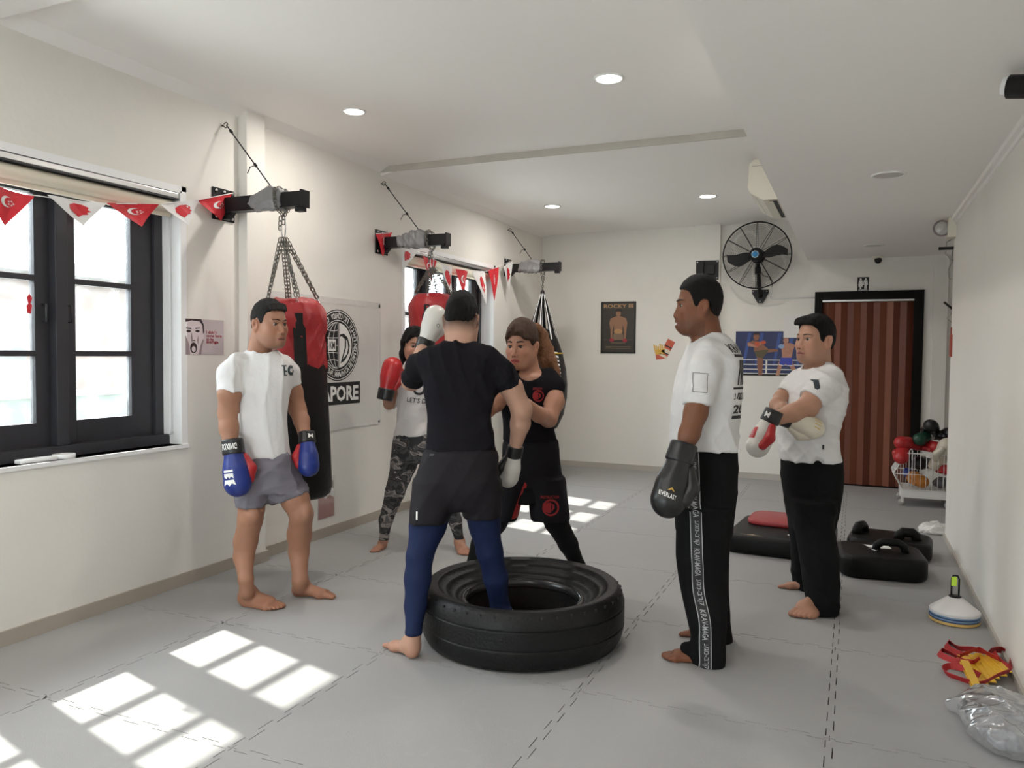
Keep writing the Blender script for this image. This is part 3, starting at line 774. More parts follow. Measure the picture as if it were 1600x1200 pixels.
def heavy_bag(y, hx, arm_z, top, bot, label, a0):
    """red and black heavy bag; hx: hang point, top and bot: axis ends (x, y, z)"""
    t = empty('punching_bag', (hx, y, 0)); tag(t, label, 'punching bag', 'punching bags hung from the window wall')
    T, B = Vector(top)-Vector((hx, y, 0)), Vector(bot)-Vector((hx, y, 0)); ax = (T-B).normalized(); L_ = (T-B).length; r = 0.192
    ex = Vector((1, 0, 0)); ex = (ex-ax*ex.dot(ax)).normalized(); M = frame(B, ex, ax.cross(ex), ax)
    obj('bag_body', lathe(bmesh.new(), [(0, 0), (r*0.80, 0.0), (r*0.94, 0.02), (r, 0.06), (r*1.01, L_*0.3), (r*0.99, L_*0.75), (r*0.97, L_-0.03), (r*0.86, L_), (0, L_-0.01)], 40, M), bag_black, t)
    s = Solid(0.007); s.loft([(L_-0.40, 0, 0, r*1.012, r*1.012), (L_-0.2, 0, 0, r*1.006, r*1.006), (L_-0.02, 0, 0, r*0.99, r*0.99), (L_+0.02, 0, 0, r*0.86, r*0.86), (L_+0.05, 0, 0, r*0.66, r*0.66)], 0.01, 2, 0.02); s.post.append(wrinkle(0.012, int(y*7), 22))
    o = obj('top_band', s.mesh('top_band'), bag_red, t); o.matrix_local = M
    hang = Vector((0, 0, arm_z-0.24))
    for k in range(4):
        q = a0+k*math.pi/2
        bm = bmesh.new(); strap(bm, M, (r*1.01, r*1.025), q, L_-0.10, L_-0.42, 0.075, 0.005); sp = obj('strap', bm, bag_black, t)
        p1 = M @ Vector((r*0.80*math.cos(q), r*0.80*math.sin(q), L_+0.055)); p2 = M @ Vector((r*1.0*math.cos(q), r*1.0*math.sin(q), L_-0.06))
        bm = bmesh.new(); strap(bm, M, (r*1.03, r*1.04), q, L_-0.05, L_-0.19, 0.045, 0.006); obj('strap_tab', bm, bag_black, sp)
        side = M.to_3x3() @ Vector((-math.sin(q), math.cos(q), 0))
        tubeo('d_ring', [p1, p2+side*0.022, p2-side*0.022], 0.0035, bright_steel, sp, 6, True)
        bm = bmesh.new(); link_chain(bm, hang+Vector((0.012*math.cos(q)-0.01, 0.012*math.sin(q), 0)), p1+side*0.012); link_chain(bm, hang+Vector((0.012*math.cos(q)+0.01, 0.012*math.sin(q), 0)), p1-side*0.006)
        obj('chain', bm, steel, t)
    bm = bmesh.new(); hz = arm_z-0.105
    tube(bm, [hang+Vector((0.02*math.sin(q)*0.8, 0, 0.07-0.075*math.cos(q))) for q in np.linspace(0, 2*math.pi, 14)[:-1]], 0.0045, 6, True); obj('carabiner', bm, bright_steel, t)
    bm = bmesh.new()
    loop = [Vector((0, -0.005, arm_z-0.10)), Vector((-0.012, -0.058, arm_z-0.055)), Vector((-0.02, -0.064, arm_z+0.02)), Vector((-0.025, -0.05, arm_z+0.062)), Vector((-0.02, 0.0, arm_z+0.070)), Vector((-0.012, 0.055, arm_z+0.05)), Vector((-0.005, 0.058, arm_z-0.05)), Vector((0, 0.006, arm_z-0.10))]
    for p, q in zip(loop[:-1], loop[1:]): link_chain(bm, p, q)
    link_chain(bm, (0, 0, arm_z-0.095), (0, 0, arm_z-0.155)); link_chain(bm, (-0.02, -0.004, arm_z-0.105), (-0.025, -0.004, arm_z-0.19))
    obj('sling_chain', bm, steel, t)
    return t
heavy_bag(3.92, -3.285, 2.40, (-3.275, 4.00, 1.735), (-3.225, 4.02, 0.52), 'red and black punching bag hanging behind the man in grey shorts', math.radians(-42))
heavy_bag(5.77, -3.273, 2.405, (-3.262, 5.77, 1.90), (-3.262, 5.77, 0.70), 'red and black punching bag in front of the second window', math.radians(-75))
# teardrop bag hung on webbing
t = empty('punching_bag', (-3.33, 8.46, 0)); tag(t, 'black teardrop punching bag on black and white webbing behind the ponytailed woman', 'punching bag', 'punching bags hung from the window wall')
obj('bag_body', lathe(bmesh.new(), [(0, 0.52), (0.10, 0.535), (0.19, 0.60), (0.26, 0.75), (0.297, 0.95), (0.300, 1.10), (0.283, 1.28), (0.24, 1.46), (0.19, 1.60), (0.13, 1.72), (0, 1.76)], 40), bag_black, t)
yel = mat('yellow_piping', (0.62, 0.42, 0.03), 0.5)
for k in range(8):
    q = k*math.pi/4+0.2; c, s_ = math.cos(q), math.sin(q)
    p0 = Vector((0.018*c, 0.018*s_, 2.15)); p1 = Vector((0.185*c, 0.185*s_, 1.62))
    sd_ = Vector((-s_, c, 0)); o_ = Vector((c, s_, 0))
    def ribbon(w0, w1, off, m, nm, par):
        bm = bmesh.new(); v = []
        for p, w_ in ((p0, w0), (p1, w1)):
            for e in (-1, 1):
                for f in (0, 0.004): v.append(bm.verts.new(p+sd_*w_*e+o_*(f+off)))
        for f in ((0, 2, 6, 4), (1, 5, 7, 3), (0, 4, 5, 1), (2, 3, 7, 6), (0, 1, 3, 2), (4, 6, 7, 5)): bm.faces.new([v[i] for i in f])
        bmesh.ops.recalc_face_normals(bm, faces=bm.faces); return obj(nm, bm, m, par)
    w1_ = ribbon(0.007, 0.024, 0, bag_black, 'webbing', t); ribbon(0.003, 0.0085, 0.004, white_cloth, 'webbing_stripe', w1_)
tubeo('piping', [(0.243*math.cos(a), 0.243*math.sin(a), 1.46) for a in np.linspace(0, 2*math.pi, 33)[:-1]], 0.009, yel, t, 6, True)
bm = flat([[(-0.16+0.045*k_, -0.05), (-0.135+0.045*k_, -0.05), (-0.13+0.045*k_+0.012*(k_ % 2), 0.05), (-0.15+0.045*k_, 0.05), (-0.146+0.045*k_, 0.0)] for k_ in range(7)])
for v in bm.verts:
    ang = math.atan2(-0.916, 0.40)+0.62-v.co.y/0.27; zz = 1.34+v.co.x; rr = np.interp(zz, [1.10, 1.28, 1.46, 1.60], [0.300, 0.283, 0.24, 0.19])+0.004
    v.co = Vector((rr*math.cos(ang), rr*math.sin(ang), zz))
obj('white_marks', bm, white_ink, t)
bm = bmesh.new(); link_chain(bm, (0.0, -0.055, 2.53), (0.0, -0.055, 2.40)); link_chain(bm, (0.0, -0.055, 2.40), (0.005, 0, 2.27)); link_chain(bm, (0, 0.05, 2.53), (0, 0.05, 2.40)); link_chain(bm, (0, 0.05, 2.40), (0.005, 0, 2.27)); link_chain(bm, (0, 0, 2.27), (0, 0, 2.17)); link_chain(bm, (0, -0.055, 2.53), (0, 0.05, 2.535)); obj('chain', bm, steel, t)
obj('swivel', lathe(bmesh.new(), [(0, 2.19), (0.018, 2.185), (0.026, 2.165), (0.028, 2.13), (0.02, 2.115), (0, 2.11)], 16), black_metal, t)

# ---- bunting of small pennants
def bunting(flags, string, xp, label):
    t = empty('bunting', tuple(on_plane(*string[len(string)//2], 0, xp))); tag(t, label, 'bunting')
    o0 = t.location.copy(); W = lambda q, dx=0.0: on_plane(q[0], q[1], 0, xp)+Vector((dx, 0, 0))-o0
    tubeo('string', [W(q, 0.002) for q in string], 0.0028, white_cloth, t, 6)
    for i, (a, b, c, kind) in enumerate(flags):
        A, B, C = W(a), W(b), W(c, 0.018*(1 if i % 2 else -0.3)); nrm = (B-A).cross(C-A).normalized(); nrm = nrm if nrm.x > 0 else -nrm
        bm = bmesh.new(); N_ = 6; bend = 0.012
        def pt(u, v, l=0.0):
            # u along the top, v down towards the tip
            e = A.lerp(B, u); p = e.lerp(C, v); return p+nrm*(bend*math.sin(u*7+i)*(1-v)+0.006*math.sin(v*5+i)+l)
        for side in (0, 1):
            g = [[bm.verts.new(pt(u/N_, v/N_, 0.0007 if side else -0.0007)) for u in range(N_+1)] for v in range(N_+1)]
            for v in range(N_):
                for u in range(N_):
                    f = (g[v][u], g[v][u+1], g[v+1][u+1], g[v+1][u])
                    bm.faces.new(f if side else f[::-1])
        bmesh.ops.remove_doubles(bm, verts=bm.verts, dist=1e-5); bmesh.ops.recalc_face_normals(bm, faces=bm.faces)
        fl = obj('pennant', bm, red_cloth if kind == 'r' else white_cloth, t)
        def emb(polys, m, nm):
            bm = bmesh.new()
            for P in polys:
                vv = []
                for x, y in P:      # x, y in pennant units: x across -1..1 at the top, y 0..1 down
                    w_ = max(1e-3, 1-y); vv.append(bm.verts.new(pt(min(max(0.5+0.5*x/w_, 0), 1), y, 0.003)))
                bm.faces.new(vv)
            obj(nm, bm, m, fl)
        if kind == 'r':
            cr = rng_circle(0.0, 0.34, 0.26, 12, math.radians(60), math.radians(300), 0.15)+rng_circle(0.12, 0.34, 0.24, 10, math.radians(285), math.radians(75), 0.13)
            stars = [[(0.16+0.10*math.cos(k_*1.2566)+ (0.055 if j_ % 2 == 0 else 0.022)*math.cos(j_*0.628), 0.36+0.055*math.sin(k_*1.2566)+(0.032 if j_ % 2 == 0 else 0.013)*math.sin(j_*0.628)) for j_ in range(10)] for k_ in range(5)]
            emb([cr]+stars, white_cloth, 'crescent_and_stars')
        else:
            lion = [(-0.30, 0.22), (-0.10, 0.14), (0.16, 0.16), (0.34, 0.26), (0.30, 0.36), (0.40, 0.42), (0.26, 0.46), (0.28, 0.54), (0.10, 0.56), (-0.06, 0.66), (-0.20, 0.54), (-0.32, 0.40)]
            emb([lion], red_cloth, 'red_emblem')
    return t
bunting([((-35, 283), (52, 307), (10, 353), 'r'), ((70, 305), (163, 319), (127, 353), 'w'), ((163, 317), (247, 319), (222, 354), 'r'), ((250, 319), (313, 311), (291, 353), 'w'), ((311, 313), (366, 302), (346, 345), 'r')],
        [(-60, 276), (-35, 283), (52, 305), (110, 313), (163, 318), (248, 319), (312, 312), (367, 301)], XL+0.05, 'string of red and white pennants across the first window')
bunting([((587, 366), (611, 363), (600, 401), 'r'), ((622, 384), (651, 392), (631, 419), 'w'), ((658, 399), (681, 408), (675, 441), 'r'), ((688, 411), (707, 420), (703, 464), 'w'), ((714, 420), (733, 424), (724, 464), 'r'), ((739, 424), (759, 424), (758, 477), 'w'), ((763, 422), (779, 417), (774, 470), 'r'), ((785, 417), (799, 408), (794, 456), 'w')],
        [(587, 365), (611, 364), (651, 391), (681, 407), (707, 419), (733, 423), (759, 424), (779, 417), (800, 407)], XL+0.06, 'string of red and white pennants hung between the two far brackets')

# ---- poster with a shouting face on the left wall
def sheet(name, label, cat, M, x0, x1, y0, y1, m, th=0.003):
    t = empty(name, tuple(M @ Vector(((x0+x1)/2, (y0+y1)/2, 0)))); tag(t, label, cat)
    Mi = Matrix.Translation(t.location).inverted() @ M
    obj('sheet', place(bx(bmesh.new(), x0, x1, y0, y1, 0, th), Mi), m, t)
    def layer(nm, bm, mm, lift): return obj(nm, place(bm, Mi @ Matrix.Translation((0, 0, th+lift))), mm, t)
    return t, layer
pm = mat('mauve_print_paper', (0.54, 0.48, 0.50), 0.5, 0.05, 9)
dk = mat('dark_photo_print', (0.035, 0.025, 0.03), 0.5); midg = mat('mid_photo_print', (0.33, 0.26, 0.28), 0.5); lt = mat('light_photo_print', (0.66, 0.58, 0.60), 0.5)
t, layer = sheet('poster', 'small poster of a shouting face with dark red lettering beside the window', 'poster', MLW(3.602, 1.428), 0, 0.318, 0, 0.222, pm)
layer('face', flat([[(0.0, 0.0), (0.13, 0.0), (0.145, 0.09), (0.15, 0.15), (0.128, 0.21), (0.0, 0.222)]]), lt, 0.0006)
layer('hair', flat([[(0.0, 0.222), (0.128, 0.222), (0.147, 0.19), (0.152, 0.14), (0.143, 0.13), (0.135, 0.185), (0.115, 0.207), (0.05, 0.212), (0.0, 0.2)]]), dk, 0.0012)
layer('shading', flat([[(0.0, 0.0), (0.035, 0.0), (0.03, 0.06), (0.01, 0.1), (0.0, 0.12)], [(0.125, 0.0), (0.105, 0.0), (0.115, 0.05), (0.14, 0.10), (0.145, 0.09)], [(0.05, 0.07), (0.04, 0.1), (0.05, 0.14), (0.056, 0.1)], [(0.10, 0.06), (0.09, 0.09), (0.10, 0.12), (0.104, 0.09)]]), midg, 0.0012)
for nm_, pl_ in (('eye', rng_circle(0.024, 0.145, 0.018, 10, ry=0.008)), ('eye', rng_circle(0.095, 0.147, 0.018, 10, ry=0.008)), ('eyebrow', [(0.004, 0.16), (0.045, 0.158), (0.048, 0.165), (0.006, 0.168)]), ('eyebrow', [(0.078, 0.16), (0.118, 0.164), (0.116, 0.17), (0.078, 0.167)]), ('nostril', [(0.05, 0.085), (0.078, 0.085), (0.072, 0.092), (0.055, 0.092)])): layer(nm_, flat([pl_]), dk, 0.0018)
layer('mouth', flat([rng_circle(0.063, 0.042, 0.028, 16, ry=0.034)]), dk, 0.0018); layer('tongue', flat([rng_circle(0.063, 0.034, 0.016, 12, ry=0.018)]), lt, 0.0024)
for k, (s_, wd) in enumerate((('I didn’t', 0.088), ('come here', 0.132), ('to be', 0.062), ('average.', 0.108))):
    layer('lettering', place(text_fit(s_, wd, 0.021, 0.02), Matrix.Translation((0.168+wd/2, 0.143-k*0.0225, 0))), red_ink, 0.001)
layer('small_print', flat([[(0.22, 0.047), (0.275, 0.047), (0.275, 0.0495), (0.22, 0.0495)]]), midg, 0.001)

# ---- federation banner under clear plastic
plast = mat('clear_plastic_over_white', (0.72, 0.70, 0.67), 0.22, 0.04, 3, 0.35, 9, coat=0.4)
t, layer = sheet('banner', 'plastic-covered white banner with a round black emblem behind the first punching bag', 'banner', MLW(4.35, 0.845, 0.002), 0, 1.40, 0, 1.02, plast)
cx, cy, R_ = 0.80, 0.66, 0.285
layer('emblem_ring', flat(ring_poly(cx, cy, 0, R_, 48)[:0]+[rng_circle(cx, cy, R_, 56)]), ink, 0.0006)
layer('ring_line', flat(ring_poly(cx, cy, R_-0.016, R_-0.009, 56)), white_ink, 0.0012); layer('ring_line', flat(ring_poly(cx, cy, R_-0.088, R_-0.082, 56)), white_ink, 0.0012)
layer('globe', flat([rng_circle(cx, cy, R_-0.098, 48)]), ink, 0.0012)
gl = []
ri = R_-0.10
def strokes(fn, n, w_): 
    P = [fn(i/n) for i in range(n+1)]; out = []
    for (x0, y0), (x1, y1) in zip(P[:-1], P[1:]):
        dx, dy = x1-x0, y1-y0; l = math.hypot(dx, dy) or 1; nx, ny = -dy/l*w_/2, dx/l*w_/2
        out.append([(x0+nx, y0+ny), (x1+nx, y1+ny), (x1-nx, y1-ny), (x0-nx, y0-ny)])
    return out
for k in (0.35, 0.7, 1.0): gl += strokes(lambda s, k=k: (cx-ri*k*math.cos((s-0.5)*math.pi), cy+ri*math.sin((s-0.5)*math.pi)), 18, 0.006)
gl += strokes(lambda s: (cx, cy+ri*(2*s-1)), 2, 0.006)
for k in (-0.66, -0.33, 0, 0.33, 0.66):
    hw_ = ri*math.sqrt(1-k*k); gl += strokes(lambda s, k=k, hw_=hw_: (cx-hw_+hw_*s, cy+ri*k-0.012*math.sin(s*math.pi)*k), 6, 0.006)
layer('globe_lines', flat(gl), white_ink, 0.0018)
sw = [(cx+0.012, cy+ri*0.97)]+[(cx+ri*math.cos(a)*0.97, cy+ri*math.sin(a)*0.97) for a in np.linspace(1.45, -1.45, 20)]+[(cx+0.012, cy-ri*0.97)]
layer('globe_half', flat([sw]), white_ink, 0.0024)
fig = [(cx+0.03, cy-0.145), (cx+0.085, cy-0.02), (cx+0.088, cy+0.05), (cx+0.045, cy+0.075), (cx+0.02, cy+0.065), (cx+0.022, cy+0.088), (cx+0.075, cy+0.095), (cx+0.125, cy+0.065), (cx+0.155, cy+0.0), (cx+0.14, cy-0.06), (cx+0.09, cy-0.12)]
layer('figure', flat([fig]), ink, 0.003); layer('figure_gap', flat([[(cx+0.06, cy-0.11), (cx+0.105, cy-0.015), (cx+0.105, cy+0.05), (cx+0.125, cy+0.03), (cx+0.132, cy-0.02), (cx+0.115, cy-0.07)]]), white_ink, 0.0036)
layer('globe_letter_panel', flat([[(cx-0.125, cy-0.045), (cx-0.03, cy-0.045), (cx-0.03, cy+0.045), (cx-0.125, cy+0.045)]]), white_ink, 0.0024)
layer('globe_letters', place(text_fit('KM', 0.07, 0.06, 0.02), Matrix.Translation((cx-0.078, cy, 0))), ink, 0.0032)
def arc_text(s, r, a0, a1, size, inward=False):
    out = []
    for i, ch in enumerate(s):
        if ch == ' ': continue
        a = a0+(a1-a0)*(i+0.5)/len(s); bm = text_bm(ch, size, 'CENTER', 0.012*size)
        rot = a-math.pi/2 if not inward else a+math.pi/2
        out.append(place(bm, Matrix.Translation((cx+r*math.cos(a), cy+r*math.sin(a), 0)) @ Matrix.Rotation(rot, 4, 'Z')))
    return merge(*out)
layer('ring_lettering', arc_text('INTERNATIONAL KRAV MAGA FEDERATION', R_-0.050, math.radians(190), math.radians(362), 0.062, True), white_ink, 0.0015)
heb = 'האיגוד הבינלאומי לקרב-מגע'[::-1]
layer('ring_lettering', arc_text(heb, R_-0.050, math.radians(172), math.radians(10), 0.066), white_ink, 0.0015)
layer('name_block', flat([[(0.22, 0.185), (1.105, 0.185), (1.105, 0.365), (0.22, 0.365)]]), ink, 0.0006)
layer('name_lettering', place(text_fit('SINGAPORE', 0.83, 0.125, 0.035), Matrix.Translation((0.6625, 0.275, 0))), white_ink, 0.0014)
clear = mat('sticky_tape', (0.74, 0.72, 0.70), 0.2, 0.05, 20, 0.5, 30, coat=0.6)
for (x, y, w_, h_) in ((0, 0.99, 1.40, 0.045), (0, -0.012, 1.40, 0.03), (1.375, 0, 0.035, 1.02)): layer('tape_strip', bx(bmesh.new(), x, x+w_, y, y+h_, -0.001, 0.0012), clear, 0.001)
# plastic sleeve with a pink sheet, low on the wall
t, layer = sheet('plastic_sleeve', 'crinkled clear plastic sleeve with a pink sheet taped low on the wall', 'sleeve', MLW(4.895, 0.145), 0, 0.215, 0, 0.325, mat('crinkled_plastic', (0.60, 0.58, 0.56), 0.15, 0.12, 12, 0.9, 14, coat=0.8))
layer('pink_sheet', flat([[(0.006, 0.004), (0.209, 0.004), (0.209, 0.15), (0.15, 0.175), (0.10, 0.155), (0.04, 0.185), (0.006, 0.17)]]), mat('pink_sheet_print', (0.36, 0.17, 0.16), 0.25, 0.08, 9, 0.3, 12, coat=0.5), 0.001)
layer('torn_white_strip', flat([[(0.02, 0.17), (0.07, 0.20), (0.12, 0.175), (0.19, 0.21), (0.18, 0.235), (0.12, 0.215), (0.06, 0.235), (0.02, 0.2)]]), white_ink, 0.002)
layer('dark_patch', flat([[(0.13, 0.22), (0.2, 0.225), (0.195, 0.29), (0.14, 0.285)]]), mat('brown_patch', (0.25, 0.22, 0.19), 0.3, 0.3, 30), 0.0015)

# ---- film poster (generic boxer), stickers, fight poster, paper, sign on the back wall
gold = mat('gold_print', (0.46, 0.26, 0.11), 0.5); tan = mat('tan_print', (0.30, 0.15, 0.085), 0.5); tan2 = mat('tan_shade_print', (0.19, 0.085, 0.05), 0.5); dimg = mat('dim_gold_print', (0.20, 0.13, 0.075), 0.5)
t, layer = sheet('film_poster', 'dark brown framed boxing film poster with gold title on the back wall', 'poster', MBW(-2.963, 1.470), 0, 0.451, 0, 0.647, mat('dark_brown_print', (0.040, 0.032, 0.024), 0.4, 0.1, 6), 0.012)
layer('border', flat([[(0, 0), (0.451, 0), (0.451, 0.018), (0, 0.018)], [(0, 0.629), (0.451, 0.629), (0.451, 0.647), (0, 0.647)], [(0, 0), (0.018, 0), (0.018, 0.647), (0, 0.647)], [(0.433, 0), (0.451, 0), (0.451, 0.647), (0.433, 0.647)]]), mat('near_black_print', (0.012, 0.010, 0.009), 0.4), 0.001)
layer('title', place(text_fit('ROCKY III', 0.38, 0.052, 0.02), Matrix.Translation((0.2255, 0.592, 0))), gold, 0.001)
layer('torso', flat([[(0.13, 0.16), (0.125, 0.30), (0.11, 0.38), (0.125, 0.435), (0.20, 0.465), (0.255, 0.465), (0.325, 0.44), (0.345, 0.38), (0.335, 0.30), (0.325, 0.16), (0.305, 0.16), (0.30, 0.30), (0.285, 0.36), (0.28, 0.24), (0.175, 0.24), (0.17, 0.36), (0.155, 0.30), (0.15, 0.16)]]), tan, 0.001)
layer('head', flat([rng_circle(0.228, 0.50, 0.032, 14, ry=0.042)]), tan, 0.0015); layer('hair', flat([rng_circle(0.228, 0.525, 0.040, 14, 0, math.pi, 0.032)]), mat('near_black_print', None), 0.002)
layer('belt', flat([rng_circle(0.228, 0.275, 0.055, 16, ry=0.03)]), gold, 0.002); layer('shorts', flat([[(0.165, 0.24), (0.29, 0.24), (0.30, 0.17), (0.155, 0.17)]]), dimg, 0.0018)
layer('gloves', flat([rng_circle(0.145, 0.165, 0.032, 12, ry=0.022), rng_circle(0.315, 0.16, 0.032, 12, ry=0.022)]), red_ink, 0.0025)
layer('small_print', flat([[(0.13, 0.125), (0.32, 0.125), (0.32, 0.134), (0.13, 0.134)], [(0.06, 0.08), (0.39, 0.08), (0.39, 0.086), (0.06, 0.086)], [(0.06, 0.06), (0.39, 0.06), (0.39, 0.065), (0.06, 0.065)], [(0.04, 0.168), (0.41, 0.168), (0.41, 0.171), (0.04, 0.171)]]), dimg, 0.001)
orange = mat('orange_red_print', (0.55, 0.10, 0.05), 0.5); yellow = mat('yellow_print', (0.72, 0.42, 0.06), 0.5); creamp = mat('cream_print', (0.70, 0.60, 0.46), 0.5)
M = MBW(-2.205, 1.49) @ Matrix.Rotation(0.12, 4, 'Z')
t, layer = sheet('sticker', 'small red and yellow sticker shaped like a carton of chips on the back wall', 'sticker', M, -0.055, 0.055, -0.09, -0.02, orange)
layer('yellow_front', flat([[(-0.055, -0.03), (0.055, -0.03), (0.065, 0.03), (-0.065, 0.03)]]), yellow, 0.001)
layer('sticks', flat([[(x-0.008, 0.02), (x+0.008, 0.02), (x*1.15+0.008, 0.085+0.015*math.sin(x*90)), (x*1.15-0.008, 0.085+0.015*math.sin(x*90))] for x in (-0.055, -0.033, -0.011, 0.011, 0.033, 0.055)]), yellow, 0.0012)
M = MBW(-2.115, 1.53) @ Matrix.Rotation(-0.48, 4, 'Z')
t, layer = sheet('sticker', 'small tilted red packet sticker with black bands on the back wall', 'sticker', M, -0.05, 0.05, -0.115, 0.115, orange)
layer('black_bands', flat([[(-0.05, 0.02), (0.05, 0.02), (0.05, 0.035), (-0.05, 0.035)], [(-0.05, -0.065), (0.05, -0.065), (0.05, -0.05), (-0.05, -0.05)]]), ink, 0.001); layer('pale_band', flat([[(-0.05, -0.05), (0.05, -0.05), (0.05, -0.005), (-0.05, -0.005)], [(-0.05, -0.115), (0.05, -0.115), (0.05, -0.085), (-0.05, -0.085)]]), creamp, 0.001)
# fight poster: two generic kickboxers in a ring
blue = mat('deep_blue_print', (0.012, 0.022, 0.10), 0.4, 0.5, 5); blue2 = mat('blue_beam_print', (0.03, 0.07, 0.28), 0.4, 0.4, 8); skin1 = mat('skin_print', (0.46, 0.22, 0.15), 0.5, 0.25, 25); skin2 = mat('brown_skin_print', (0.26, 0.11, 0.065), 0.5, 0.25, 25); navy = mat('royal_blue_print', (0.04, 0.06, 0.42), 0.5)
t, layer = sheet('fight_poster', 'blue poster of two kickboxers in a ring on the back wall', 'poster', MBW(-1.298, 1.221), 0, 0.80, 0, 0.520, blue)
layer('light_beams', flat([[(x, 0.12), (x+0.03, 0.12), (x+0.10, 0.50), (x+0.06, 0.50)] for x in (0.08, 0.22, 0.42, 0.56, 0.68)]), blue2, 0.0006)
layer('ring_ropes', flat([[(0.07, z), (0.80, z), (0.80, z+0.010), (0.07, z+0.010)] for z in (0.02, 0.07, 0.125, 0.18)]+[[(0.345, 0.03), (0.365, 0.03), (0.365, 0.19), (0.345, 0.19)]]), white_ink, 0.0009)
layer('ring_floor', flat([[(0, 0), (0.80, 0), (0.80, 0.022), (0, 0.022)]]), ink, 0.0012)
layer('corner_post', flat([[(0.05, 0.02), (0.09, 0.02), (0.09, 0.215), (0.05, 0.215)]]), creamp, 0.0012)
layer('kicker', flat([[(0.265, 0.005), (0.31, 0.005), (0.315, 0.19), (0.30, 0.23), (0.36, 0.27), (0.48, 0.285), (0.48, 0.31), (0.37, 0.315), (0.32, 0.36), (0.29, 0.40), (0.20, 0.41), (0.135, 0.385), (0.14, 0.355), (0.21, 0.36), (0.21, 0.29), (0.245, 0.22), (0.25, 0.12)], rng_circle(0.235, 0.455, 0.034, 14, ry=0.044)]), skin2, 0.0015)
layer('kicker_arm', flat([[(0.14, 0.39), (0.235, 0.355), (0.29, 0.40), (0.29, 0.37), (0.24, 0.33), (0.14, 0.345)]]), skin1, 0.0018); layer('kicker_gloves', flat([rng_circle(0.245, 0.37, 0.03, 12), rng_circle(0.315, 0.39, 0.03, 12, ry=0.022)]), orange, 0.002)
layer('kicker_shorts', flat([[(0.215, 0.285), (0.30, 0.30), (0.38, 0.305), (0.345, 0.25), (0.31, 0.205), (0.24, 0.215)]]), mat('olive_print', (0.10, 0.08, 0.04), 0.5), 0.002); layer('kicker_hair', flat([rng_circle(0.235, 0.48, 0.036, 12, 0, math.pi, 0.03)]), ink, 0.002)
layer('rival', flat([[(0.46, 0.005), (0.50, 0.005), (0.53, 0.13), (0.60, 0.13), (0.67, 0.02), (0.70, 0.03), (0.65, 0.15), (0.63, 0.21), (0.645, 0.30), (0.67, 0.36), (0.61, 0.385), (0.54, 0.38), (0.515, 0.33), (0.525, 0.27), (0.525, 0.21), (0.49, 0.16)], rng_circle(0.565, 0.415, 0.030, 14, ry=0.040)]), skin1, 0.0015)
layer('rival_glove', flat([rng_circle(0.515, 0.345, 0.032, 12, ry=0.026)]), mat('sky_blue_print', (0.25, 0.38, 0.62), 0.5), 0.002); layer('rival_shorts', flat([[(0.515, 0.215), (0.635, 0.215), (0.645, 0.13), (0.585, 0.125), (0.57, 0.145), (0.545, 0.125), (0.495, 0.14)]]), navy, 0.002)
layer('shorts_hem', flat([[(0.495, 0.14), (0.545, 0.125), (0.545, 0.117), (0.492, 0.130)], [(0.585, 0.125), (0.645, 0.13), (0.646, 0.121), (0.585, 0.116)]]), white_ink, 0.0025); layer('rival_hair', flat([rng_circle(0.565, 0.44, 0.032, 12, 0, math.pi, 0.022)]), mat('brown_hair_print', (0.16, 0.09, 0.05), 0.5), 0.002)
sheet('notice', 'blank pale paper overlapping the corner of the blue fight poster', 'paper', MBW(-0.762, 1.665, 0.004), 0, 0.33, 0, 0.27, paper, 0.002)
t, layer = sheet('restroom_sign', 'small black restroom sign with two white figures above the brown door', 'sign', MBW(0.008, 2.19), 0, 0.118, 0, 0.15, ink)
figs = [rng_circle(0.034, 0.128, 0.0105, 12), [(0.018, 0.114), (0.050, 0.114), (0.058, 0.062), (0.052, 0.060), (0.046, 0.094), (0.056, 0.046), (0.043, 0.046), (0.041, 0.018), (0.027, 0.018), (0.025, 0.046), (0.012, 0.046), (0.022, 0.094), (0.016, 0.060), (0.010, 0.062)], rng_circle(0.084, 0.128, 0.0105, 12), [(0.066, 0.114), (0.102, 0.114), (0.107, 0.064), (0.100, 0.062), (0.096, 0.096), (0.095, 0.018), (0.086, 0.018), (0.084, 0.06), (0.082, 0.018), (0.073, 0.018), (0.072, 0.096), (0.068, 0.062), (0.061, 0.064)]]
layer('figures', flat(figs), white_ink, 0.001); layer('small_print', flat([[(0.014, 0.005), (0.104, 0.005), (0.104, 0.012), (0.014, 0.012)]]), white_ink, 0.001)

# ---- wall fan
fx, fz, fy = -1.04, 2.590, YB-0.34
t = empty('wall_fan', (fx, YB, fz)); tag(t, 'large round black wall fan with a blue hub badge on the back wall', 'fan')
T_ = lambda x, y, z: Vector((x, y, z))
rc = 0.372; yb = fy-YB
bmc = bmesh.new(); tube(bmc, [(rc*math.cos(a), yb, rc*math.sin(a)) for a in np.linspace(0, 2*math.pi, 65)[:-1]], 0.008, 8, True); obj('guard_rim', bmc, black_metal, t)
def cage(ysgn):
    bm = bmesh.new()
    prof = lambda q: yb+ysgn*(0.085*math.sqrt(max(0, 1-(q*0.93)**2)))
    for k in range(24):
        r_ = 0.10+0.265*k/24; tube(bm, [(r_*math.cos(a), prof(r_/rc), r_*math.sin(a)) for a in np.linspace(0, 2*math.pi, 41)[:-1]], 0.0011, 3, True)
    for k in range(12):
        a = k*math.pi/6+math.pi/2; tube(bm, [(q*rc*math.cos(a), prof(q), q*rc*math.sin(a)) for q in (0.2, 0.4, 0.6, 0.8, 0.93, 1.0)], 0.0032, 5)
    return bm
obj('front_guard', cage(-1), black_metal, t); obj('rear_guard', cage(1), black_metal, t)
blade_m = mat('dark_fan_blade', (0.030, 0.032, 0.032), 0.4)
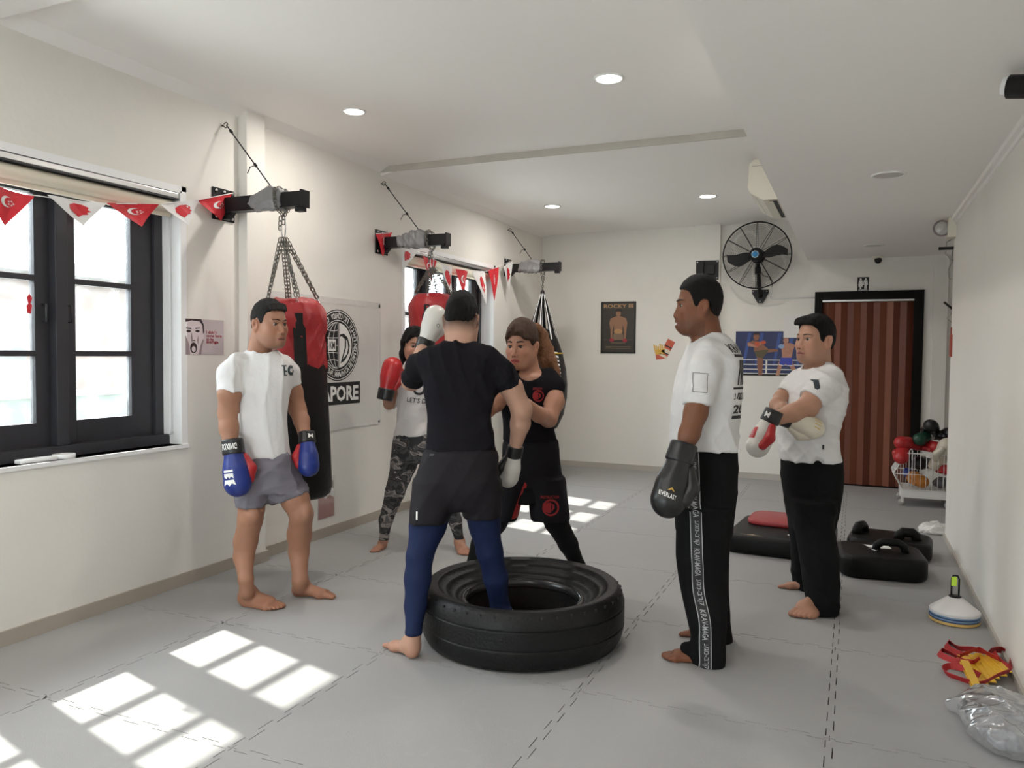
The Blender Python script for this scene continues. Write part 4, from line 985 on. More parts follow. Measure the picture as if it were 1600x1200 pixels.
for k in range(2):
    a0 = math.radians((2, 182)[k]); bm = bmesh.new(); rows = []
    for i in range(9):
        q = i/8; r_ = 0.06+0.27*q; w_ = (0.030+0.036*math.sin(min(1, q*1.2)*math.pi*0.8))*(1-0.4*max(0, q-0.8)*5*0.5); row = []
        for j in range(5):
            s_ = (j/4-0.5)*2*w_; a = a0+0.28*math.sin(q*2.6)-0.12*q; c, s2 = math.cos(a), math.sin(a); row.append((r_*c-s_*s2, yb+0.02+0.035*(j/4-0.5)*2, r_*s2+s_*c))
        rows.append(row)
    for side in (0, 0.003):
        g = [[bm.verts.new((x, y+side, z)) for x, y, z in row] for row in rows]
        for i in range(8):
            for j in range(4): f = bm.faces.new((g[i][j], g[i+1][j], g[i+1][j+1], g[i][j+1])); f.smooth = True
    obj('blade', bm, blade_m, t)
Ry = Matrix.Rotation(math.pi/2, 4, 'X')
hb = obj('hub', lathe(bmesh.new(), [(0, 0.0), (0.055, 0.0), (0.075, -0.02), (0.078, -0.05), (0.05, -0.07), (0, -0.072)], 28, Matrix.Translation((0, yb-0.10, 0)) @ Ry @ Matrix.Scale(1, 4)), black_metal, t)
obj('badge_ring', lathe(bmesh.new(), [(0, 0), (0.040, 0), (0.040, 0.006), (0, 0.006)], 24, Matrix.Translation((-0.008, yb-0.098, 0.0)) @ Ry), mat('pale_blue_badge', (0.45, 0.62, 0.72), 0.4), hb)
obj('badge', lathe(bmesh.new(), [(0, 0), (0.030, 0), (0.030, 0.004), (0, 0.004)], 24, Matrix.Translation((-0.008, yb-0.103, 0.0)) @ Ry), mat('blue_badge', (0.03, 0.22, 0.50), 0.4), hb)
obj('motor', lathe(bmesh.new(), [(0, 0.0), (0.075, 0.0), (0.085, -0.05), (0.075, -0.14), (0, -0.15)], 24, Matrix.Translation((0, yb+0.06, 0)) @ Ry), black_metal, t)
bm = bmesh.new(); tube(bm, [(0, yb+0.13, 0), (0.002, yb+0.14, -0.14), (0.01, yb+0.2, -0.30), (0.012, -0.10, -0.40), (0.014, -0.03, -0.44)], [0.02, 0.022, 0.024, 0.024, 0.026], 10); lathe(bm, [(0.034, -0.04), (0.034, 0.04)], 12, Matrix.Translation((0.0, yb+0.14, -0.16)))
obj('neck', bm, black_metal, t)
bm = bmesh.new(); prism(bm, [(-0.085, 0.07), (0.10, 0.07), (0.10, 0.03), (0.035, -0.085), (-0.02, -0.085), (-0.085, 0.03)], 0.03, frame((0.005, 0, -0.435), (1, 0, 0), (0, 0, 1), (0, -1, 0))); mp_ = obj('wall_mount', bm, black_metal, t)
for x, z in ((-0.065, 0.05), (0.085, 0.05), (0.012, -0.065)): obj('bolt', lathe(bmesh.new(), [(0.010, 0), (0.010, 0.008), (0, 0.008)], 8, Matrix.Translation((x, -0.03, -0.435+z)) @ Ry), bright_steel, mp_)
tubeo('cord', [(0.02, yb+0.12, -0.15), (0.06, yb+0.15, -0.22), (0.12, yb+0.22, -0.23), (0.14, -0.01, -0.30), (0.13, -0.008, -0.46)], 0.004, black_metal, t, 6)
# conduit from the fan to the door
tubeo('conduit', [(-0.905, YB-0.008, 2.26), (-0.90, YB-0.008, 2.125), (-0.895, YB-0.008, 2.118), (-0.36, YB-0.010, 2.128)], 0.007, white_paint, None, 6)
tag(bpy.data.objects['conduit'], 'thin white conduit running from the fan to the door frame', 'conduit')
# spare plate bracket on the pilaster
t = empty('wall_plate', (-1.63, YB-0.09, 2.465)); tag(t, 'square black steel plate bracket with bolts on the back pilaster', 'bracket')
pl = box('plate', -0.133, 0.133, -0.012, 0, -0.115, 0.115, black_metal, t, 0.003); box('rib', -0.05, -0.035, -0.06, -0.012, -0.10, 0.10, black_metal, t); box('socket', 0.01, 0.09, -0.05, -0.012, -0.05, 0.06, black_metal, t, 0.004)
for x in (-0.115, 0.115):
    for z in (-0.095, 0.095): obj('bolt', lathe(bmesh.new(), [(0.011, 0), (0.011, 0.008), (0, 0.008)], 8, Matrix.Translation((x, -0.012, z)) @ Ry), bright_steel, pl)

# ---- air conditioner on the face of the soffit
t = empty('air_conditioner', (XS, 6.6, 2.78)); tag(t, 'cream split air conditioner mounted on the soffit face', 'air conditioner')
acm = mat('cream_plastic', (0.74, 0.70, 0.60), 0.4, 0.02, 4)
sec = [(0.0, 0.15), (-0.21, 0.15), (-0.245, 0.12), (-0.252, -0.06), (-0.235, -0.10), (-0.14, -0.155), (0.0, -0.155)]
bm = prism(bmesh.new(), sec, 0.86, frame((0, -0.43, 0), (1, 0, 0), (0, 0, 1), (0, 1, 0))); obj('body', bm, acm, t)
for k in range(3):
    x0 = -0.195+0.045*k; z0 = -0.112-0.022*k
    box('louvre', x0, x0+0.034, -0.38, 0.38, z0-0.012, z0-0.006, acm if k else dk, t, 0, Matrix.Identity(4))
box('outlet', -0.10, -0.045, -0.36, 0.38, -0.162, -0.154, ink, t); box('seam', -0.224, -0.0, -0.432, -0.430, 0.10, 0.103, midg, t)
# ---- ceiling camera, bullet camera, emergency lamp, hooks, ornament at the right
p = on_plane(1371, 408, 2, ZS); p = Vector((0.205, YB-0.14, ZS)); t = empty('dome_camera', tuple(p)); tag(t, 'small white and black dome camera on the soffit above the restroom sign', 'camera')
obj('base', lathe(bmesh.new(), [(0.055, 0), (0.052, -0.018), (0.035, -0.030), (0, -0.03)], 20), acm, t); obj('lens_ball', lathe(bmesh.new(), [(0, 0.038)]+[(0.038*math.sin(a), 0.038*math.cos(a)) for a in np.linspace(0.2, 2.9, 12)]+[(0, -0.038)], 20, Matrix.Translation((0.005, -0.01, -0.045))), ink, t)
p = on_plane(1604, 138, 2, 2.47); t = empty('bullet_camera', (p.x, p.y, ZS)); tag(t, 'black and white security camera hanging under the near soffit', 'camera')
Rc = frame((0, 0, -0.075), RGT, UPV, -FWD) @ Matrix.Rotation(0.75, 4, 'Y') @ Matrix.Rotation(0.25, 4, 'X')
obj('housing', lathe(bmesh.new(), [(0, -0.08), (0.034, -0.08), (0.038, -0.06), (0.038, 0.075), (0.033, 0.08), (0.030, 0.07), (0, 0.07)], 24, Rc), white_paint, t)
obj('lens', lathe(bmesh.new(), [(0, 0.066), (0.029, 0.066), (0.029, 0.073), (0.012, 0.074), (0, 0.068)], 24, Rc), ink, t)
obj('sun_shield', lathe(bmesh.new(), [(0.040, -0.06), (0.044, -0.06), (0.044, 0.10), (0.040, 0.10)], 24, Rc, True), black_metal, t)
tubeo('bracket', [(0, 0, 0), (0, 0, -0.03), (0, 0, -0.05)], 0.012, white_paint, t)
t = empty('emergency_light', (XR-0.03, YC-0.05, 2.48)); tag(t, 'white emergency light with a round glass lamp at the wall corner', 'lamp')
box('case', -0.03, 0.055, -0.10, 0.05, -0.085, 0.07, acm, t, 0.006)
lampM = Matrix.Translation((-0.070, -0.06, -0.01)) @ frame((0, 0, 0), RGT, UPV, -FWD) @ Matrix.Rotation(-0.25, 4, 'Y')
obj('lamp_housing', lathe(bmesh.new(), [(0, -0.055), (0.045, -0.045), (0.062, 0.0), (0.064, 0.012), (0.058, 0.012), (0, 0.0)], 28, lampM), acm, t)
obj('reflector', lathe(bmesh.new(), [(0.057, 0.011), (0.05, 0.024), (0.025, 0.034), (0, 0.036)], 28, lampM), mat('clear_lens', (0.50, 0.50, 0.49), 0.08, 0.3, 40, 0.6, 60, coat=1.0), t); obj('lamp_rim', lathe(bmesh.new(), [(0.056, 0.008), (0.066, 0.008), (0.066, 0.016), (0.056, 0.016)], 28, lampM, True), midg, t)
t = empty('wall_hook', (XR+0.02, YC, 2.33)); tag(t, 'black rod hook with grey cables under the emergency light', 'hook')
box('rod', -0.125, 0.02, 0.02, 0.04, -0.012, 0.012, black_metal, t); box('plate', -0.0, 0.06, 0, 0.02, -0.04, 0.04, black_metal, t)
cable = mat('grey_cable', (0.30, 0.29, 0.27), 0.5)
tubeo('cable', [(0.0, 0.03, 0.09), (-0.07, 0.03, 0.05), (-0.075, 0.03, -0.04), (-0.03, 0.03, -0.10), (-0.02, 0.03, 0.02)], 0.005, cable, t, 6); tubeo('cable_loop', [(-0.02, 0.03, -0.09), (-0.05, 0.03, -0.17), (-0.045, 0.03, -0.24), (-0.015, 0.03, -0.25), (0.0, 0.03, -0.17), (-0.015, 0.03, -0.10)], 0.004, cable, t, 6)
t = empty('wall_hook', (XR+0.02, YC, 1.87)); tag(t, 'black slanted peg hook on the wall end below the cables', 'hook')
tubeo('peg', [(0.0, 0.02, -0.04), (-0.075, 0.03, 0.03)], 0.009, black_metal, t, 8); box('plate', -0.02, 0.04, 0, 0.02, -0.06, 0.06, black_metal, t); tubeo('wire', [(-0.01, 0.03, -0.05), (-0.05, 0.03, -0.10), (-0.01, 0.03, -0.14)], 0.003, cable, t, 6)
t = empty('wall_ornament', (XR, YC-0.06, 1.56)); tag(t, 'narrow red paper ornament on the right wall edge', 'ornament')
box('card', -0.012, 0, -0.05, 0.045, -0.10, 0.075, mat('red_brown_card', (0.33, 0.06, 0.035), 0.6, 0.3, 30), t); box('tassel', -0.01, 0, 0.01, 0.02, 0.075, 0.135, MATS['red_brown_card'], t)
# ---- red paper cut on the first window, remote and tape roll on the sill
p = on_plane(46, 474, 0, XG+0.026); t = obj('paper_cut', place(flat([[(-0.012, -0.05), (0.008, -0.055), (0.014, -0.01), (0.006, 0.0), (0.016, 0.03), (0.0, 0.05), (-0.014, 0.03), (-0.006, 0.0), (-0.016, -0.015)]]), frame((0, 0, 0), (0, 1, 0), (0, 0, 1))), red_cloth, None, p); tag(t, 'small red paper cutout stuck on the window stile', 'decoration')
p = on_plane(57, 716, 2, WZ0+0.01); t = obj('remote_control', bx(bmesh.new(), -0.025, 0.025, -0.10, 0.10, 0, 0.022, None, 0.006), white_paint, None, (XL-0.045, on_plane(57, 716, 0, XL-0.045).y, WZ0)); tag(t, 'white remote control lying on the window sill', 'remote')
t = obj('tape_roll', lathe(bmesh.new(), [(0.032, 0), (0.055, 0), (0.055, 0.024), (0.032, 0.024)], 32, None, True), white_paint, None, (XL-0.05, on_plane(100, 711, 0, XL-0.05).y, WZ0)); tag(t, 'white roll of tape lying on the window sill', 'tape roll')

# ================================================================ things on the floor
# ---- truck tyre
tc = Vector((-1.336, 3.21, 0))+Vector((-_sy, _cy, 0))*0.495+Vector((_cy, _sy, 0))*0.0
t = empty('tyre', (tc.x, tc.y, 0)); tag(t, 'large worn black truck tyre lying flat on the mats', 'tyre'); HT, RO = 0.30, 0.52
prof = [(0.292, 0.08), (0.287, 0.165), (0.290, 0.190), (0.300, 0.203), (0.316, 0.206), (0.319, 0.203), (0.335, 0.212), (0.339, 0.218), (0.350, 0.224), (0.354, 0.223), (0.385, 0.246), (0.388, 0.2505), (0.397, 0.2555), (0.400, 0.2545), (0.430, 0.273), (0.433, 0.2775), (0.443, 0.2815), (0.446, 0.280), (0.466, 0.287), (0.480, 0.286), (0.484, 0.283), (0.492, 0.278), (0.500, 0.266), (0.508, 0.250), (0.514, 0.232)]
grv = lambda z: [(RO, z+0.012), (RO, z+0.006), (RO-0.0005, z+0.004), (RO-0.006, z+0.002), (RO-0.006, z-0.001), (RO-0.0005, z-0.003), (RO, z-0.005), (RO, z-0.011)]
prof += grv(0.200)+[(RO, 0.175), (RO, 0.135)]+grv(0.110)+[(RO-0.004, 0.075), (RO-0.012, 0.045), (0.49, 0.012), (0.46, 0.0), (0.36, 0.002), (0.30, 0.02)]
obj('casing', lathe(bmesh.new(), prof, 128, None, True), rubber, t)
bm = bmesh.new(); lathe(bm, [(0.284, 0.165), (0.283, 0.185), (0.288, 0.202), (0.301, 0.211), (0.316, 0.209), (0.318, 0.203), (0.300, 0.200), (0.291, 0.188), (0.289, 0.170)], 96, None, True); obj('bead', bm, mat('shiny_rubber', (0.022, 0.022, 0.024), 0.22, 0.1, 8), t)
bm = bmesh.new()
for k in range(44):
    a = 2*math.pi*k/44; bx(bm, 0.5010, 0.5075, -0.005, 0.005, 0.254, 0.266, Matrix.Rotation(a, 4, 'Z'))
obj('shoulder_nicks', bm, ink, t)['kind'] = 'stuff'
# ---- kick shields
vinyl = mat('black_pad_vinyl', (0.006, 0.006, 0.006), 0.45, 0.2, 7, 0.25, 30, spec=0.18); red_pad = mat('red_pad_vinyl', (0.34, 0.030, 0.035), 0.38, 0.15, 8, 0.2, 30)
def pad(name, label, x, y, z, lx, ly, h, rz, m, cr=0.09):
    t = empty(name, (x, y, z), rz); tag(t, label, 'training pad')
    poly = []
    for sx, sy, a0 in ((1, 1, 0), (-1, 1, 90), (-1, -1, 180), (1, -1, 270)):
        for k in range(5): a = math.radians(a0+90*k/4); poly.append((sx*(lx/2-cr)+cr*math.cos(a), sy*(ly/2-cr)+cr*math.sin(a)))
    bm = prism(bmesh.new(), poly, h); es = [e for e in bm.edges if abs(e.verts[0].co.z-e.verts[1].co.z) < 1e-6]
    bmesh.ops.bevel(bm, geom=es, offset=min(0.035, h*0.3), segments=3, affect='EDGES', profile=0.5); obj('cushion', bm, m, t, None, True)
    return t
def pad_handle(t, x, y, z, ln, rz, r=0.024, rise=0.05):
    c, s_ = math.cos(rz), math.sin(rz); pts = [Vector((x+c*u, y+s_*u, z+v)) for u, v in ((-ln/2, -0.02), (-ln/2+0.012, rise*0.6), (-ln/4, rise), (ln/4, rise), (ln/2-0.012, rise*0.6), (ln/2, -0.02))]
    tubeo('handle', pts, r, vinyl, t, 10)
t = pad('kick_shield', 'big black kick shield with a worn tear under the red pad', -0.475, 6.28, 0, 0.72, 0.86, 0.135, -0.08, vinyl)
obj('tear', flat([[(-0.25, -0.36), (-0.18, -0.355), (-0.15, -0.33), (-0.14, -0.355), (-0.07, -0.37), (-0.14, -0.372), (-0.19, -0.37)]]), mat('torn_foam', (0.42, 0.32, 0.22), 0.8), t).location = (0, 0, 0.1365)
obj('badge', flat([rng_circle(0.12, -0.22, 0.05, 18, ry=0.035)]), white_ink, t).location = (0, 0, 0.1365)
pad('kick_pad', 'thin worn red pad lying on the big black kick shield', -0.44, 6.50, 0.1365, 0.60, 0.46, 0.036, -0.06, red_pad, 0.12)
t = pad('kick_shield', 'black kick shield with curved handles, nearest the man in black trousers', 0.19, 5.80, 0, 0.54, 0.50, 0.15, 0.10, vinyl, 0.12); pad_handle(t, 0.06, -0.02, 0.15, 0.19, 0.0, 0.026, 0.06)
obj('label_patch', flat([[(-0.06, 0.04), (0.08, 0.05), (0.07, 0.13), (-0.09, 0.12)]]), white_ink, t).location = (0, 0, 0.1512)
tubeo('buckle', [(-0.07, 0.0, 0.154), (-0.03, -0.06, 0.154), (-0.02, -0.05, 0.154), (-0.06, 0.01, 0.154)], 0.004, bright_steel, t, 6, True)
t = pad('kick_shield', 'black kick shield with two rolled handles behind the other black shield', 0.27, 6.36, 0, 0.56, 0.46, 0.135, -0.10, vinyl, 0.12); pad_handle(t, 0.12, -0.06, 0.135, 0.13, 0.2, 0.036, 0.05); pad_handle(t, -0.20, 0.02, 0.135, 0.13, 1.2, 0.034, 0.05)
# ---- marker cones on a carrier
p = on_plane(1491, 970, 2, 0.0); t = empty('cone_stack', (p.x, p.y, 0)); tag(t, 'stack of yellow, blue and white marker cones on a black carrier', 'cones')
cm = [mat('yellow_cone', (0.66, 0.43, 0.13), 0.5), mat('yellow_cone', None), mat('blue_cone', (0.025, 0.06, 0.16), 0.5), mat('pale_blue_cone', (0.20, 0.30, 0.44), 0.5), mat('blue_cone', None), mat('pale_blue_cone', None), mat('white_cone', (0.72, 0.69, 0.68), 0.5), mat('white_cone', None)]
for k in range(8):
    z = 0.004+0.0075*k; obj('cone', lathe(bmesh.new(), [(0.118, z), (0.124, z), (0.126, z+0.006), (0.118, z+0.012), (0.034, z+0.078), (0.028, z+0.078), (0.030, z+0.072), (0.112, z+0.008)], 40, None, True), cm[k], t)
bm = bmesh.new(); tube(bm, [(-0.018, 0, 0.0), (-0.018, 0, 0.235), (-0.010, 0, 0.252), (0.010, 0, 0.252), (0.018, 0, 0.235), (0.018, 0, 0.0)], 0.005, 8); lathe(bm, [(0, 0.135), (0.032, 0.135), (0.032, 0.141), (0, 0.141)], 20); obj('carrier', bm, black_metal, t)
obj('strap', bx(bmesh.new(), -0.020, 0.006, -0.007, 0.007, 0.195, 0.245, None, 0.002), mat('neon_yellow', (0.55, 0.80, 0.06), 0.5), t)
# ---- folded agility ladder: yellow rungs and red webbing
yr = mat('yellow_rung', (0.72, 0.42, 0.03), 0.45, 0.1, 10); rw = mat('red_webbing', (0.40, 0.018, 0.02), 0.6, 0.15, 14, 0.3, 120)
c0 = on_plane(1535, 1040, 2, 0.0); t = empty('agility_ladder', (c0.x, c0.y, 0)); tag(t, 'folded training ladder of yellow rungs and red webbing on the floor', 'ladder')
W_ = lambda px, py, z: on_plane(px, py, 2, z)-Vector((c0.x, c0.y, 0))
rung = [((1500, 1024), (1527, 1080)), ((1512, 1026), (1540, 1072)), ((1519, 1023), (1551, 1066)), ((1528, 1021), (1556, 1060)), ((1536, 1024), (1568, 1056)), ((1545, 1022), (1575, 1050)), ((1507, 1032), (1532, 1084))]
for k, (a, b) in enumerate(rung):
    A, B = W_(*a, 0.012+0.006*k), W_(*b, 0.014+0.006*k); d = (B-A).normalized(); s_ = Vector((0, 0, 1)).cross(d).normalized(); L2 = (B-A).length
    obj('rung', bx(bmesh.new(), 0, L2, -0.017, 0.017, -0.003, 0.003, frame(A, d, s_, d.cross(s_)), 0.002), yr, t)
def webbing(pts, w_=0.030):
    P = [W_(*q) for q in pts]; n = 5; Q = []
    for i in range(len(P)-1):
        a = P[max(0, i-1)]; b = P[i]; c = P[i+1]; d = P[min(len(P)-1, i+2)]
        for k in range(n): u = k/n; Q.append(0.5*((2*b)+(c-a)*u+(2*a-5*b+4*c-d)*u*u+(-a+3*b-3*c+d)*u**3))
    Q.append(P[-1]); bm = bmesh.new(); rows = []
    for i, p in enumerate(Q):
        tg = (Q[min(i+1, len(Q)-1)]-Q[max(i-1, 0)]).normalized(); up = Vector((0, 0, 1)); up = (up-tg*up.dot(tg)).normalized(); sd_ = tg.cross(up)
        up2 = (up*0.85+sd_*0.5).normalized(); n2 = tg.cross(up2)
        rows.append([bm.verts.new(p+up2*(e*w_/2)+n2*f+Vector((0, 0, w_*0.42))) for e, f in ((-1, 0), (1, 0), (1, 0.0025), (-1, 0.0025))])
    for r0, r1 in zip(rows[:-1], rows[1:]):
        for j in range(4): bm.faces.new((r0[j], r0[(j+1) % 4], r1[(j+1) % 4], r1[j]))
    bmesh.ops.recalc_face_normals(bm, faces=bm.faces); return obj('webbing', bm, rw, t)
webbing([(1512, 1030, 0.0), (1490, 1022, 0.0), (1478, 1012, 0.0), (1483, 1006, 0.0), (1497, 1016, 0.0), (1520, 1018, 0.02), (1538, 1022, 0.04)])
webbing([(1520, 1040, 0.01), (1490, 1036, 0.0), (1468, 1026, 0.0), (1472, 1019, 0.0), (1492, 1028, 0.0), (1515, 1040, 0.01), (1530, 1032, 0.04)])
webbing([(1530, 1060, 0.02), (1510, 1050, 0.01), (1485, 1045, 0.0), (1475, 1050, 0.0), (1482, 1058, 0.0), (1510, 1068, 0.0), (1532, 1072, 0.02), (1560, 1058, 0.05), (1578, 1052, 0.05)])
webbing([(1545, 1022, 0.04), (1560, 1020, 0.02), (1575, 1026, 0.01), (1582, 1040, 0.01), (1577, 1050, 0.02), (1560, 1040, 0.02), (1550, 1026, 0.03)], 0.04)
webbing([(1500, 1028, 0.03), (1515, 1022, 0.045), (1530, 1018, 0.05), (1545, 1026, 0.05), (1562, 1034, 0.05)])
# ---- clear plastic bag with grey clothes in it
c0 = Vector((0.555, 3.475, 0)); t = empty('plastic_bag', tuple(c0)); tag(t, 'crumpled clear plastic bag of dark clothes on the floor by the right wall', 'bag')
s = Solid(0.006); s.ell((0.0, 0.02, 0.055), (0.125, 0.20, 0.065), None, 0.04); s.ell((0.03, -0.06, 0.05), (0.10, 0.14, 0.06), None, 0.04); s.post.append(wrinkle(0.03, 5, 30)); s.post.append(lambda D, X, Y, Z: np.maximum(D, 0.004-Z+0*X+0*Y))
obj('clothes', s.mesh('clothes'), mat('dark_grey_clothes', (0.10, 0.10, 0.125), 0.8, 0.5, 6, 0.4, 30), t)
s = Solid(0.006); s.ell((0.0, 0.0, 0.06), (0.15, 0.27, 0.092), None, 0.04); s.cone((-0.05, 0.10, 0.05), (-0.155, 0.14, 0.03), 0.07, 0.035, 0.06); s.post.append(wrinkle(0.022, 9, 34)); s.post.append(wrinkle(0.010, 19, 80)); s.post.append(lambda D, X, Y, Z: np.maximum(np.maximum(D, 0.001-Z+0*X+0*Y), X-0.145))
pb = bpy.data.materials.new('clear_polythene'); pb.use_nodes = True; N = pb.node_tree.nodes; L = pb.node_tree.links; N.remove(N['Principled BSDF'])
tr = N.new('ShaderNodeBsdfTransparent'); tr.inputs[0].default_value = (0.93, 0.93, 0.94, 1); gl_ = N.new('ShaderNodeBsdfGlossy'); gl_.inputs['Roughness'].default_value = 0.18; df = N.new('ShaderNodeBsdfDiffuse'); df.inputs[0].default_value = (0.75, 0.75, 0.77, 1)
lw = N.new('ShaderNodeLayerWeight'); lw.inputs[0].default_value = 0.42; m1_ = N.new('ShaderNodeMixShader'); m1_.inputs[0].default_value = 0.28; m2_ = N.new('ShaderNodeMixShader')
L.new(tr.outputs[0], m1_.inputs[1]); L.new(df.outputs[0], m1_.inputs[2]); L.new(lw.outputs['Facing'], m2_.inputs[0]); L.new(m1_.outputs[0], m2_.inputs[1]); L.new(gl_.outputs[0], m2_.inputs[2]); L.new(m2_.outputs[0], N['Material Output'].inputs[0])
obj('film', s.mesh('film'), pb, t)
# ---- white towel at the wall end
c0 = Vector((0.655, 7.33, 0)); s = Solid(0.007); s.loft([(0.0, 0, 0, 0.13, 0.13), (0.03, 0, 0, 0.125, 0.125), (0.065, 0, 0.0, 0.10, 0.10)], 0.01, 3, 0.02); s.post.append(wrinkle(0.03, 3, 34, (0.3, 1, 0.1))); s.post.append(lambda D, X, Y, Z: np.maximum(D, 0.001-Z+0*X+0*Y))
t = obj('towel', s.mesh('towel'), mat('white_towel', (0.80, 0.79, 0.77), 0.9, 0.05, 20, 0.4, 120), None, c0); tag(t, 'crumpled white towel on the floor at the end of the right wall', 'towel')
# ---- wire trolley with gloves and helmets
wire = mat('white_wire', (0.80, 0.79, 0.77), 0.35)
t = empty('wire_trolley', (0.60, 8.75, 0)); tag(t, 'white wire basket trolley on castors beside the brown door', 'trolley')
y0, y1, xa, xb = -0.27, 0.15, -0.13, 0.36
endp = [(-0.145, 0.165), (-0.225, 0.315), (-0.11, 0.520)]
bm = bmesh.new()
for y in (y0, y1):
    tube(bm, [Vector((endp[0][0], y, endp[0][1])), Vector((endp[1][0], y, endp[1][1])), Vector((endp[2][0], y, endp[2][1])), Vector((xb, y, 0.52)), Vector((xb, y, 0.165))], 0.0055, 6, True); tube(bm, [(endp[1][0], y, 0.315), (xb, y, 0.315)], 0.004, 6)
for x, z in endp: tube(bm, [(x, y0, z), (x, y1, z)], 0.0055, 6)
obj('basket_frame', bm, wire, t)
def xl(z): return np.interp(z, [0.165, 0.315, 0.52], [-0.145, -0.225, -0.11])
for y in (y0, y1):
    for k in range(11):
        x = -0.19+k*0.05
        if x > xb: break
        zt = 0.52 if x > -0.11 else float(np.interp(x, [-0.225, -0.11], [0.315, 0.52])); zb = 0.165 if x > -0.145 else float(np.interp(-x, [0.145, 0.225], [0.165, 0.315]))
        tubeo('wire', [(x, y, zb), (x, y, zt)], 0.0028, wire, t, 5)
bm = bmesh.new()
for k in range(9): y = y0+(y1-y0)*k/8; tube(bm, [(endp[0][0], y, endp[0][1]), (endp[1][0], y, endp[1][1]), (endp[2][0], y, endp[2][1])], 0.0025, 5)
obj('end_wires', bm, wire, t)
box('base_panel', -0.155, xb, y0, y1, 0.085, 0.165, wire, t, 0.004)
for x in (-0.075, 0.22): tubeo('handle_loop', [(x-0.014, y0-0.008, 0.20), (x-0.014, y0-0.008, 0.545 if x < 0 else 0.30), (x, y0-0.008, 0.565 if x < 0 else 0.32), (x+0.014, y0-0.008, 0.545 if x < 0 else 0.30), (x+0.014, y0-0.008, 0.20)], 0.004, wire, t, 6)
for x, y in ((-0.14, y0+0.02), (0.26, y0+0.02), (-0.14, y1-0.02), (0.26, y1-0.02)):
    o = obj('castor', lathe(bmesh.new(), [(0, -0.011), (0.033, -0.011), (0.036, 0), (0.033, 0.011), (0, 0.011)], 20, Matrix.Translation((x, y, 0.036)) @ Ry), mat('grey_castor', (0.35, 0.34, 0.32), 0.4), t)
    obj('fork', bx(bmesh.new(), x-0.012, x+0.012, y-0.015, y+0.015, 0.036, 0.09), wire, o)
gm = {n_: mat(n_+'_glove_leather', c_, 0.34, 0.08, 9, 0.15, 40) for n_, c_ in dict(red=(0.42, 0.018, 0.022), black=(0.012, 0.012, 0.013), cream=(0.62, 0.57, 0.47), green=(0.008, 0.055, 0.032), orange=(0.55, 0.20, 0.03), blue=(0.012, 0.030, 0.20), white=(0.66, 0.64, 0.60), grey=(0.10, 0.10, 0.105)).items()}
spots = [((-0.135, -0.19, 0.535), 'red', (-0.25, -0.75, -0.6), 'red', 'red boxing glove hanging over the end of the wire trolley', 1.10), ((-0.075, -0.13, 0.60), 'red', (-0.75, -0.6, 0.15), 'red', 'red boxing glove on the heap in the trolley next to the green one', 1.15),
         ((0.045, -0.10, 0.665), 'green', (-0.45, -0.85, -0.1), 'white', 'dark green boxing glove on the heap in the trolley', 1.05), ((0.125, -0.02, 0.74), 'black', (-0.2, -0.75, 0.45), 'black', 'topmost black boxing glove on the trolley heap', 1.1),
         ((0.25, -0.03, 0.70), 'black', (0.3, -0.85, 0.2), 'grey', 'black boxing glove on the heap above the big cream glove', 1.15), ((0.10, -0.10, 0.585), 'red', (0.5, -0.8, 0.0), 'red', 'red boxing glove wedged behind the big cream glove', 1.0),
         ((0.19, -0.18, 0.50), 'cream', (0.35, -0.35, 0.85), 'cream', 'big cream boxing glove standing on the trolley heap', 1.30), ((-0.02, -0.13, 0.27), 'orange', (0.55, -0.7, -0.25), 'blue', 'orange boxing glove with a blue cuff low in the wire trolley', 1.05),
         ((0.22, -0.14, 0.37), 'red', (0.3, -0.9, 0.1), 'white', 'red boxing glove behind the wires at the wall side', 0.85), ((0.22, -0.08, 0.24), 'grey', (-0.3, -0.9, 0), 'black', 'grey boxing glove at the bottom of the trolley', 0.95), ((0.06, 0.02, 0.40), 'black', (-0.4, -0.8, 0.1), 'black', 'black boxing glove in the middle of the wire trolley', 1.15)]
for (x, y, z), cn, dr_, c2, lb, sc_ in spots:
    yy = Vector(dr_).normalized(); zz = (Vector((0.2, 0, 1))-yy*yy.dot(Vector((0.2, 0, 1)))).normalized(); xx = yy.cross(zz)
    g_ = glove(None, frame((0.60+x, 8.75+y, z), xx, yy, zz) @ Matrix.Translation((0, -0.07, 0)), gm[cn], gm[cn], gm[c2], scale=sc_)
    tag(g_, lb, 'boxing glove', 'gloves heaped in the wire trolley')
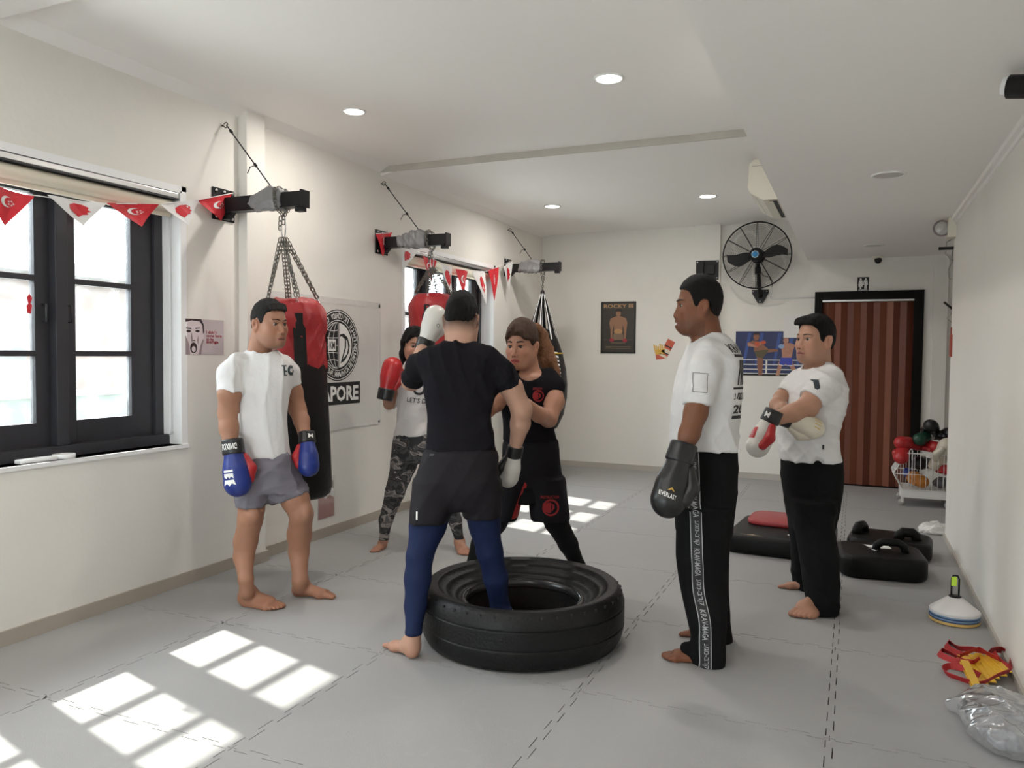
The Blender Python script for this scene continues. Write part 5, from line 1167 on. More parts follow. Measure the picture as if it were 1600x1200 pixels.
# ================================================================ people
SKIN = mat('skin', None, 0.50, 0.05, 30, 0.12, 220, spec=0.35, attr='Col')
def cloth_mat(name, col, rough=0.9, b=0.5, bs=22.0, var=0.05): return mat(name, col, rough, var, 9, b, bs, spec=0.25 if col[0] > 0.05 else 0.12)
def rotm(f, pitch=0.0, roll=0.0):
    """rows: head right, forward, up; f: facing (u, v)"""
    f = np.array([f[0], f[1], 0.0]); f /= np.linalg.norm(f); up = V(0, 0, 1); r = np.cross(f, up)
    f2 = f*math.cos(pitch)+up*math.sin(pitch); u2 = -f*math.sin(pitch)+up*math.cos(pitch)
    r3 = r*math.cos(roll)+u2*math.sin(roll); u3 = -r*math.sin(roll)+u2*math.cos(roll)
    return np.stack([r3, f2, u3])
def head_field(X, Y, Z, fem=0.0, mouth_open=0.0, wide=1.0):
    """head in its own space: x right, y forward, z up; eyes at z = 0, chin at -0.112, crown at 0.118"""
    def E(c, r):
        x, y, z = (X-c[0])/r[0], (Y-c[1])/r[1], (Z-c[2])/r[2]; k0 = np.sqrt(x*x+y*y+z*z); k1 = np.sqrt((x/r[0])**2+(y/r[1])**2+(z/r[2])**2); return k0*(k0-1)/np.maximum(k1, 1e-5)
    def C(a, b, ra, rb):
        a, b = V(*a), V(*b); ab = b-a; t = np.clip(((X-a[0])*ab[0]+(Y-a[1])*ab[1]+(Z-a[2])*ab[2])/(ab@ab), 0, 1)
        return np.sqrt((X-a[0]-t*ab[0])**2+(Y-a[1]-t*ab[1])**2+(Z-a[2]-t*ab[2])**2)-(ra+(rb-ra)*t)
    jw = 0.050-0.006*fem
    d = E((0, -0.012, 0.032), (0.076*wide, 0.098, 0.086))
    d = smin(d, E((0, 0.018, -0.020), (0.064*wide, 0.074, 0.085)), 0.025)
    d = smin(d, E((0, 0.032, -0.070), (jw*wide, 0.052, 0.042)), 0.028)
    d = smin(d, E((0, 0.070, -0.096), (0.021, 0.019, 0.017)), 0.022)
    for s in (-1, 1):
        d = smin(d, E((s*0.043, 0.056, -0.028), (0.022, 0.024, 0.022)), 0.035)
        d = smin(d, C((s*0.046, -0.005, -0.050), (s*0.034, 0.050, -0.090), 0.024, 0.020), 0.045)     # jaw line
        d = smin(d, C((s*0.012, 0.0885, 0.021), (s*0.042, 0.074, 0.020), 0.0085-0.003*fem, 0.007), 0.014)   # brow
    for s in (-1, 1):
        d = smax(d, -E((s*0.031, 0.098, 0.001), (0.0195, 0.0170, 0.0110)), 0.010)                         # eye sockets
    for s in (-1, 1):
        d = smin(d, C((s*0.021, 0.0840, 0.0085), (s*0.041, 0.0775, 0.0085), 0.0055, 0.0055), 0.004)   # upper lid
        d = smin(d, C((s*0.021, 0.0825, -0.0085), (s*0.041, 0.0765, -0.0080), 0.005, 0.005), 0.005)   # lower lid
    d = smin(d, C((0, 0.084, 0.010), (0, 0.106, -0.036), 0.0075, 0.0105), 0.012)                          # nose
    for s in (-1, 1): d = smin(d, E((s*0.0125, 0.0985, -0.040), (0.0075, 0.0095, 0.0075)), 0.007)
    d = smin(d, C((0, 0.084, -0.058), (0, 0.089, -0.078), 0.022, 0.02), 0.02)                          # muzzle
    mo = 0.004*mouth_open
    d = smin(d, C((-0.017, 0.0955, -0.0655+mo), (0.017, 0.0955, -0.0655+mo), 0.0052, 0.0052), 0.006); d = smin(d, C((0, 0.1005, -0.0645+mo), (0, 0.1005, -0.0650+mo), 0.006, 0.006), 0.008)
    d = smin(d, C((-0.014, 0.0945, -0.0765-mo), (0.014, 0.0945, -0.0765-mo), 0.0062, 0.0062), 0.006)
    d = smax(d, -C((-0.019, 0.1045, -0.0708), (0.019, 0.1045, -0.0708), 0.0040+mo, 0.0040+mo), 0.003)       # mouth line
    for s in (-1, 1):
        e = E((s*0.0805*wide, -0.016, -0.012), (0.0105, 0.020, 0.033)); e = smin(e, E((s*0.086*wide, -0.024, 0.002), (0.0085, 0.013, 0.020)), 0.006)
        e = smax(e, -E((s*0.0930*wide, -0.008, -0.008), (0.0110, 0.0105, 0.019)), 0.006); d = smin(d, e, 0.008)
    return d
class Person:
    def __init__(s, D, base_px, label, skin, h=0.0065):
        s.D = D; p = at_depth(base_px[0], base_px[1], D); s.o = Vector((p.x, p.y, 0))
        s.root = empty('person', tuple(s.o), YAW); tag(s.root, label, 'person'); s.skin = np.array(skin, float)*V(0.84, 0.82, 0.82)
        s.body = Solid(h); s.fade = 0.0; s.h = h
    def P(s, px, py, dv=0.0):
        """photograph pixel at the person's distance (+dv) -> person space"""
        q = at_depth(px, py, s.D+dv)-s.o; return np.array([q.x*_cy+q.y*_sy, -q.x*_sy+q.y*_cy, q.z])
    def k(s, dv=0.0): return (s.D+dv)/F_PX
    def fdv(s, px, py, z=0.0):
        q = on_plane(px, py, 2, z); return -q.x*_sy+q.y*_cy-s.D
    def limb(s, solid, rows, k=0.014, clip=None, grow=0.0):
        pts = [(s.P(r[0], r[1], r[2]), r[3]*s.k(r[2])+grow) for r in rows]; solid.chain(pts, k, clip); return pts
    def sections(s, rows, grow=0.0):
        """rows (py, pxL, pxR, dv, half depth m) -> loft stations"""
        out = []
        for py, l, r, dv, b in rows:
            q = s.P((l+r)/2, py, dv); out.append((q[2], q[0], q[1], (r-l)/2*s.k(dv)+grow, b+grow))
        return out
    def head(s, px, py, dv, f, pitch=0.0, roll=0.0, sc=(1, 1, 1), fem=0.0, mouth=0.0, neck=None, lips=None, beard=0.0, fine=0.0032):
        c = s.P(px, py, dv); R = rotm(f, pitch, roll); sc = np.array(sc, float); s.hc, s.hR, s.hs = c, R, sc; sm = float(sc.min())
        def fn(X, Y, Z):
            x, y, z = X-c[0], Y-c[1], Z-c[2]; q = [(R[i, 0]*x+R[i, 1]*y+R[i, 2]*z)/sc[i] for i in range(3)]
            return head_field(q[0], q[1], q[2], fem, mouth)*sm
        e = 0.155*sc.max(); s.body.add(fn, c-e, c+e, 0.012); s.body.fine.append((c-0.125*sc.max(), c+0.125*sc.max(), fine))
        s.lips = lips; s.beard = beard
    def q(s, P):
        return ((P-s.hc) @ s.hR.T)/s.hs
    def hp(s, x, y, z): return s.hc+(np.array([x, y, z])*s.hs) @ s.hR
    def color(s, P):
        C = np.tile(s.skin, (len(P), 1)); Q = s.q(P); x, y, z = Q.T
        # redder cheeks, nose, ears
        r = np.exp(-(((np.abs(x)-0.043)/0.022)**2+((z+0.03)/0.022)**2))*(y > 0.03)+np.exp(-((x/0.014)**2+((z+0.04)/0.014)**2))*(y > 0.07)+0.8*((np.abs(x) > 0.072) & (np.abs(z+0.012) < 0.04) & (np.abs(y+0.015) < 0.03))
        C = C*(1+np.stack([0.07*r, -0.03*r, -0.04*r], 1))
        lp = ((np.abs(x) < 0.025) & (np.abs(z+0.071) < 0.0125-0.25*np.abs(x)) & (y > 0.085))
        lc = np.array(s.lips if s.lips is not None else s.skin*V(0.80, 0.58, 0.55)); C[lp] = lc
        gap = (np.abs(x) < 0.021) & (np.abs(z+0.0707) < 0.002) & (y > 0.085); C[gap] = lc*0.45
        if s.beard:
            b = ((z < -0.045) & (z > -0.125) & (y > -0.02) & ~lp)*np.clip((-0.045-z)/0.03, 0, 1); b = np.maximum(b, ((np.abs(x) < 0.026) & (z < -0.048) & (z > -0.062) & (y > 0.08))*0.8)
            C = C*(1-s.beard*b[:, None]*V(0.55, 0.52, 0.45))
        if s.fade:
            w_ = ((y < -0.02) & (np.abs(x) < 0.09))*np.clip((z+0.075)/0.045, 0, 1)*(z < 0.03); C = C*(1-0.85*s.fade*w_[:, None])
        ns = (np.abs(np.abs(x)-0.007) < 0.004) & (np.abs(z+0.0465) < 0.0035) & (y > 0.095); C[ns] *= 0.35
        # nails and reddish toes near the floor
        t = np.clip((0.075-P[:, 2])/0.06, 0, 1)[:, None]; C = C*(1-t*V(0.02, 0.10, 0.12))
        return np.clip(C, 0, 1)
    def foot(s, heel, toe, ankle, side, length=0.25, w=1.0):
        """bare foot from heel px to toe px on the floor; side +1: big toe on the right of the walking direction's left"""
        S = s.body; h = s.P(*heel, s.fdv(*heel)); t = s.P(*toe, s.fdv(*toe)); h[2] = t[2] = 0
        d = t-h; L_ = np.linalg.norm(d); d /= L_; n = np.array([d[1], -d[0], 0]); g = L_/0.25     # n: to the right of the foot
        pt = lambda a, b, z: h+d*(a*g)+n*(b*g*side)+V(0, 0, z*g)
        flo = lambda D, X, Y, Z: D
        fl = [(V(0, 0, 0.001), V(0, 0, -1))]
        S.cone(pt(0.030, 0.0, 0.030), pt(0.055, 0.0, 0.060), 0.030*g, 0.032*g, 0.02, 'u', fl)
        S.cone(pt(0.04, 0.0, 0.05), pt(0.175, 0.012, 0.024), 0.036*g*w, 0.026*g*w, 0.03, 'u', fl)
        S.cone(pt(0.05, -0.010, 0.018), pt(0.175, -0.026, 0.015), 0.022*g*w, 0.018*g*w, 0.02, 'u', fl)
        S.cone(pt(0.16, 0.026, 0.022), pt(0.18, -0.022, 0.016), 0.024*g*w, 0.018*g*w, 0.02, 'u', fl)
        S.cone(pt(0.06, 0.0, 0.075), ankle, 0.033*g, 0.034*g, 0.025)
        for i, (b0, b1, a1, r) in enumerate(((0.026, 0.030, 0.236, 0.0150), (0.010, 0.011, 0.240, 0.0105), (-0.004, -0.005, 0.232, 0.0100), (-0.017, -0.020, 0.221, 0.0096), (-0.029, -0.034, 0.206, 0.0094))):
            S.chain([(pt(0.175, b0, 0.018), r*1.05*g), (pt((0.175+a1)/2, (b0+b1)/2, 0.019), r*g), (pt(a1, b1, 0.011), r*0.92*g)], 0.004, fl)
        lo = np.minimum(h, t)-0.06; hi = np.maximum(h, t)+0.06; S.fine.append((V(lo[0], lo[1], 0), V(hi[0], hi[1], 0.06), 0.0042))
    def finish(s):
        """skin the body and give it eyes and brows"""
        me = s.body.mesh('body', SKIN, s.color); s.bobj = obj('body', me, None, s.root)
    def eyes(s, iris=(0.03, 0.015, 0.01), brow=(0.012, 0.010, 0.009), bw=1.0, liner=0.0, bz=0.0):
        em = mat('eyeball', None, 0.15, 0.0, 5, spec=0.6, attr='Col')
        for sd in (-1, 1):
            bm = bmesh.new(); bmesh.ops.create_uvsphere(bm, u_segments=18, v_segments=14, radius=0.0125); me = bpy.data.meshes.new('eye'); 
            co = np.array([v.co for v in bm.verts]); look = V(0.12*sd*0, 1, -0.08); look /= np.linalg.norm(look)
            bm.to_mesh(me); bm.free(); ang = (co/0.0125) @ look; C = np.ones((len(co), 4), np.float32); C[:, :3] = (0.50, 0.46, 0.43)
            C[ang > 0.74, :3] = iris; C[ang > 0.955, :3] = (0.004, 0.004, 0.004)
            P = np.array([s.hp(sd*0.031+c[0], 0.0745+c[1], 0.0+c[2]) for c in co]); me.vertices.foreach_set('co', P.astype(np.float32).ravel())
            at = me.color_attributes.new('Col', 'FLOAT_COLOR', 'POINT'); at.data.foreach_set('color', C.ravel()); obj('eye', me, em, s.root, None, True)
            bmx = mat('brow_hair_%02d' % int(brow[0]*1000), brow, 0.8)
            pts = []; 
            for i in range(7):
                u = i/6; x = 0.013+0.038*u; z = 0.021+bz+0.006*math.sin(u*2.4)-0.004*u; p = s.hp(sd*x, 0.16, z); pts.append(p)
            Q = s.body.drop(np.array(pts), -s.hR[1], 0.2, 0.0002)
            tubeo('eyebrow', [Vector(p) for p in Q], [0.002*bw, 0.0036*bw, 0.0042*bw, 0.0040*bw, 0.0034*bw, 0.0026*bw, 0.0012], bmx, s.root, 6)
            lash = mat('eyelash', (0.008, 0.006, 0.005), 0.7); pts = []
            for i in range(6):
                u = i/5; x = 0.019+0.024*u; z = 0.0050+0.0022*math.sin(u*3.1); pts.append(s.hp(sd*x, 0.16, z))
            Q = s.body.drop(np.array(pts), -s.hR[1], 0.2, 0.0002); tubeo('eyelash', [Vector(p) for p in Q], 0.0012+liner, lash, s.root, 5)
    def hair(s, m, line, thick=0.013, extra=None, h=0.0042, bumps=0.004, f=90, top=0.0, name='hair', seed=3, side=0.0, back=0.0):
        """cap of hair: line = (y, z) hairline from nape to forehead in head space; extra(solid) adds locks"""
        S = Solid(h); c, R, sc = s.hc, s.hR, s.hs; ly = [a for a, b in line]; lz = [b for a, b in line]; sm = float(sc.min())
        def fn(X, Y, Z):
            x, y, z = X-c[0], Y-c[1], Z-c[2]; q = [(R[i, 0]*x+R[i, 1]*y+R[i, 2]*z)/sc[i] for i in range(3)]
            rx, ry, rz = 0.076+thick+side, 0.098+thick+back, 0.086+thick+top
            xx, yy, zz = q[0]/rx, (q[1]+0.012)/ry, (q[2]-0.032)/rz; k0 = np.sqrt(xx*xx+yy*yy+zz*zz); k1 = np.sqrt((xx/rx)**2+(yy/ry)**2+(zz/rz)**2)
            d = k0*(k0-1)/np.maximum(k1, 1e-5)
            # lower back of the skull stays covered down to the nape
            d = smin(d, np.sqrt((q[0]/1.05)**2+(q[1]+0.034)**2+((q[2]+0.012)/1.3)**2)-0.057-thick*0.4, 0.03)
            zl = np.interp(q[1].ravel(), ly, lz).reshape(q[1].shape)
            zl = zl+np.clip(np.abs(q[0])-0.045, 0, 0.05)*np.where(q[1] > 0.05, -0.45, 0.0)
            return smax(d, (zl-q[2])*0.75, 0.010)*sm
        e = 0.15*sc.max(); S.add(fn, c-e, c+e, 0.01)
        if extra: extra(S)
        S.post.append(wrinkle(bumps, seed, f)); me = S.mesh(name, m); s.hobj = obj(name, me, None, s.root); s.hsolid = S; return s.hobj
    def garment(s, name, m, build, h=None, wr=0.006, seed=1, f=24, dirs=None, color=None, relax=1, hems=None, near=0.03, off=0.007):
        """hems: (point, outward direction, reach) where the cloth ends; inside them the cloth always lies over the body"""
        S = Solid(h or s.h); build(S)
        if hems is not None:
            def cover(D, X, Y, Z):
                I = np.argwhere((D > -0.02) & (D < near)); P = np.stack([S.ax[a][I[:, a]] for a in range(3)], 1); b = s.body.sample(P)-off; d = D[tuple(I.T)]
                c = np.maximum(b, d-near)
                for q, n, r in hems:
                    n = np.asarray(n, float)/np.linalg.norm(n); pl = (P-q) @ n; c = np.where(np.linalg.norm(P-q, axis=1) < r, np.maximum(c, pl), c)
                D[tuple(I.T)] = smin(d, c, 0.008); return D
            S.post.append(cover)
        if wr: S.post.append(wrinkle(wr, seed, f, dirs))
        o = obj(name, S.mesh(name, m, color, relax=relax), None, s.root); o_s = S; return o, S
    def glove(s, wrist, tip, thumb, mats, scale=1.0, mirror=False):
        """wrist, tip: person-space points; thumb: direction of the thumb side"""
        a, b = np.array(wrist), np.array(tip); y = (b-a)/np.linalg.norm(b-a); x = np.array(thumb, float); x -= y*(x@y); x /= np.linalg.norm(x); z = np.cross(x, y)
        g = glove(s.root, frame(Vector(a), Vector(x), Vector(y), Vector(z)), *mats, scale=scale, mirror=mirror); s.cam_side = (-1 if z[1] > 0 else 1)*(-1 if mirror else 1); return g
def glove_print(g, name, bm, O, ex, ey, n, m):
    """print laid on a glove's fist, in glove space"""
    if 'solid' not in _GL: _GL['solid'] = glove_solids()[0].bake()
    return drape(name, bm, O, ex, ey, n, _GL['solid'], m, g, 0.0015, 0.01)
def cuff_print(g, name, body, wd, ht, m, side=(0, 0, 1), bandm=None):
    sgn = 1 if side[2] > 0 else -1
    bm = text_fit(body, wd, ht, 0.03)
    for v in bm.verts:
        a = v.co.x/0.051; v.co = Vector((0.0515*math.sin(a), -0.026+v.co.y*1.0, sgn*(0.0475*math.cos(a)+0.0005)))
        if sgn < 0: v.co.x *= -1
    return obj(name, bm, m, g)
hair_black = mat('black_hair', (0.007, 0.0065, 0.0065), 0.7, 0.4, 60, 0.8, 240, spec=0.2)
hair_dark = mat('dark_brown_hair', (0.012, 0.010, 0.009), 0.7, 0.4, 60, 0.8, 240, spec=0.2)
white_tee = cloth_mat('white_cotton', (0.67, 0.66, 0.66)); black_tee = cloth_mat('black_jersey', (0.010, 0.009, 0.012)); black_trs = cloth_mat('black_trouser_cloth', (0.0075, 0.0075, 0.008))
blk_gl = gm['black']
MAN_LINE = [(-0.13, -0.050), (-0.075, -0.052), (-0.048, -0.035), (-0.036, 0.010), (-0.012, 0.022), (0.004, 0.012), (0.012, -0.012), (0.026, -0.008), (0.034, 0.030), (0.048, 0.056), (0.075, 0.070), (0.13, 0.072)]

def cuffs(p, g, body, wd, ht, m): return cuff_print(g, 'cuff_lettering', body, wd, ht, m, (0, 0, p.cam_side))
# ---------------------------------------------------------------- man in grey shorts
p = Person(4.50, (430, 940), 'man in a white t-shirt and grey shorts with blue boxing gloves, leaning on a bag', (0.42, 0.215, 0.135))
B = p.body
p.head(421.5, 506, 0.0, (0.83, -0.56), -0.06, 0.0, (1.07, 1.08, 1.15), lips=(0.30, 0.12, 0.09), beard=0.22, fine=0.003)
B.cone(p.P(411, 520, 0.02), p.P(404, 555, 0.04), 0.064, 0.068, 0.03)
B.loft(p.sections([(556, 380, 440, 0.03, 0.065), (585, 374, 446, 0.02, 0.085), (650, 378, 440, 0.0, 0.085), (715, 382, 446, 0, 0.085), (750, 382, 446, 0.0, 0.09)], -0.012), 0.03)
B.cone(p.P(368, 576, -0.08), p.P(446, 576, 0.10), 0.045, 0.045, 0.04)
p.limb(B, [(364, 584, -0.10, 15), (359, 615, -0.13, 17.5), (357, 645, -0.12, 15.5), (358, 668, -0.14, 14.5), (361, 700, -0.18, 10.5)], 0.02)
p.limb(B, [(450, 580, 0.13, 13), (459, 612, 0.17, 13.5), (465, 640, 0.17, 13), (471, 657, 0.14, 12), (477, 685, 0.08, 9)], 0.02)
d1_, d2_ = p.fdv(405, 950), p.fdv(480, 936)
p.limb(B, [(395, 745, -0.02, 18), (393, 795, -0.06, 19.5), (391, 812, -0.07, 18.5), (384, 845, -0.05, 18.0), (381, 870, -0.06, 15.5), (384, 905, d1_-0.03, 11), (386, 925, d1_-0.02, 11.0)], 0.02)
p.limb(B, [(438, 735, 0.06, 19), (461, 780, 0.02, 21.5), (471, 803, 0.02, 18), (468, 835, 0.09, 18.5), (467, 862, 0.11, 15.5), (469, 905, d2_, 11.5), (468, 915, d2_+0.01, 11.5)], 0.02)
B.ell(p.P(395, 806, -0.13), (0.036, 0.03, 0.045), None, 0.03); B.ell(p.P(478, 800, -0.03), (0.032, 0.034, 0.045), None, 0.03)
p.foot((375, 944), (440, 953), p.P(386, 922, d1_), -1, w=1.15); p.foot((457, 931), (526, 934), p.P(469, 908, d2_), 1)
p.finish(); p.eyes((0.02, 0.012, 0.008), (0.012, 0.009, 0.008), 0.9)
def lock(S):
    for k_ in range(9):
        u = (k_-4)/4; S.cone(p.hp(u*0.045, 0.055, 0.094), p.hp(u*0.050+0.006, 0.080, 0.076-0.006*abs(u)), 0.012, 0.006, 0.012)
p.hair(hair_dark, MAN_LINE, 0.011, lock, top=0.002, bumps=0.006, side=-0.006)
def b_(S):
    S.loft(p.sections([(545, 391, 432, 0.03, 0.070), (557, 374, 446, 0.02, 0.095), (573, 360, 455, 0.02, 0.115), (596, 366, 455, 0.01, 0.128), (646, 367, 449, 0.0, 0.122), (680, 371, 449, 0, 0.122), (714, 377, 453, 0.0, 0.128)]), 0.025, 2.3, 0.012)
    S.cone(p.P(411, 538, 0.02), p.P(406, 556, 0.03), 0.074, 0.082, 0.03)
    e1 = p.P(359, 612, -0.12); s1 = p.P(363, 570, -0.10); S.chain([(p.P(372, 568, -0.06), 0.066), (p.P(361, 584, -0.10), 0.070), (p.P(358, 625, -0.12), 0.069)], 0.03, [(e1, p.P(357, 640, -0.12)-s1)])
    e2 = p.P(460, 603, 0.16); s2 = p.P(448, 570, 0.12); S.chain([(p.P(444, 570, 0.10), 0.062), (p.P(452, 582, 0.14), 0.062), (p.P(461, 620, 0.16), 0.058)], 0.03, [(e2, p.P(463, 622, 0.16)-s2)])
    S.cone(p.P(418, 522, -0.04), p.P(409, 544, 0.02), 0.068, 0.074, 0.008, 's')
o, S1 = p.garment('t_shirt', white_tee, b_, wr=0.013, seed=14, f=32, hems=[(p.P(359, 612, -0.12), p.P(357, 640, -0.12)-p.P(363, 570, -0.10), 0.13), (p.P(460, 603, 0.16), p.P(463, 622, 0.16)-p.P(448, 570, 0.12), 0.11), (p.P(409, 549, 0.02), V(0.1, -0.12, 1), 0.24), (p.P(415, 714, 0), V(0, 0, -1), 0.4)])
lg = mat('dark_teal_print', (0.030, 0.045, 0.055), 0.7)
O = p.P(443, 578, -0.05); ex = V(0.90, 0.30, 0)
drape('chest_print', flat(ring_poly(0.020, 0, 0.012, 0.030, 18)[2:]+[[(-0.036, -0.030), (-0.026, -0.030), (-0.026, 0.030), (-0.036, 0.030)], [(-0.046, 0.024), (-0.014, 0.024), (-0.014, 0.031), (-0.046, 0.031)], [(-0.034, -0.008), (-0.014, -0.008), (-0.014, 0.0), (-0.034, 0.0)], [(-0.036, -0.030), (-0.014, -0.030), (-0.014, -0.024), (-0.036, -0.024)]]), p.P(444, 579, -0.05)+V(0.10, -0.10, 0), V(0.85, 0.52, 0), (0, 0, 1), V(-0.52, 0.85, 0), S1, lg, o)
shorts_g = cloth_mat('mauve_grey_shorts', (0.175, 0.165, 0.195), 0.7, 0.4, 30)
def b_(S):
    S.loft(p.sections([(706, 379, 452, 0.0, 0.120), (730, 374, 458, 0.0, 0.130), (768, 371, 462, 0.0, 0.125)]), 0.02, 2.3)
    S.loft(p.sections([(735, 371, 420, -0.02, 0.12), (768, 368, 420, -0.05, 0.11), (792, 370, 414, -0.06, 0.098)]), 0.02, 2.2, 0.006)
    h2 = p.P(452, 779, 0.04); S.chain([(p.P(430, 735, 0.05), 0.115), (p.P(449, 770, 0.04), 0.112), (p.P(460, 800, 0.03), 0.106)], 0.03, [(h2, p.P(466, 834, 0.02)-p.P(452, 786, 0.04))])
o, S2 = p.garment('shorts', shorts_g, b_, wr=0.014, seed=5, f=28, hems=[(p.P(392, 791, -0.06), V(0, 0, -1), 0.15), (p.P(452, 779, 0.04), p.P(466, 834, 0.02)-p.P(452, 786, 0.04), 0.16), (p.P(415, 706, 0), V(0, 0, 1), 0.2)])
gmt = (gm['blue'], gm['red'], gm['black'])
g = p.glove(p.P(365, 706, -0.20), p.P(371, 760, -0.22), V(0.95, -0.1, 0), gmt, 1.18, True)
bm = flat([[(-0.024, -0.026), (0.024, -0.026), (0.024, -0.016), (-0.024, -0.016)], [(-0.024, -0.010), (0.024, -0.010), (0.024, 0.014), (0.012, 0.004), (0.004, 0.014), (-0.004, 0.004), (-0.012, 0.014), (-0.024, 0.006)], [(-0.024, 0.020), (0.024, 0.020), (0.032, 0.046), (0.014, 0.036), (0.0, 0.048), (-0.012, 0.036), (-0.030, 0.046)]])
glove_print(g, 'glove_emblem', bm, V(-0.012, 0.108, 0.0), V(1, 0, 0), V(0, 1, 0), V(0, 0, -p.cam_side), white_ink); cuffs(p, g, 'BOXING', 0.078, 0.030, white_ink)
g = p.glove(p.P(480, 690, 0.06), p.P(484, 742, 0.0), V(-0.7, -0.7, 0.0), gmt, 0.98); cuffs(p, g, 'M', 0.034, 0.026, white_ink)

# ---------------------------------------------------------------- man seen from behind, one foot in the tyre
p = Person(3.85, (720, 1010), 'man in black t-shirt and blue tights seen from behind with one foot in the tyre', (0.56, 0.33, 0.235))
B = p.body
p.fade = 0.8
p.head(722, 500, 0.0, (0.22, 0.97), -0.22, 0.0, (1.0, 1.04, 1.06), fine=0.0035)
B.cone(p.P(719, 508, 0.0), p.P(718, 548, -0.01), 0.066, 0.078, 0.03)
B.loft(p.sections([(545, 680, 756, 0, 0.07), (575, 670, 768, 0, 0.09), (640, 676, 760, 0, 0.09), (700, 674, 766, 0, 0.10), (760, 668, 765, 0, 0.11)], 0), 0.03)
B.cone(p.P(672, 560, 0.0), p.P(768, 562, 0), 0.045, 0.045, 0.04)
p.limb(B, [(775, 577, 0.01, 16), (799, 606, 0.03, 17.5), (815, 640, 0.05, 16), (813, 662, 0.08, 15), (806, 695, 0.12, 10)], 0.02)
p.limb(B, [(665, 565, 0.02, 15), (650, 583, 0.12, 16.5), (643, 595, 0.24, 15), (650, 575, 0.34, 13), (662, 540, 0.42, 10)], 0.02)
dl, dr = p.fdv(646, 1030), p.fdv(786, 1003)
p.limb(B, [(685, 770, 0, 28), (668, 822, -0.03, 25), (656, 868, -0.07, 18), (652, 905, -0.09, 18), (648, 950, -0.12, 14), (646, 992, dl+0.02, 10.5), (645, 1008, dl+0.03, 10.5)], 0.02)
p.limb(B, [(748, 770, 0.02, 28), (757, 820, 0.05, 22), (765, 862, 0.06, 18), (774, 904, 0.08, 16.5), (781, 950, 0.10, 12), (786, 985, dr, 10)], 0.02)
p.foot((650, 1031), (607, 1008), p.P(645, 1003, dl+0.03), -1); p.foot((787, 1006), (803, 968), p.P(786, 985, dr), 1)
p.finish()
p.hair(hair_black, [(-0.13, -0.022), (-0.075, -0.028), (-0.048, -0.012), (-0.036, 0.014), (-0.012, 0.024), (0.004, 0.012), (0.012, -0.012), (0.026, -0.008), (0.034, 0.030), (0.048, 0.056), (0.075, 0.070), (0.13, 0.072)], 0.011, None, top=0.010, bumps=0.007, side=-0.006)
def b_(S):
    S.loft(p.sections([(531, 697, 740, 0.0, 0.068), (545, 668, 766, 0, 0.10), (560, 655, 781, 0, 0.118), (586, 657, 780, 0, 0.125), (627, 662, 773, 0.0, 0.125), (650, 666, 770, 0, 0.12), (680, 665, 774, 0, 0.125), (705, 662, 777, 0, 0.13)]), 0.025, 2.4, 0.01)
    e1 = p.P(796, 602, 0.02); S.chain([(p.P(765, 562, 0), 0.068), (p.P(780, 580, 0.01), 0.070), (p.P(802, 612, 0.03), 0.064)], 0.03, [(e1, p.P(812, 636, 0.05)-p.P(778, 578, 0.0))])
    e2 = p.P(648, 592, 0.17); S.chain([(p.P(672, 562, 0.0), 0.068), (p.P(654, 574, 0.06), 0.068), (p.P(646, 590, 0.16), 0.062), (p.P(643, 598, 0.24), 0.055)], 0.03, [(e2, V(-0.05, 0.8, -0.45))])
    S.cone(p.P(719, 510, -0.0), p.P(719, 531, 0.0), 0.066, 0.072, 0.008, 's')
o, S1 = p.garment('t_shirt', black_tee, b_, wr=0.018, seed=21, f=22, hems=[(p.P(796, 602, 0.02), p.P(812, 636, 0.05)-p.P(778, 578, 0.0), 0.12), (p.P(648, 592, 0.17), V(-0.05, 0.8, -0.45), 0.10), (p.P(719, 534, 0), V(0, 0, 1), 0.22), (p.P(719, 705, 0), V(0, 0, -1), 0.4)])
navy_t = cloth_mat('navy_tights', (0.012, 0.020, 0.062), 0.6, 0.1, 40)
def b_(S):
    p.limb(S, [(684, 775, 0, 31), (668, 822, -0.03, 28), (656, 868, -0.07, 20.5), (653, 903, -0.09, 20.5), (650, 945, -0.12, 16.8), (646, 992, dl+0.02, 12), (645, 1010, dl+0.03, 12)], 0.02, [(p.P(646, 992, dl), V(0, 0, -1))])
    p.limb(S, [(748, 775, 0.02, 31), (757, 820, 0.05, 24), (765, 862, 0.06, 20), (775, 904, 0.08, 18.5), (781, 945, 0.10, 14), (786, 985, dr, 11.5)], 0.02, [(p.P(786, 975, dr), V(0, 0, -1))])
    S.loft(p.sections([(745, 665, 768, 0, 0.12), (785, 655, 775, 0, 0.12)]), 0.03)
p.garment('tights', navy_t, b_, wr=0.002, seed=22, hems=[(p.P(646, 992, dl), V(0, 0, -1), 0.12), (p.P(786, 975, dr), V(0, 0, -1), 0.12)], near=0.015, off=0.004)
sh_m = cloth_mat('charcoal_shorts', (0.017, 0.015, 0.018), 0.6, 0.3, 24)
def b_(S):
    S.loft(p.sections([(697, 663, 778, 0, 0.135), (725, 655, 779, 0, 0.15), (757, 648, 783, 0, 0.15), (797, 650, 780, 0, 0.10)]), 0.03, 2.5, 0.04)
    S.loft(p.sections([(750, 648, 714, -0.01, 0.135), (800, 640, 706, -0.03, 0.13), (815, 640, 699, -0.03, 0.125)]), 0.03, 2.3, 0.005)
    S.loft(p.sections([(750, 716, 783, 0.02, 0.135), (807, 722, 785, 0.04, 0.125)]), 0.03, 2.3, 0.005)
o, S2 = p.garment('shorts', sh_m, b_, wr=0.009, seed=23, f=20)
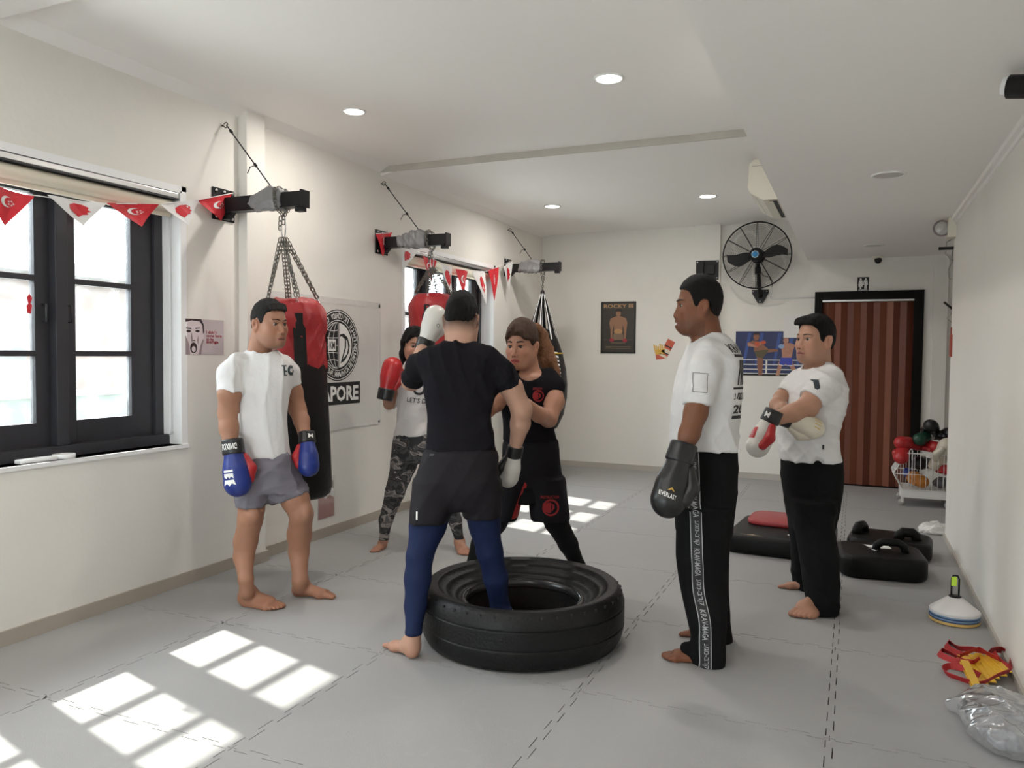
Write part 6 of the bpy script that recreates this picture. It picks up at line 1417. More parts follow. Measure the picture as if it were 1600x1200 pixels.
drape('side_tag', flat([[(-0.004, -0.02), (0.004, -0.02), (0.004, 0.02), (-0.004, 0.02)]]), p.P(657, 796, 0)+V(0, -0.2, 0), V(1, 0, 0), V(0, 0, 1), V(0, 1, 0), S2, white_ink, o, start=0.1)
drape('waist_mark', place(text_fit('///', 0.02, 0.010), Matrix.Identity(4)), p.P(678, 706, 0)+V(0, -0.2, 0), V(1, 0, 0), V(0, 0, 1), V(0, 1, 0), S2, mat('grey_ink', (0.3, 0.3, 0.3), 0.6), o, start=0.1)
g = p.glove(p.P(803, 711, 0.14), p.P(793, 758, 0.18), V(-0.7, -0.7, 0), (gm['white'], gm['black'], gm['black']), 0.86)
g = p.glove(p.P(666, 533, 0.43), p.P(683, 488, 0.45), V(0.9, 0.3, 0.0), (gm['white'], gm['white'], gm['black']), 0.98)
glove_print(g, 'glove_mark', flat(ring_poly(0, 0, 0.006, 0.011, 14)), V(0.022, 0.10, 0), V(1, 0, 0), V(0, 1, 0), V(0, 0, -p.cam_side), mat('grey_ink', None))

# ---------------------------------------------------------------- man in the striped black trousers
p = Person(3.80, (1095, 1030), 'man in a white t-shirt and black trousers with a lettered side stripe', (0.215, 0.085, 0.042))
B = p.body
p.fade = 0.5
p.head(1090.5, 478, 0.0, (-1, 0.06), -0.03, 0.0, (1.0, 1.02, 1.19), mouth=0.35, lips=(0.17, 0.055, 0.04), beard=0.55, fine=0.003)
B.cone(p.P(1100, 495, 0.0), p.P(1106, 535, 0.0), 0.066, 0.074, 0.03)
B.loft(p.sections([(535, 1085, 1135, 0, 0.12), (570, 1078, 1144, 0, 0.15), (640, 1065, 1140, 0, 0.14), (720, 1068, 1138, 0, 0.13), (780, 1068, 1136, 0, 0.13)], 0), 0.03)
p.limb(B, [(1103, 568, -0.17, 18), (1094, 612, -0.21, 18.5), (1087, 645, -0.22, 18), (1077, 678, -0.24, 16), (1066, 708, -0.27, 11)], 0.02)
p.limb(B, [(1103, 568, 0.17, 18), (1100, 620, 0.22, 18), (1098, 660, 0.23, 16), (1092, 695, 0.22, 13), (1088, 715, 0.20, 10)], 0.02)
dn, df_ = p.fdv(1070, 1033), p.fdv(1095, 998)
p.limb(B, [(1102, 760, -0.09, 24), (1100, 870, -0.10, 14), (1106, 960, dn, 12), (1108, 1015, dn, 11)], 0.02)
p.limb(B, [(1102, 760, 0.09, 24), (1103, 860, 0.10, 14), (1112, 930, df_, 12), (1122, 985, df_, 10)], 0.02)
p.foot((1110, 1036), (1033, 1029), p.P(1106, 1008, dn), 1); p.foot((1132, 1001), (1062, 991), p.P(1124, 978, df_), -1)
p.finish(); p.eyes((0.012, 0.008, 0.006), (0.006, 0.005, 0.005), 1.1)
p.hair(hair_black, [(-0.13, -0.060), (-0.075, -0.062), (-0.050, -0.030), (-0.040, 0.006), (-0.012, 0.022), (0.006, 0.008), (0.014, -0.018), (0.030, -0.010), (0.038, 0.030), (0.050, 0.058), (0.075, 0.066), (0.13, 0.068)], 0.010, None, top=0.004, bumps=0.003, side=-0.004)
def b_(S):
    S.loft(p.sections([(517, 1092, 1127, 0, 0.075), (530, 1081, 1142, 0, 0.13), (550, 1071, 1154, 0, 0.185), (590, 1056, 1158, 0, 0.20), (640, 1049, 1156, 0, 0.185), (680, 1048, 1151, 0, 0.180), (702, 1050, 1152, 0, 0.185)]), 0.03, 2.3, 0.01)
    e1 = p.P(1091, 634, -0.21); S.chain([(p.P(1107, 550, -0.13), 0.07), (p.P(1100, 580, -0.18), 0.078), (p.P(1089, 645, -0.22), 0.070)], 0.03, [(e1, p.P(1086, 660, -0.22)-p.P(1100, 575, -0.18)+V(0.01, 0, 0))])
    e2 = p.P(1100, 630, 0.21); S.chain([(p.P(1107, 550, 0.13), 0.07), (p.P(1102, 580, 0.18), 0.078), (p.P(1100, 645, 0.22), 0.070)], 0.03, [(e2, V(0, 0, -1))])
    S.cone(p.P(1094, 506, 0.0), p.P(1104, 523, 0.0), 0.066, 0.074, 0.008, 's')
o, S1 = p.garment('t_shirt', white_tee, b_, wr=0.018, seed=31, f=22, hems=[(p.P(1091, 634, -0.21), p.P(1086, 660, -0.22)-p.P(1100, 575, -0.18)+V(0.01, 0, 0), 0.12), (p.P(1100, 630, 0.21), V(0, 0, -1), 0.12), (p.P(1104, 526, 0), V(-0.4, 0, 1), 0.22), (p.P(1100, 702, 0), V(0, 0, -1), 0.5)])
k_ = p.k(-0.2)
sleeve_line = mat('grey_seam_print', (0.12, 0.11, 0.11), 0.7)
bm = flat([[(-0.032, -0.044), (0.032, -0.044), (0.032, -0.0415), (-0.032, -0.0415)], [(-0.032, 0.0415), (0.032, 0.0415), (0.032, 0.044), (-0.032, 0.044)], [(-0.032, -0.044), (-0.0295, -0.044), (-0.0295, 0.044), (-0.032, 0.044)], [(0.0295, -0.044), (0.032, -0.044), (0.032, 0.044), (0.0295, 0.044)]])
drape('sleeve_patch', bm, p.P(1089, 597, -0.2)+V(0, -0.25, 0), V(1, 0, -0.08), V(0.08, 0, 1), V(0, 1, 0), S1, sleeve_line, o, start=0.1)
bars = [[(-0.075+0.021*i, -0.045), (-0.063+0.021*i, -0.045), (-0.062+0.021*i+0.003, 0.07), (-0.074+0.021*i+0.003, 0.07)] for i in range(8)]
O = p.P(1150, 592, -0.06)+V(0.16, -0.12, 0); ex_ = V(0.5, 0.86, 0); n_ = V(-0.86, 0.5, 0)
def prt(bm_, dz): drape('back_print', place(bm_, Matrix.Translation((0, dz, 0))), O, ex_, V(0, 0, 1), n_, S1, ink, o, start=0.2)
prt(text_fit('KRAV MAGA', 0.20, 0.042, 0.02), 0.145); prt(flat(bars+[[(-0.10, 0.085), (0.10, 0.085), (0.10, 0.098), (-0.10, 0.098)], [(-0.10, -0.066), (0.10, -0.066), (0.10, -0.056), (-0.10, -0.056)]]), 0.02); prt(text_fit('קרב מגע'[::-1], 0.18, 0.045, 0.02), -0.085); prt(text_fit('2018', 0.17, 0.042, 0.03), -0.14); prt(flat([[(-0.085, -0.008), (0.085, -0.008), (0.085, 0.008), (-0.085, 0.008)]]), -0.178)
def b_(S):
    S.loft(p.sections([(694, 1056, 1150, 0, 0.165), (740, 1054, 1150, 0, 0.175), (840, 1056, 1142, 0, 0.15)]), 0.05, 2.4, 0.04)
    S.loft(p.sections([(790, 1056, 1146, -0.08, 0.115), (870, 1057, 1139, -0.09, 0.105), (917, 1062, 1138, dn*0.5, 0.10), (960, 1071, 1136, dn, 0.10), (1000, 1079, 1134, dn, 0.10), (1028, 1077, 1133, dn, 0.105), (1043, 1088, 1131, dn, 0.10)]), 0.02, 2.2, 0.006)
    S.loft(p.sections([(790, 1058, 1144, 0.08, 0.115), (900, 1066, 1139, 0.10, 0.10), (970, 1082, 1141, df_, 0.095), (1003, 1085, 1145, df_, 0.095), (1013, 1090, 1144, df_, 0.09)]), 0.015, 2.2, 0.006)
    S.cone(p.P(1072, 1012, dn), p.P(1095, 1036, dn), 0.03, 0.035, 0.03)
o, S2 = p.garment('trousers', black_trs, b_, wr=0.008, seed=33, f=16, dirs=(1, 0.4, 0.25))
# side stripe: band, edge lines and lettering laid on the near leg
path = [(703, 1087), (760, 1087.5), (820, 1088.5), (870, 1090), (920, 1094), (965, 1098), (1005, 1099.5), (1040, 1099)]
pw = [p.P(x, y, -0.2) for y, x in path]; zs = np.array([q[2] for q in pw])[::-1]; us = np.array([q[0] for q in pw])[::-1]
def cu(z): return float(np.interp(z, zs, us))
def strip(u0, u1, n=48):
    out = []
    for i in range(n):
        za, zb = zs[0]+(zs[-1]-zs[0])*i/n, zs[0]+(zs[-1]-zs[0])*(i+1)/n; out.append([(cu(za)+u0, za), (cu(za)+u1, za), (cu(zb)+u1, zb), (cu(zb)+u0, zb)])
    return flat(out)
O = V(0, -0.45, 0); A_ = (O, V(1, 0, 0), V(0, 0, 1), V(0, 1, 0), S2)
band_m = mat('stripe_band', (0.028, 0.028, 0.03), 0.8); stripe_w = mat('stripe_white', (0.42, 0.42, 0.43), 0.8)
st = drape('side_stripe', strip(-0.026, 0.026), *A_, band_m, o, lift=0.002, start=0.0, cut=0.03)
drape('stripe_edge', strip(-0.026, -0.0225), *A_, stripe_w, o, lift=0.004, start=0.0, cut=0.03); drape('stripe_edge', strip(0.0225, 0.026), *A_, stripe_w, o, lift=0.004, start=0.0, cut=0.03)
z_ = zs[-1]-0.05
for i, tx in enumerate(['קרב-מגע'[::-1], 'KRAV-MAGA']*5):
    ln = 0.115 if i % 2 == 0 else 0.135
    if z_-ln < zs[0]: break
    bm = place(text_fit(tx, ln, 0.026, 0.01), Matrix.Rotation(-math.pi/2, 4, 'Z'))
    zc = z_-ln/2
    for v in bm.verts: v.co.y += zc; v.co.x += cu(v.co.y)
    drape('stripe_lettering', bm, *A_, stripe_w, o, lift=0.004, start=0.0, cut=0.02); z_ -= ln+0.016
g = p.glove(p.P(1062, 718, -0.28), p.P(1038, 800, -0.32), V(0.75, 0.2, 0.35), (blk_gl, blk_gl, blk_gl), 1.28)
glove_print(g, 'glove_lettering', place(text_fit('EVERLAST', 0.055, 0.016, 0.02), Matrix.Rotation(0.0, 4, 'Z')), V(-0.028, 0.135, 0), V(1, 0.1, 0), V(0, -1, 0), V(0, 0, -p.cam_side), white_ink)
glove_print(g, 'glove_mark', flat([[(-0.012, -0.005), (0.0, 0.007), (0.012, -0.005), (0.006, -0.006), (0.0, 0.0), (-0.006, -0.006)]]), V(-0.022, 0.112, 0), V(1, 0, 0), V(0, -1, 0), V(0, 0, -p.cam_side), mat('gold_mark', (0.5, 0.3, 0.05), 0.5))
p.glove(p.P(1087, 720, 0.20), p.P(1078, 775, 0.18), V(0.2, -0.9, 0), (blk_gl, blk_gl, blk_gl), 1.1)

# ---------------------------------------------------------------- man with crossed arms
p = Person(4.65, (1272, 945), 'man in a white t-shirt and black trousers standing with arms crossed in boxing gloves', (0.50, 0.275, 0.185))
B = p.body
p.head(1273, 531, 0.0, (-0.90, -0.42), 0.02, 0.0, (1.12, 1.12, 1.19), lips=(0.34, 0.14, 0.11), beard=0.10, fine=0.003)
B.cone(p.P(1276, 548, 0.01), p.P(1279, 585, 0.02), 0.074, 0.080, 0.03)
B.loft(p.sections([(585, 1255, 1300, 0.02, 0.11), (620, 1245, 1306, 0.02, 0.14), (680, 1236, 1298, 0, 0.14), (760, 1240, 1298, 0, 0.13)], 0), 0.03)
p.limb(B, [(1294, 602, -0.14, 15), (1272, 620, -0.21, 17), (1262, 636, -0.25, 16.5), (1238, 646, -0.29, 14.5), (1206, 656, -0.30, 10)], 0.02)
p.limb(B, [(1244, 602, 0.14, 14), (1222, 622, 0.04, 12.5), (1215, 633, -0.04, 11.5), (1224, 642, -0.14, 11), (1238, 655, -0.22, 9)], 0.02)
dn, df_ = p.fdv(1272, 957), p.fdv(1240, 919)
p.limb(B, [(1275, 760, -0.08, 20), (1278, 850, -0.12, 15), (1286, 920, dn, 11), (1288, 942, dn, 9)], 0.02); p.limb(B, [(1262, 760, 0.08, 20), (1262, 840, 0.12, 14), (1262, 900, df_, 10), (1264, 912, df_, 8)], 0.02)
p.foot((1298, 950), (1243, 967), p.P(1288, 933, dn), 1, w=1.3); p.foot((1268, 924), (1216, 917), p.P(1261, 903, df_), -1)
p.finish(); p.eyes((0.012, 0.008, 0.006), (0.010, 0.008, 0.008), 0.8)
def lock(S):
    for k_ in range(9):
        u = (k_-4)/4; S.chain([(p.hp(u*0.050, 0.040, 0.100), 0.022), (p.hp(u*0.056, 0.068, 0.100-0.01*abs(u)), 0.017), (p.hp(u*0.056, 0.084, 0.090-0.012*abs(u)), 0.010)], 0.014)
p.hair(hair_black, [(-0.13, -0.045), (-0.075, -0.050), (-0.048, -0.035), (-0.036, 0.010), (-0.012, 0.020), (0.004, 0.010), (0.012, -0.022), (0.030, -0.018), (0.038, 0.030), (0.052, 0.060), (0.075, 0.072), (0.13, 0.074)], 0.014, lock, top=0.004, bumps=0.006, side=-0.006)
def b_(S):
    S.loft(p.sections([(567, 1264, 1299, 0.02, 0.09), (580, 1248, 1309, 0.02, 0.15), (600, 1236, 1319, 0.01, 0.19), (621, 1231, 1320, 0, 0.20), (643, 1224, 1316, 0, 0.20), (665, 1219, 1309, 0, 0.195), (690, 1219, 1307, 0, 0.185), (719, 1221, 1312, 0, 0.19)]), 0.03, 2.3, 0.01)
    S.cone(p.P(1276, 568, 0.01), p.P(1278, 585, 0.01), 0.084, 0.095, 0.03)
    e1 = p.P(1268, 623, -0.22); S.chain([(p.P(1297, 590, -0.10), 0.078), (p.P(1290, 604, -0.15), 0.080), (p.P(1266, 627, -0.23), 0.076)], 0.03, [(e1, V(-0.72, -0.25, -0.66))])
    e2 = p.P(1226, 614, 0.06); S.chain([(p.P(1250, 592, 0.12), 0.066), (p.P(1240, 602, 0.11), 0.064), (p.P(1222, 620, 0.05), 0.056)], 0.03, [(e2, V(-0.6, -0.3, -0.75))])
    S.cone(p.P(1267, 556, -0.03), p.P(1278, 572, 0.01), 0.074, 0.080, 0.008, 's')
    S.cone(p.P(1279, 705, -0.22), p.P(1279, 726, -0.20), 0.008, 0.045, 0.003, 's')
o, S1 = p.garment('t_shirt', white_tee, b_, wr=0.011, seed=44, f=30, dirs=(0.6, 0.2, 1), hems=[(p.P(1268, 623, -0.22), V(-0.72, -0.25, -0.66), 0.125), (p.P(1226, 614, 0.06), V(-0.6, -0.3, -0.75), 0.12), (p.P(1277, 572, 0), V(-0.3, 0, 1), 0.24), (p.P(1265, 719, 0), V(0, 0, -1), 0.5)])
drape('chest_print', flat([[(-0.016, -0.022), (0.0, -0.030), (0.016, -0.020), (0.018, 0.026), (-0.013, 0.026)]]), p.P(1257, 599, -0.1)+V(0, -0.3, 0), V(1, 0, 0), V(0.1, 0, 1), V(0.1, 1, 0), S1, lg, o, start=0.1)
drape('side_tag', flat([[(-0.006, -0.014), (0.006, -0.014), (0.006, 0.014), (-0.006, 0.014)]]), p.P(1277, 696, -0.1)+V(0, -0.3, 0), V(1, 0, 0), V(0, 0, 1), V(0, 1, 0), S1, ink, o, start=0.1)
drape('back_print', flat([[(-0.02, -0.03), (0.02, -0.03), (0.02, 0.03), (-0.02, 0.03)]]), p.P(1314, 655, 0)+V(0.3, 0, 0), V(0, 1, 0), V(0, 0, 1), V(-1, 0.2, 0), S1, ink, o, start=0.1)
def b_(S):
    S.loft(p.sections([(706, 1222, 1311, 0, 0.165), (740, 1222, 1315, 0, 0.17), (830, 1236, 1303, 0, 0.13)]), 0.05, 2.3, 0.04)
    S.loft(p.sections([(780, 1236, 1307, -0.08, 0.12), (830, 1244, 1302, -0.11, 0.115), (862, 1249, 1309, dn*0.6, 0.115), (905, 1255, 1309, dn*0.8, 0.115), (945, 1262, 1307, dn, 0.115), (956, 1264, 1307, dn, 0.11)]), 0.02, 2.2, 0.005)
    S.loft(p.sections([(780, 1226, 1292, 0.08, 0.12), (845, 1236, 1290, 0.11, 0.11), (907, 1240, 1290, df_, 0.105), (919, 1243, 1286, df_, 0.10)]), 0.012, 2.2, 0.005)
p.garment('trousers', black_trs, b_, wr=0.009, seed=43, f=16, dirs=(1, 0.4, 0.25))
cream_l = gm['cream']; ylw = mat('yellow_glove_stitch', (0.62, 0.38, 0.05), 0.4)
g = p.glove(p.P(1203, 657, -0.31), p.P(1186, 694, -0.30), V(0.6, -0.6, 0.2), (gm['white'], gm['red'], blk_gl), 1.05)
glove_print(g, 'red_panel', flat([[(-0.05, -0.02), (0.0, -0.03), (0.01, 0.03), (-0.05, 0.045)]]), V(-0.015, 0.085, 0), V(1, 0, 0), V(0, 1, 0), V(0, 0, -p.cam_side), gm['red']); cuffs(p, g, 'M', 0.03, 0.030, white_ink)
g = p.glove(p.P(1232, 655, -0.27), p.P(1270, 668, -0.27), V(0, -0.5, -0.85), (cream_l, cream_l, blk_gl), 1.0)
for k_ in range(4): glove_print(g, 'stitch_line', flat([[(-0.02, 0), (0.02, 0.002), (0.02, 0.006), (-0.02, 0.004)]]), V(-0.01+0.02*k_-0.02, 0.150, 0), V(0.2, 1, 0), V(-1, 0.2, 0), V(0, 0, -p.cam_side), ylw)

# ---------------------------------------------------------------- woman with the ponytail
def hand(S, w, d, n, th, curl=0.6, g=1.0):
    """bare hand from wrist w along d, palm normal n, thumb side th"""
    d, n, th = [np.asarray(a, float)/np.linalg.norm(a) for a in (d, n, th)]
    pt = lambda a, b, c: w+d*a*g+th*b*g+n*c*g
    S.cone(pt(0, 0, 0), pt(0.03, 0, 0), 0.024*g, 0.026*g, 0.02)
    for b in (-0.022, -0.007, 0.008, 0.023): S.cone(pt(0.02, b*0.7, 0), pt(0.085, b, 0), 0.015*g, 0.0115*g, 0.012)
    for b, l in ((-0.030, 0.058), (-0.010, 0.074), (0.011, 0.078), (0.031, 0.068)):
        a0 = pt(0.088, b*0.85, 0.0); a1 = pt(0.088+l*0.42, b, l*0.20*curl); a2 = pt(0.088+l*0.68, b, l*0.52*curl); a3 = pt(0.088+l*0.75, b*0.95, l*0.92*curl)
        S.chain([(a0, 0.0090*g), (a1, 0.0085*g), (a2, 0.0080*g), (a3, 0.0072*g)], 0.004)
    S.chain([(pt(0.025, 0.024, 0.004), 0.014*g), (pt(0.058, 0.046, 0.016), 0.0105*g), (pt(0.088, 0.052, 0.034), 0.009*g)], 0.008)
    c = pt(0.08, 0, 0.02); S.fine.append((c-0.10*g, c+0.10*g, 0.0045))
p = Person(4.65, (820, 910), 'woman with a brown ponytail in black t-shirt and black shorts with red emblem', (0.52, 0.27, 0.18))
B = p.body
p.head(815, 540, -0.03, (-0.42, -0.91), -0.10, 0.0, (1.06, 1.06, 1.16), fem=1.0, lips=(0.40, 0.09, 0.08), fine=0.003)
B.cone(p.P(824, 555, -0.01), p.P(831, 592, 0.01), 0.054, 0.058, 0.03)
B.loft(p.sections([(586, 806, 858, 0, 0.075), (610, 794, 862, 0, 0.095), (655, 794, 858, 0, 0.09), (700, 792, 864, 0, 0.10), (760, 790, 866, 0, 0.105)], 0), 0.03)
B.cone(p.P(806, 594, 0), p.P(858, 594, 0.0), 0.045, 0.045, 0.04)
wl = p.limb(B, [(864, 600, -0.03, 14), (866, 628, -0.08, 15.5), (857, 654, -0.15, 13.5), (842, 648, -0.30, 12.0), (824, 632, -0.42, 8.5)], 0.02)
hand(B, p.P(824, 632, -0.42), V(-0.7, -0.55, 0.45), V(-0.3, 0.3, -1), V(0.3, 0.6, 0.5), 0.8, 0.92)
wr_ = p.limb(B, [(802, 600, -0.03, 13), (775, 630, -0.10, 13), (762, 640, -0.16, 12), (757, 620, -0.30, 11), (755, 600, -0.40, 8)], 0.02)
hand(B, p.P(755, 600, -0.40), V(0.0, -0.3, 0.9), V(0.2, -1, 0), V(1, 0, 0), 0.5, 0.92)
p.limb(B, [(850, 760, 0, 20), (868, 812, 0.0, 15), (886, 848, 0.03, 12), (902, 884, 0.08, 8), (906, 900, 0.10, 8)], 0.02); p.limb(B, [(800, 760, 0, 20), (776, 812, -0.0, 15), (754, 850, 0.0, 12), (738, 888, 0.02, 8), (735, 905, 0.02, 8)], 0.02)
p.foot((905, 916), (922, 930), p.P(906, 896, 0.10), -1); p.foot((737, 924), (716, 935), p.P(735, 900, 0.02), 1)
p.finish(); p.eyes((0.016, 0.012, 0.010), (0.014, 0.009, 0.007), 1.15, 0.0016, 0.002)
brown = mat('brown_hair', (0.060, 0.030, 0.019), 0.6, 0.5, 50, 0.9, 200, spec=0.3); auburn = mat('copper_ponytail', (0.20, 0.085, 0.035), 0.55, 0.6, 60, 0.9, 220, spec=0.35)
def lock(S):
    for s_ in (-1, 1):
        for k_ in range(6):
            u = k_/5; S.chain([(p.hp(s_*0.004+s_*0.010*u, 0.070-0.01*u, 0.108-0.004*u), 0.014), (p.hp(s_*(0.026+0.012*u), 0.094-0.022*u, 0.078), 0.011), (p.hp(s_*(0.052+0.012*u), 0.078-0.028*u, 0.046-0.004*u), 0.009)], 0.010)
    S.ell(p.hp(0, -0.06, 0.085), np.array([0.055, 0.06, 0.045]), p.hR, 0.03)
p.hair(brown, [(-0.13, -0.030), (-0.075, -0.040), (-0.048, -0.035), (-0.036, 0.000), (-0.012, 0.022), (0.004, 0.005), (0.014, 0.000), (0.030, 0.010), (0.040, 0.032), (0.055, 0.048), (0.075, 0.056), (0.13, 0.058)], 0.014, lock, top=0.014, bumps=0.006, back=0.006)
S = Solid(0.005); p.limb(S, [(838, 512, 0.06, 8), (846, 524, 0.10, 9.5), (854, 545, 0.10, 10), (862, 564, 0.06, 8), (870, 579, 0.02, 4.5), (874, 587, -0.01, 2)], 0.02); p.limb(S, [(840, 520, 0.08, 10), (846, 545, 0.10, 11), (850, 565, 0.08, 8), (853, 580, 0.05, 4)], 0.02)
S.post.append(wrinkle(0.0035, 8, 110, (1, 0.4, -0.2))); obj('ponytail', S.mesh('ponytail', auburn), None, p.hobj); 
def b_(S):
    S.loft(p.sections([(577, 809, 852, 0.01, 0.070), (588, 799, 866, 0.0, 0.105), (604, 788, 872, 0, 0.125), (624, 781, 866, 0, 0.130), (657, 784, 865, 0, 0.122), (690, 785, 871, 0, 0.130)]), 0.025, 2.3, 0.01)
    e1 = p.P(864, 614, -0.05); S.chain([(p.P(856, 590, 0), 0.062), (p.P(865, 604, -0.03), 0.066), (p.P(864, 630, -0.08), 0.066)], 0.03, [(e1, V(0.0, -0.35, -1))])
    e2 = p.P(788, 618, -0.06); S.chain([(p.P(806, 592, 0), 0.062), (p.P(797, 604, -0.03), 0.064), (p.P(778, 626, -0.09), 0.060)], 0.03, [(e2, V(-0.7, -0.4, -0.7))])
    S.cone(p.P(826, 566, -0.16), p.P(829, 585, -0.02), 0.070, 0.062, 0.008, 's')
o, S1 = p.garment('t_shirt', black_tee, b_, wr=0.016, seed=51, f=24, hems=[(p.P(864, 614, -0.05), V(0.0, -0.35, -1), 0.11), (p.P(788, 618, -0.06), V(-0.7, -0.4, -0.7), 0.11), (p.P(827, 590, -0.04), V(0, -0.75, 0.66), 0.13), (p.P(826, 690, 0), V(0, 0, -1), 0.4)])
red_pr = mat('red_emblem_print', (0.30, 0.012, 0.015), 0.7); dred = mat('dark_red_print', (0.10, 0.006, 0.008), 0.7)
DX, DZ_, DV = V(1, 0, 0), V(0, 0, 1), V(0, 1, 0)
em_ = lambda r: flat(ring_poly(0, 0, r*0.78, r, 24)+[rng_circle(-r*0.18, 0, r*0.62, 18, math.radians(70), math.radians(290))]+[[(0.05*r, -0.5*r), (0.45*r, -0.1*r), (0.40*r, 0.35*r), (0.05*r, 0.5*r), (0.2*r, 0.1*r)]])
drape('chest_emblem', em_(0.034), p.P(840, 617, 0)+V(0, -0.3, 0), DX, DZ_, DV, S1, red_pr, o, start=0.1); drape('chest_lettering', text_fit('INSTRUCTOR', 0.055, 0.014, 0.02), p.P(839, 606, 0)+V(0, -0.3, 0), DX, DZ_, DV, S1, red_pr, o, start=0.1)
def b_(S):
    p.limb(S, [(850, 760, 0, 24), (869, 815, 0, 18.5), (888, 850, 0.03, 15), (904, 884, 0.08, 10.5), (908, 905, 0.10, 9.5)], 0.02, [(p.P(906, 900, 0.10), V(0, 0, -1))])
    p.limb(S, [(800, 760, 0, 24), (774, 815, 0, 18.5), (752, 850, 0.0, 15.5), (737, 888, 0.02, 10.5), (735, 908, 0.02, 9.5)], 0.02, [(p.P(735, 905, 0.02), V(0, 0, -1))])
    S.loft(p.sections([(740, 786, 868, 0, 0.115), (785, 784, 866, 0, 0.10)]), 0.03)
p.garment('tights', cloth_mat('black_tights', (0.008, 0.008, 0.009), 0.6, 0.1, 40), b_, wr=0.002, seed=52, hems=[(p.P(906, 900, 0.10), V(0, 0, -1), 0.1), (p.P(735, 905, 0.02), V(0, 0, -1), 0.1)], near=0.015, off=0.004)
def b_(S):
    S.loft(p.sections([(683, 786, 871, 0, 0.125), (720, 783, 876, 0, 0.140), (772, 784, 882, 0, 0.10)]), 0.03, 2.3, 0.04)
    S.loft(p.sections([(745, 822, 883, 0, 0.13), (780, 825, 888, 0, 0.125), (812, 828, 892, 0, 0.12)]), 0.025, 2.3, 0.005)
    S.loft(p.sections([(745, 779, 825, 0, 0.13), (780, 772, 817, 0, 0.125), (811, 766, 808, 0, 0.12)]), 0.025, 2.3, 0.005)
o, S2 = p.garment('shorts', cloth_mat('black_shorts', (0.013, 0.012, 0.015), 0.75, 0.3, 24), b_, wr=0.009, seed=53, f=20)
drape('leg_emblem', em_(0.050), p.P(859, 787, 0)+V(0, -0.35, 0), DX, DZ_, DV, S2, red_pr, o, start=0.1); drape('leg_lettering', text_fit('INSTRUCTOR', 0.11, 0.017, 0.02), p.P(858, 771, 0)+V(0, -0.35, 0), DX, DZ_, DV, S2, red_pr, o, start=0.1)
pu = lambda x, y: tuple((p.P(x, y, -0.1)-p.P(815, 780, -0.1))[[0, 2]])
drape('red_side_panel', flat([[pu(820, 752), pu(823, 756), pu(820, 780), pu(813, 811), pu(799, 811), pu(806, 790)]]), p.P(815, 780, -0.1)+V(0, -0.25, 0), DX, DZ_, DV, S2, mat('red_satin_panel', (0.42, 0.020, 0.022), 0.6), o, start=0.1)

# ---------------------------------------------------------------- woman in camouflage leggings, behind
p = Person(5.71, (655, 850), 'woman with dark hair in white tank top and camouflage leggings, red boxing gloves raised', (0.46, 0.245, 0.165), 0.0075)
B = p.body
p.head(648.5, 541, 0.0, (0.32, -0.95), -0.05, 0.0, (1.02, 1.02, 1.12), fem=1.0, lips=(0.40, 0.10, 0.09), fine=0.0038)
B.cone(p.P(650, 555, 0.01), p.P(651, 582, 0.02), 0.052, 0.056, 0.03)
B.loft(p.sections([(578, 636, 668, 0.01, 0.07), (600, 632, 672, 0.0, 0.09), (640, 630, 672, 0, 0.085), (690, 626, 682, 0, 0.10), (715, 624, 686, 0, 0.10)], 0), 0.03)
B.cone(p.P(634, 583, 0), p.P(670, 583, 0.0), 0.042, 0.042, 0.03)
p.limb(B, [(632, 586, 0, 10), (619, 612, -0.03, 9.5), (608, 631, -0.06, 8.5), (606, 622, -0.14, 8), (605, 606, -0.17, 6.5)], 0.02)
p.limb(B, [(671, 586, 0, 10), (684, 612, -0.03, 9.5), (690, 630, -0.08, 8.5), (684, 606, -0.2, 8), (678, 590, -0.25, 6)], 0.02)
p.limb(B, [(636, 705, 0, 17), (625, 750, 0, 14), (612, 790, 0, 10.5), (604, 815, 0, 8.5), (600, 848, 0.0, 5.5)], 0.02); p.limb(B, [(674, 705, 0, 17), (690, 750, 0, 14), (704, 793, 0, 10.5), (711, 815, 0, 8.5), (718, 850, 0, 5.5)], 0.02)
p.foot((601, 856), (582, 864), p.P(600, 844, 0), 1); p.foot((716, 856), (727, 869), p.P(718, 846, 0), -1)
p.finish(); p.eyes((0.016, 0.012, 0.010), (0.014, 0.010, 0.008), 0.9, 0.001)
def lock(S):
    for s_ in (-1, 1):
        S.chain([(p.hp(s_*0.050, 0.015, 0.095), 0.030), (p.hp(s_*0.080, -0.010, 0.030), 0.022), (p.hp(s_*0.086, -0.022, -0.050), 0.022), (p.hp(s_*0.084, -0.020, -0.120), 0.016)], 0.02)
        S.chain([(p.hp(s_*0.010, 0.062, 0.108), 0.016), (p.hp(s_*0.045, 0.078, 0.072), 0.012), (p.hp(s_*0.070, 0.045, 0.030), 0.012)], 0.016)
    S.loft([(p.hp(0, -0.06, -0.115)[2], *p.hp(0, -0.065, 0)[:2], 0.075, 0.05), (p.hp(0, -0.06, 0.0)[2], *p.hp(0, -0.055, 0)[:2], 0.085, 0.06), (p.hp(0, -0.06, 0.06)[2], *p.hp(0, -0.045, 0)[:2], 0.08, 0.06)], 0.03, 2.2, 0.02)
p.hair(hair_black, [(-0.13, -0.10), (-0.048, -0.10), (-0.030, -0.060), (-0.012, 0.020), (0.010, 0.015), (0.035, 0.035), (0.055, 0.055), (0.075, 0.062), (0.13, 0.064)], 0.014, lock, top=0.004, bumps=0.005)
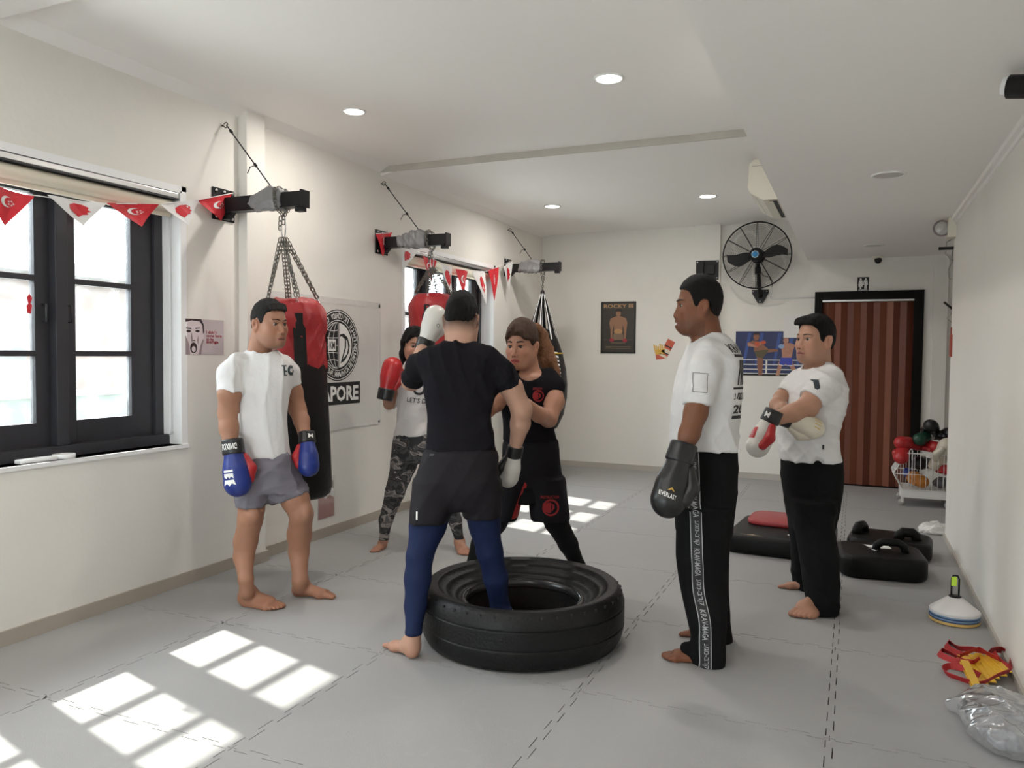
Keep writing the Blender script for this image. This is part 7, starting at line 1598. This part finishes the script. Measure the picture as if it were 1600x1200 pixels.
def b_(S):
    S.loft(p.sections([(583, 632, 672, 0.0, 0.080), (602, 627, 676, 0.0, 0.100), (640, 622, 677, 0, 0.100), (680, 615, 688, 0, 0.120)]), 0.02, 2.3, 0.008)
    for a, b in ((638, 632), (664, 670)): S.cone(p.P(a, 574, 0.01), p.P(b, 590, 0.0), 0.045, 0.06, 0.02)
    S.cone(p.P(651, 570, -0.12), p.P(651, 580, 0.0), 0.075, 0.070, 0.008, 's')
o, S1 = p.garment('tank_top', cloth_mat('off_white_cotton', (0.60, 0.57, 0.56)), b_, wr=0.010, seed=61, f=22, hems=[(p.P(651, 680, 0), V(0, 0, -1), 0.4), (p.P(651, 582, -0.04), V(0, -0.6, 0.8), 0.16), (p.P(628, 590, 0), V(-1, 0, 0.35), 0.06), (p.P(675, 590, 0), V(1, 0, 0.35), 0.06)])
drape('lettering', text_fit('LET’S DO', 0.17, 0.036, 0.015), p.P(657, 625, 0)+V(0, -0.3, 0), V(1, 0, -0.1), V(0.1, 0, 1), DV, S1, ink, o, start=0.1)
drape('print', flat(ring_poly(0.0, 0.02, 0.028, 0.046, 16, math.radians(180), math.radians(360))+[[(-0.06, 0.0), (-0.03, 0.02), (-0.04, 0.03), (-0.066, 0.012)], [(0.06, 0.0), (0.03, 0.02), (0.04, 0.03), (0.066, 0.012)], [(-0.02, 0.04), (0.02, 0.04), (0.02, 0.055), (-0.02, 0.055)]]), p.P(657, 611, 0)+V(0, -0.3, 0), V(1, 0, -0.1), V(0.1, 0, 1), DV, S1, ink, o, start=0.1)
camo = mat('grey_camouflage', (0.1, 0.1, 0.1), 0.75, 0.05, 9, 0.15, 40); nt = camo.node_tree; N = nt.nodes; L = nt.links
_n = N.new('ShaderNodeTexNoise'); _n.inputs['Scale'].default_value = 7.5; _n.inputs['Detail'].default_value = 2.5; _n.inputs['Distortion'].default_value = 1.2; _tc = N.new('ShaderNodeTexCoord'); _mp = N.new('ShaderNodeMapping'); _mp.inputs['Scale'].default_value = (1.0, 1.0, 1.9); L.new(_tc.outputs['Object'], _mp.inputs[0]); L.new(_mp.outputs[0], _n.inputs['Vector'])
_cr = N.new('ShaderNodeValToRGB'); _cr.color_ramp.interpolation = 'CONSTANT'; E_ = _cr.color_ramp.elements; E_[0].position = 0.0; E_[0].color = (0.012, 0.012, 0.014, 1); E_[1].position = 0.43; E_[1].color = (0.055, 0.053, 0.056, 1)
for ps, cl in ((0.50, (0.020, 0.020, 0.022, 1)), (0.56, (0.26, 0.23, 0.22, 1)), (0.63, (0.10, 0.095, 0.095, 1))): e_ = E_.new(ps); e_.color = cl
L.new(_n.outputs['Fac'], _cr.inputs[0]); L.new(_cr.outputs[0], N['Principled BSDF'].inputs['Base Color'])
def b_(S):
    S.loft(p.sections([(674, 617, 688, 0, 0.115), (700, 612, 693, 0, 0.130), (722, 611, 698, 0, 0.12)]), 0.02, 2.3, 0.01)
    p.limb(S, [(636, 708, 0, 22), (631, 725, 0, 20), (617, 770, 0, 15), (603, 813, 0, 10.5), (600, 842, 0.0, 7), (600, 852, 0.0, 7)], 0.02, [(p.P(600, 843, 0), V(0, 0, -1))])
    p.limb(S, [(674, 708, 0, 22), (680, 725, 0, 20), (696, 770, 0, 15), (711, 813, 0, 10.5), (718, 845, 0, 7), (718, 856, 0, 7)], 0.02, [(p.P(718, 847, 0), V(0, 0, -1))])
p.garment('leggings', camo, b_, wr=0.003, seed=62)
g = p.glove(p.P(604, 610, -0.18), p.P(613, 572, -0.16), V(0.9, -0.3, -0.2), (gm['red'], gm['red'], blk_gl), 1.15)
p.glove(p.P(678, 590, -0.26), p.P(674, 552, -0.28), V(-0.9, -0.3, 0), (gm['red'], gm['red'], blk_gl), 1.1)
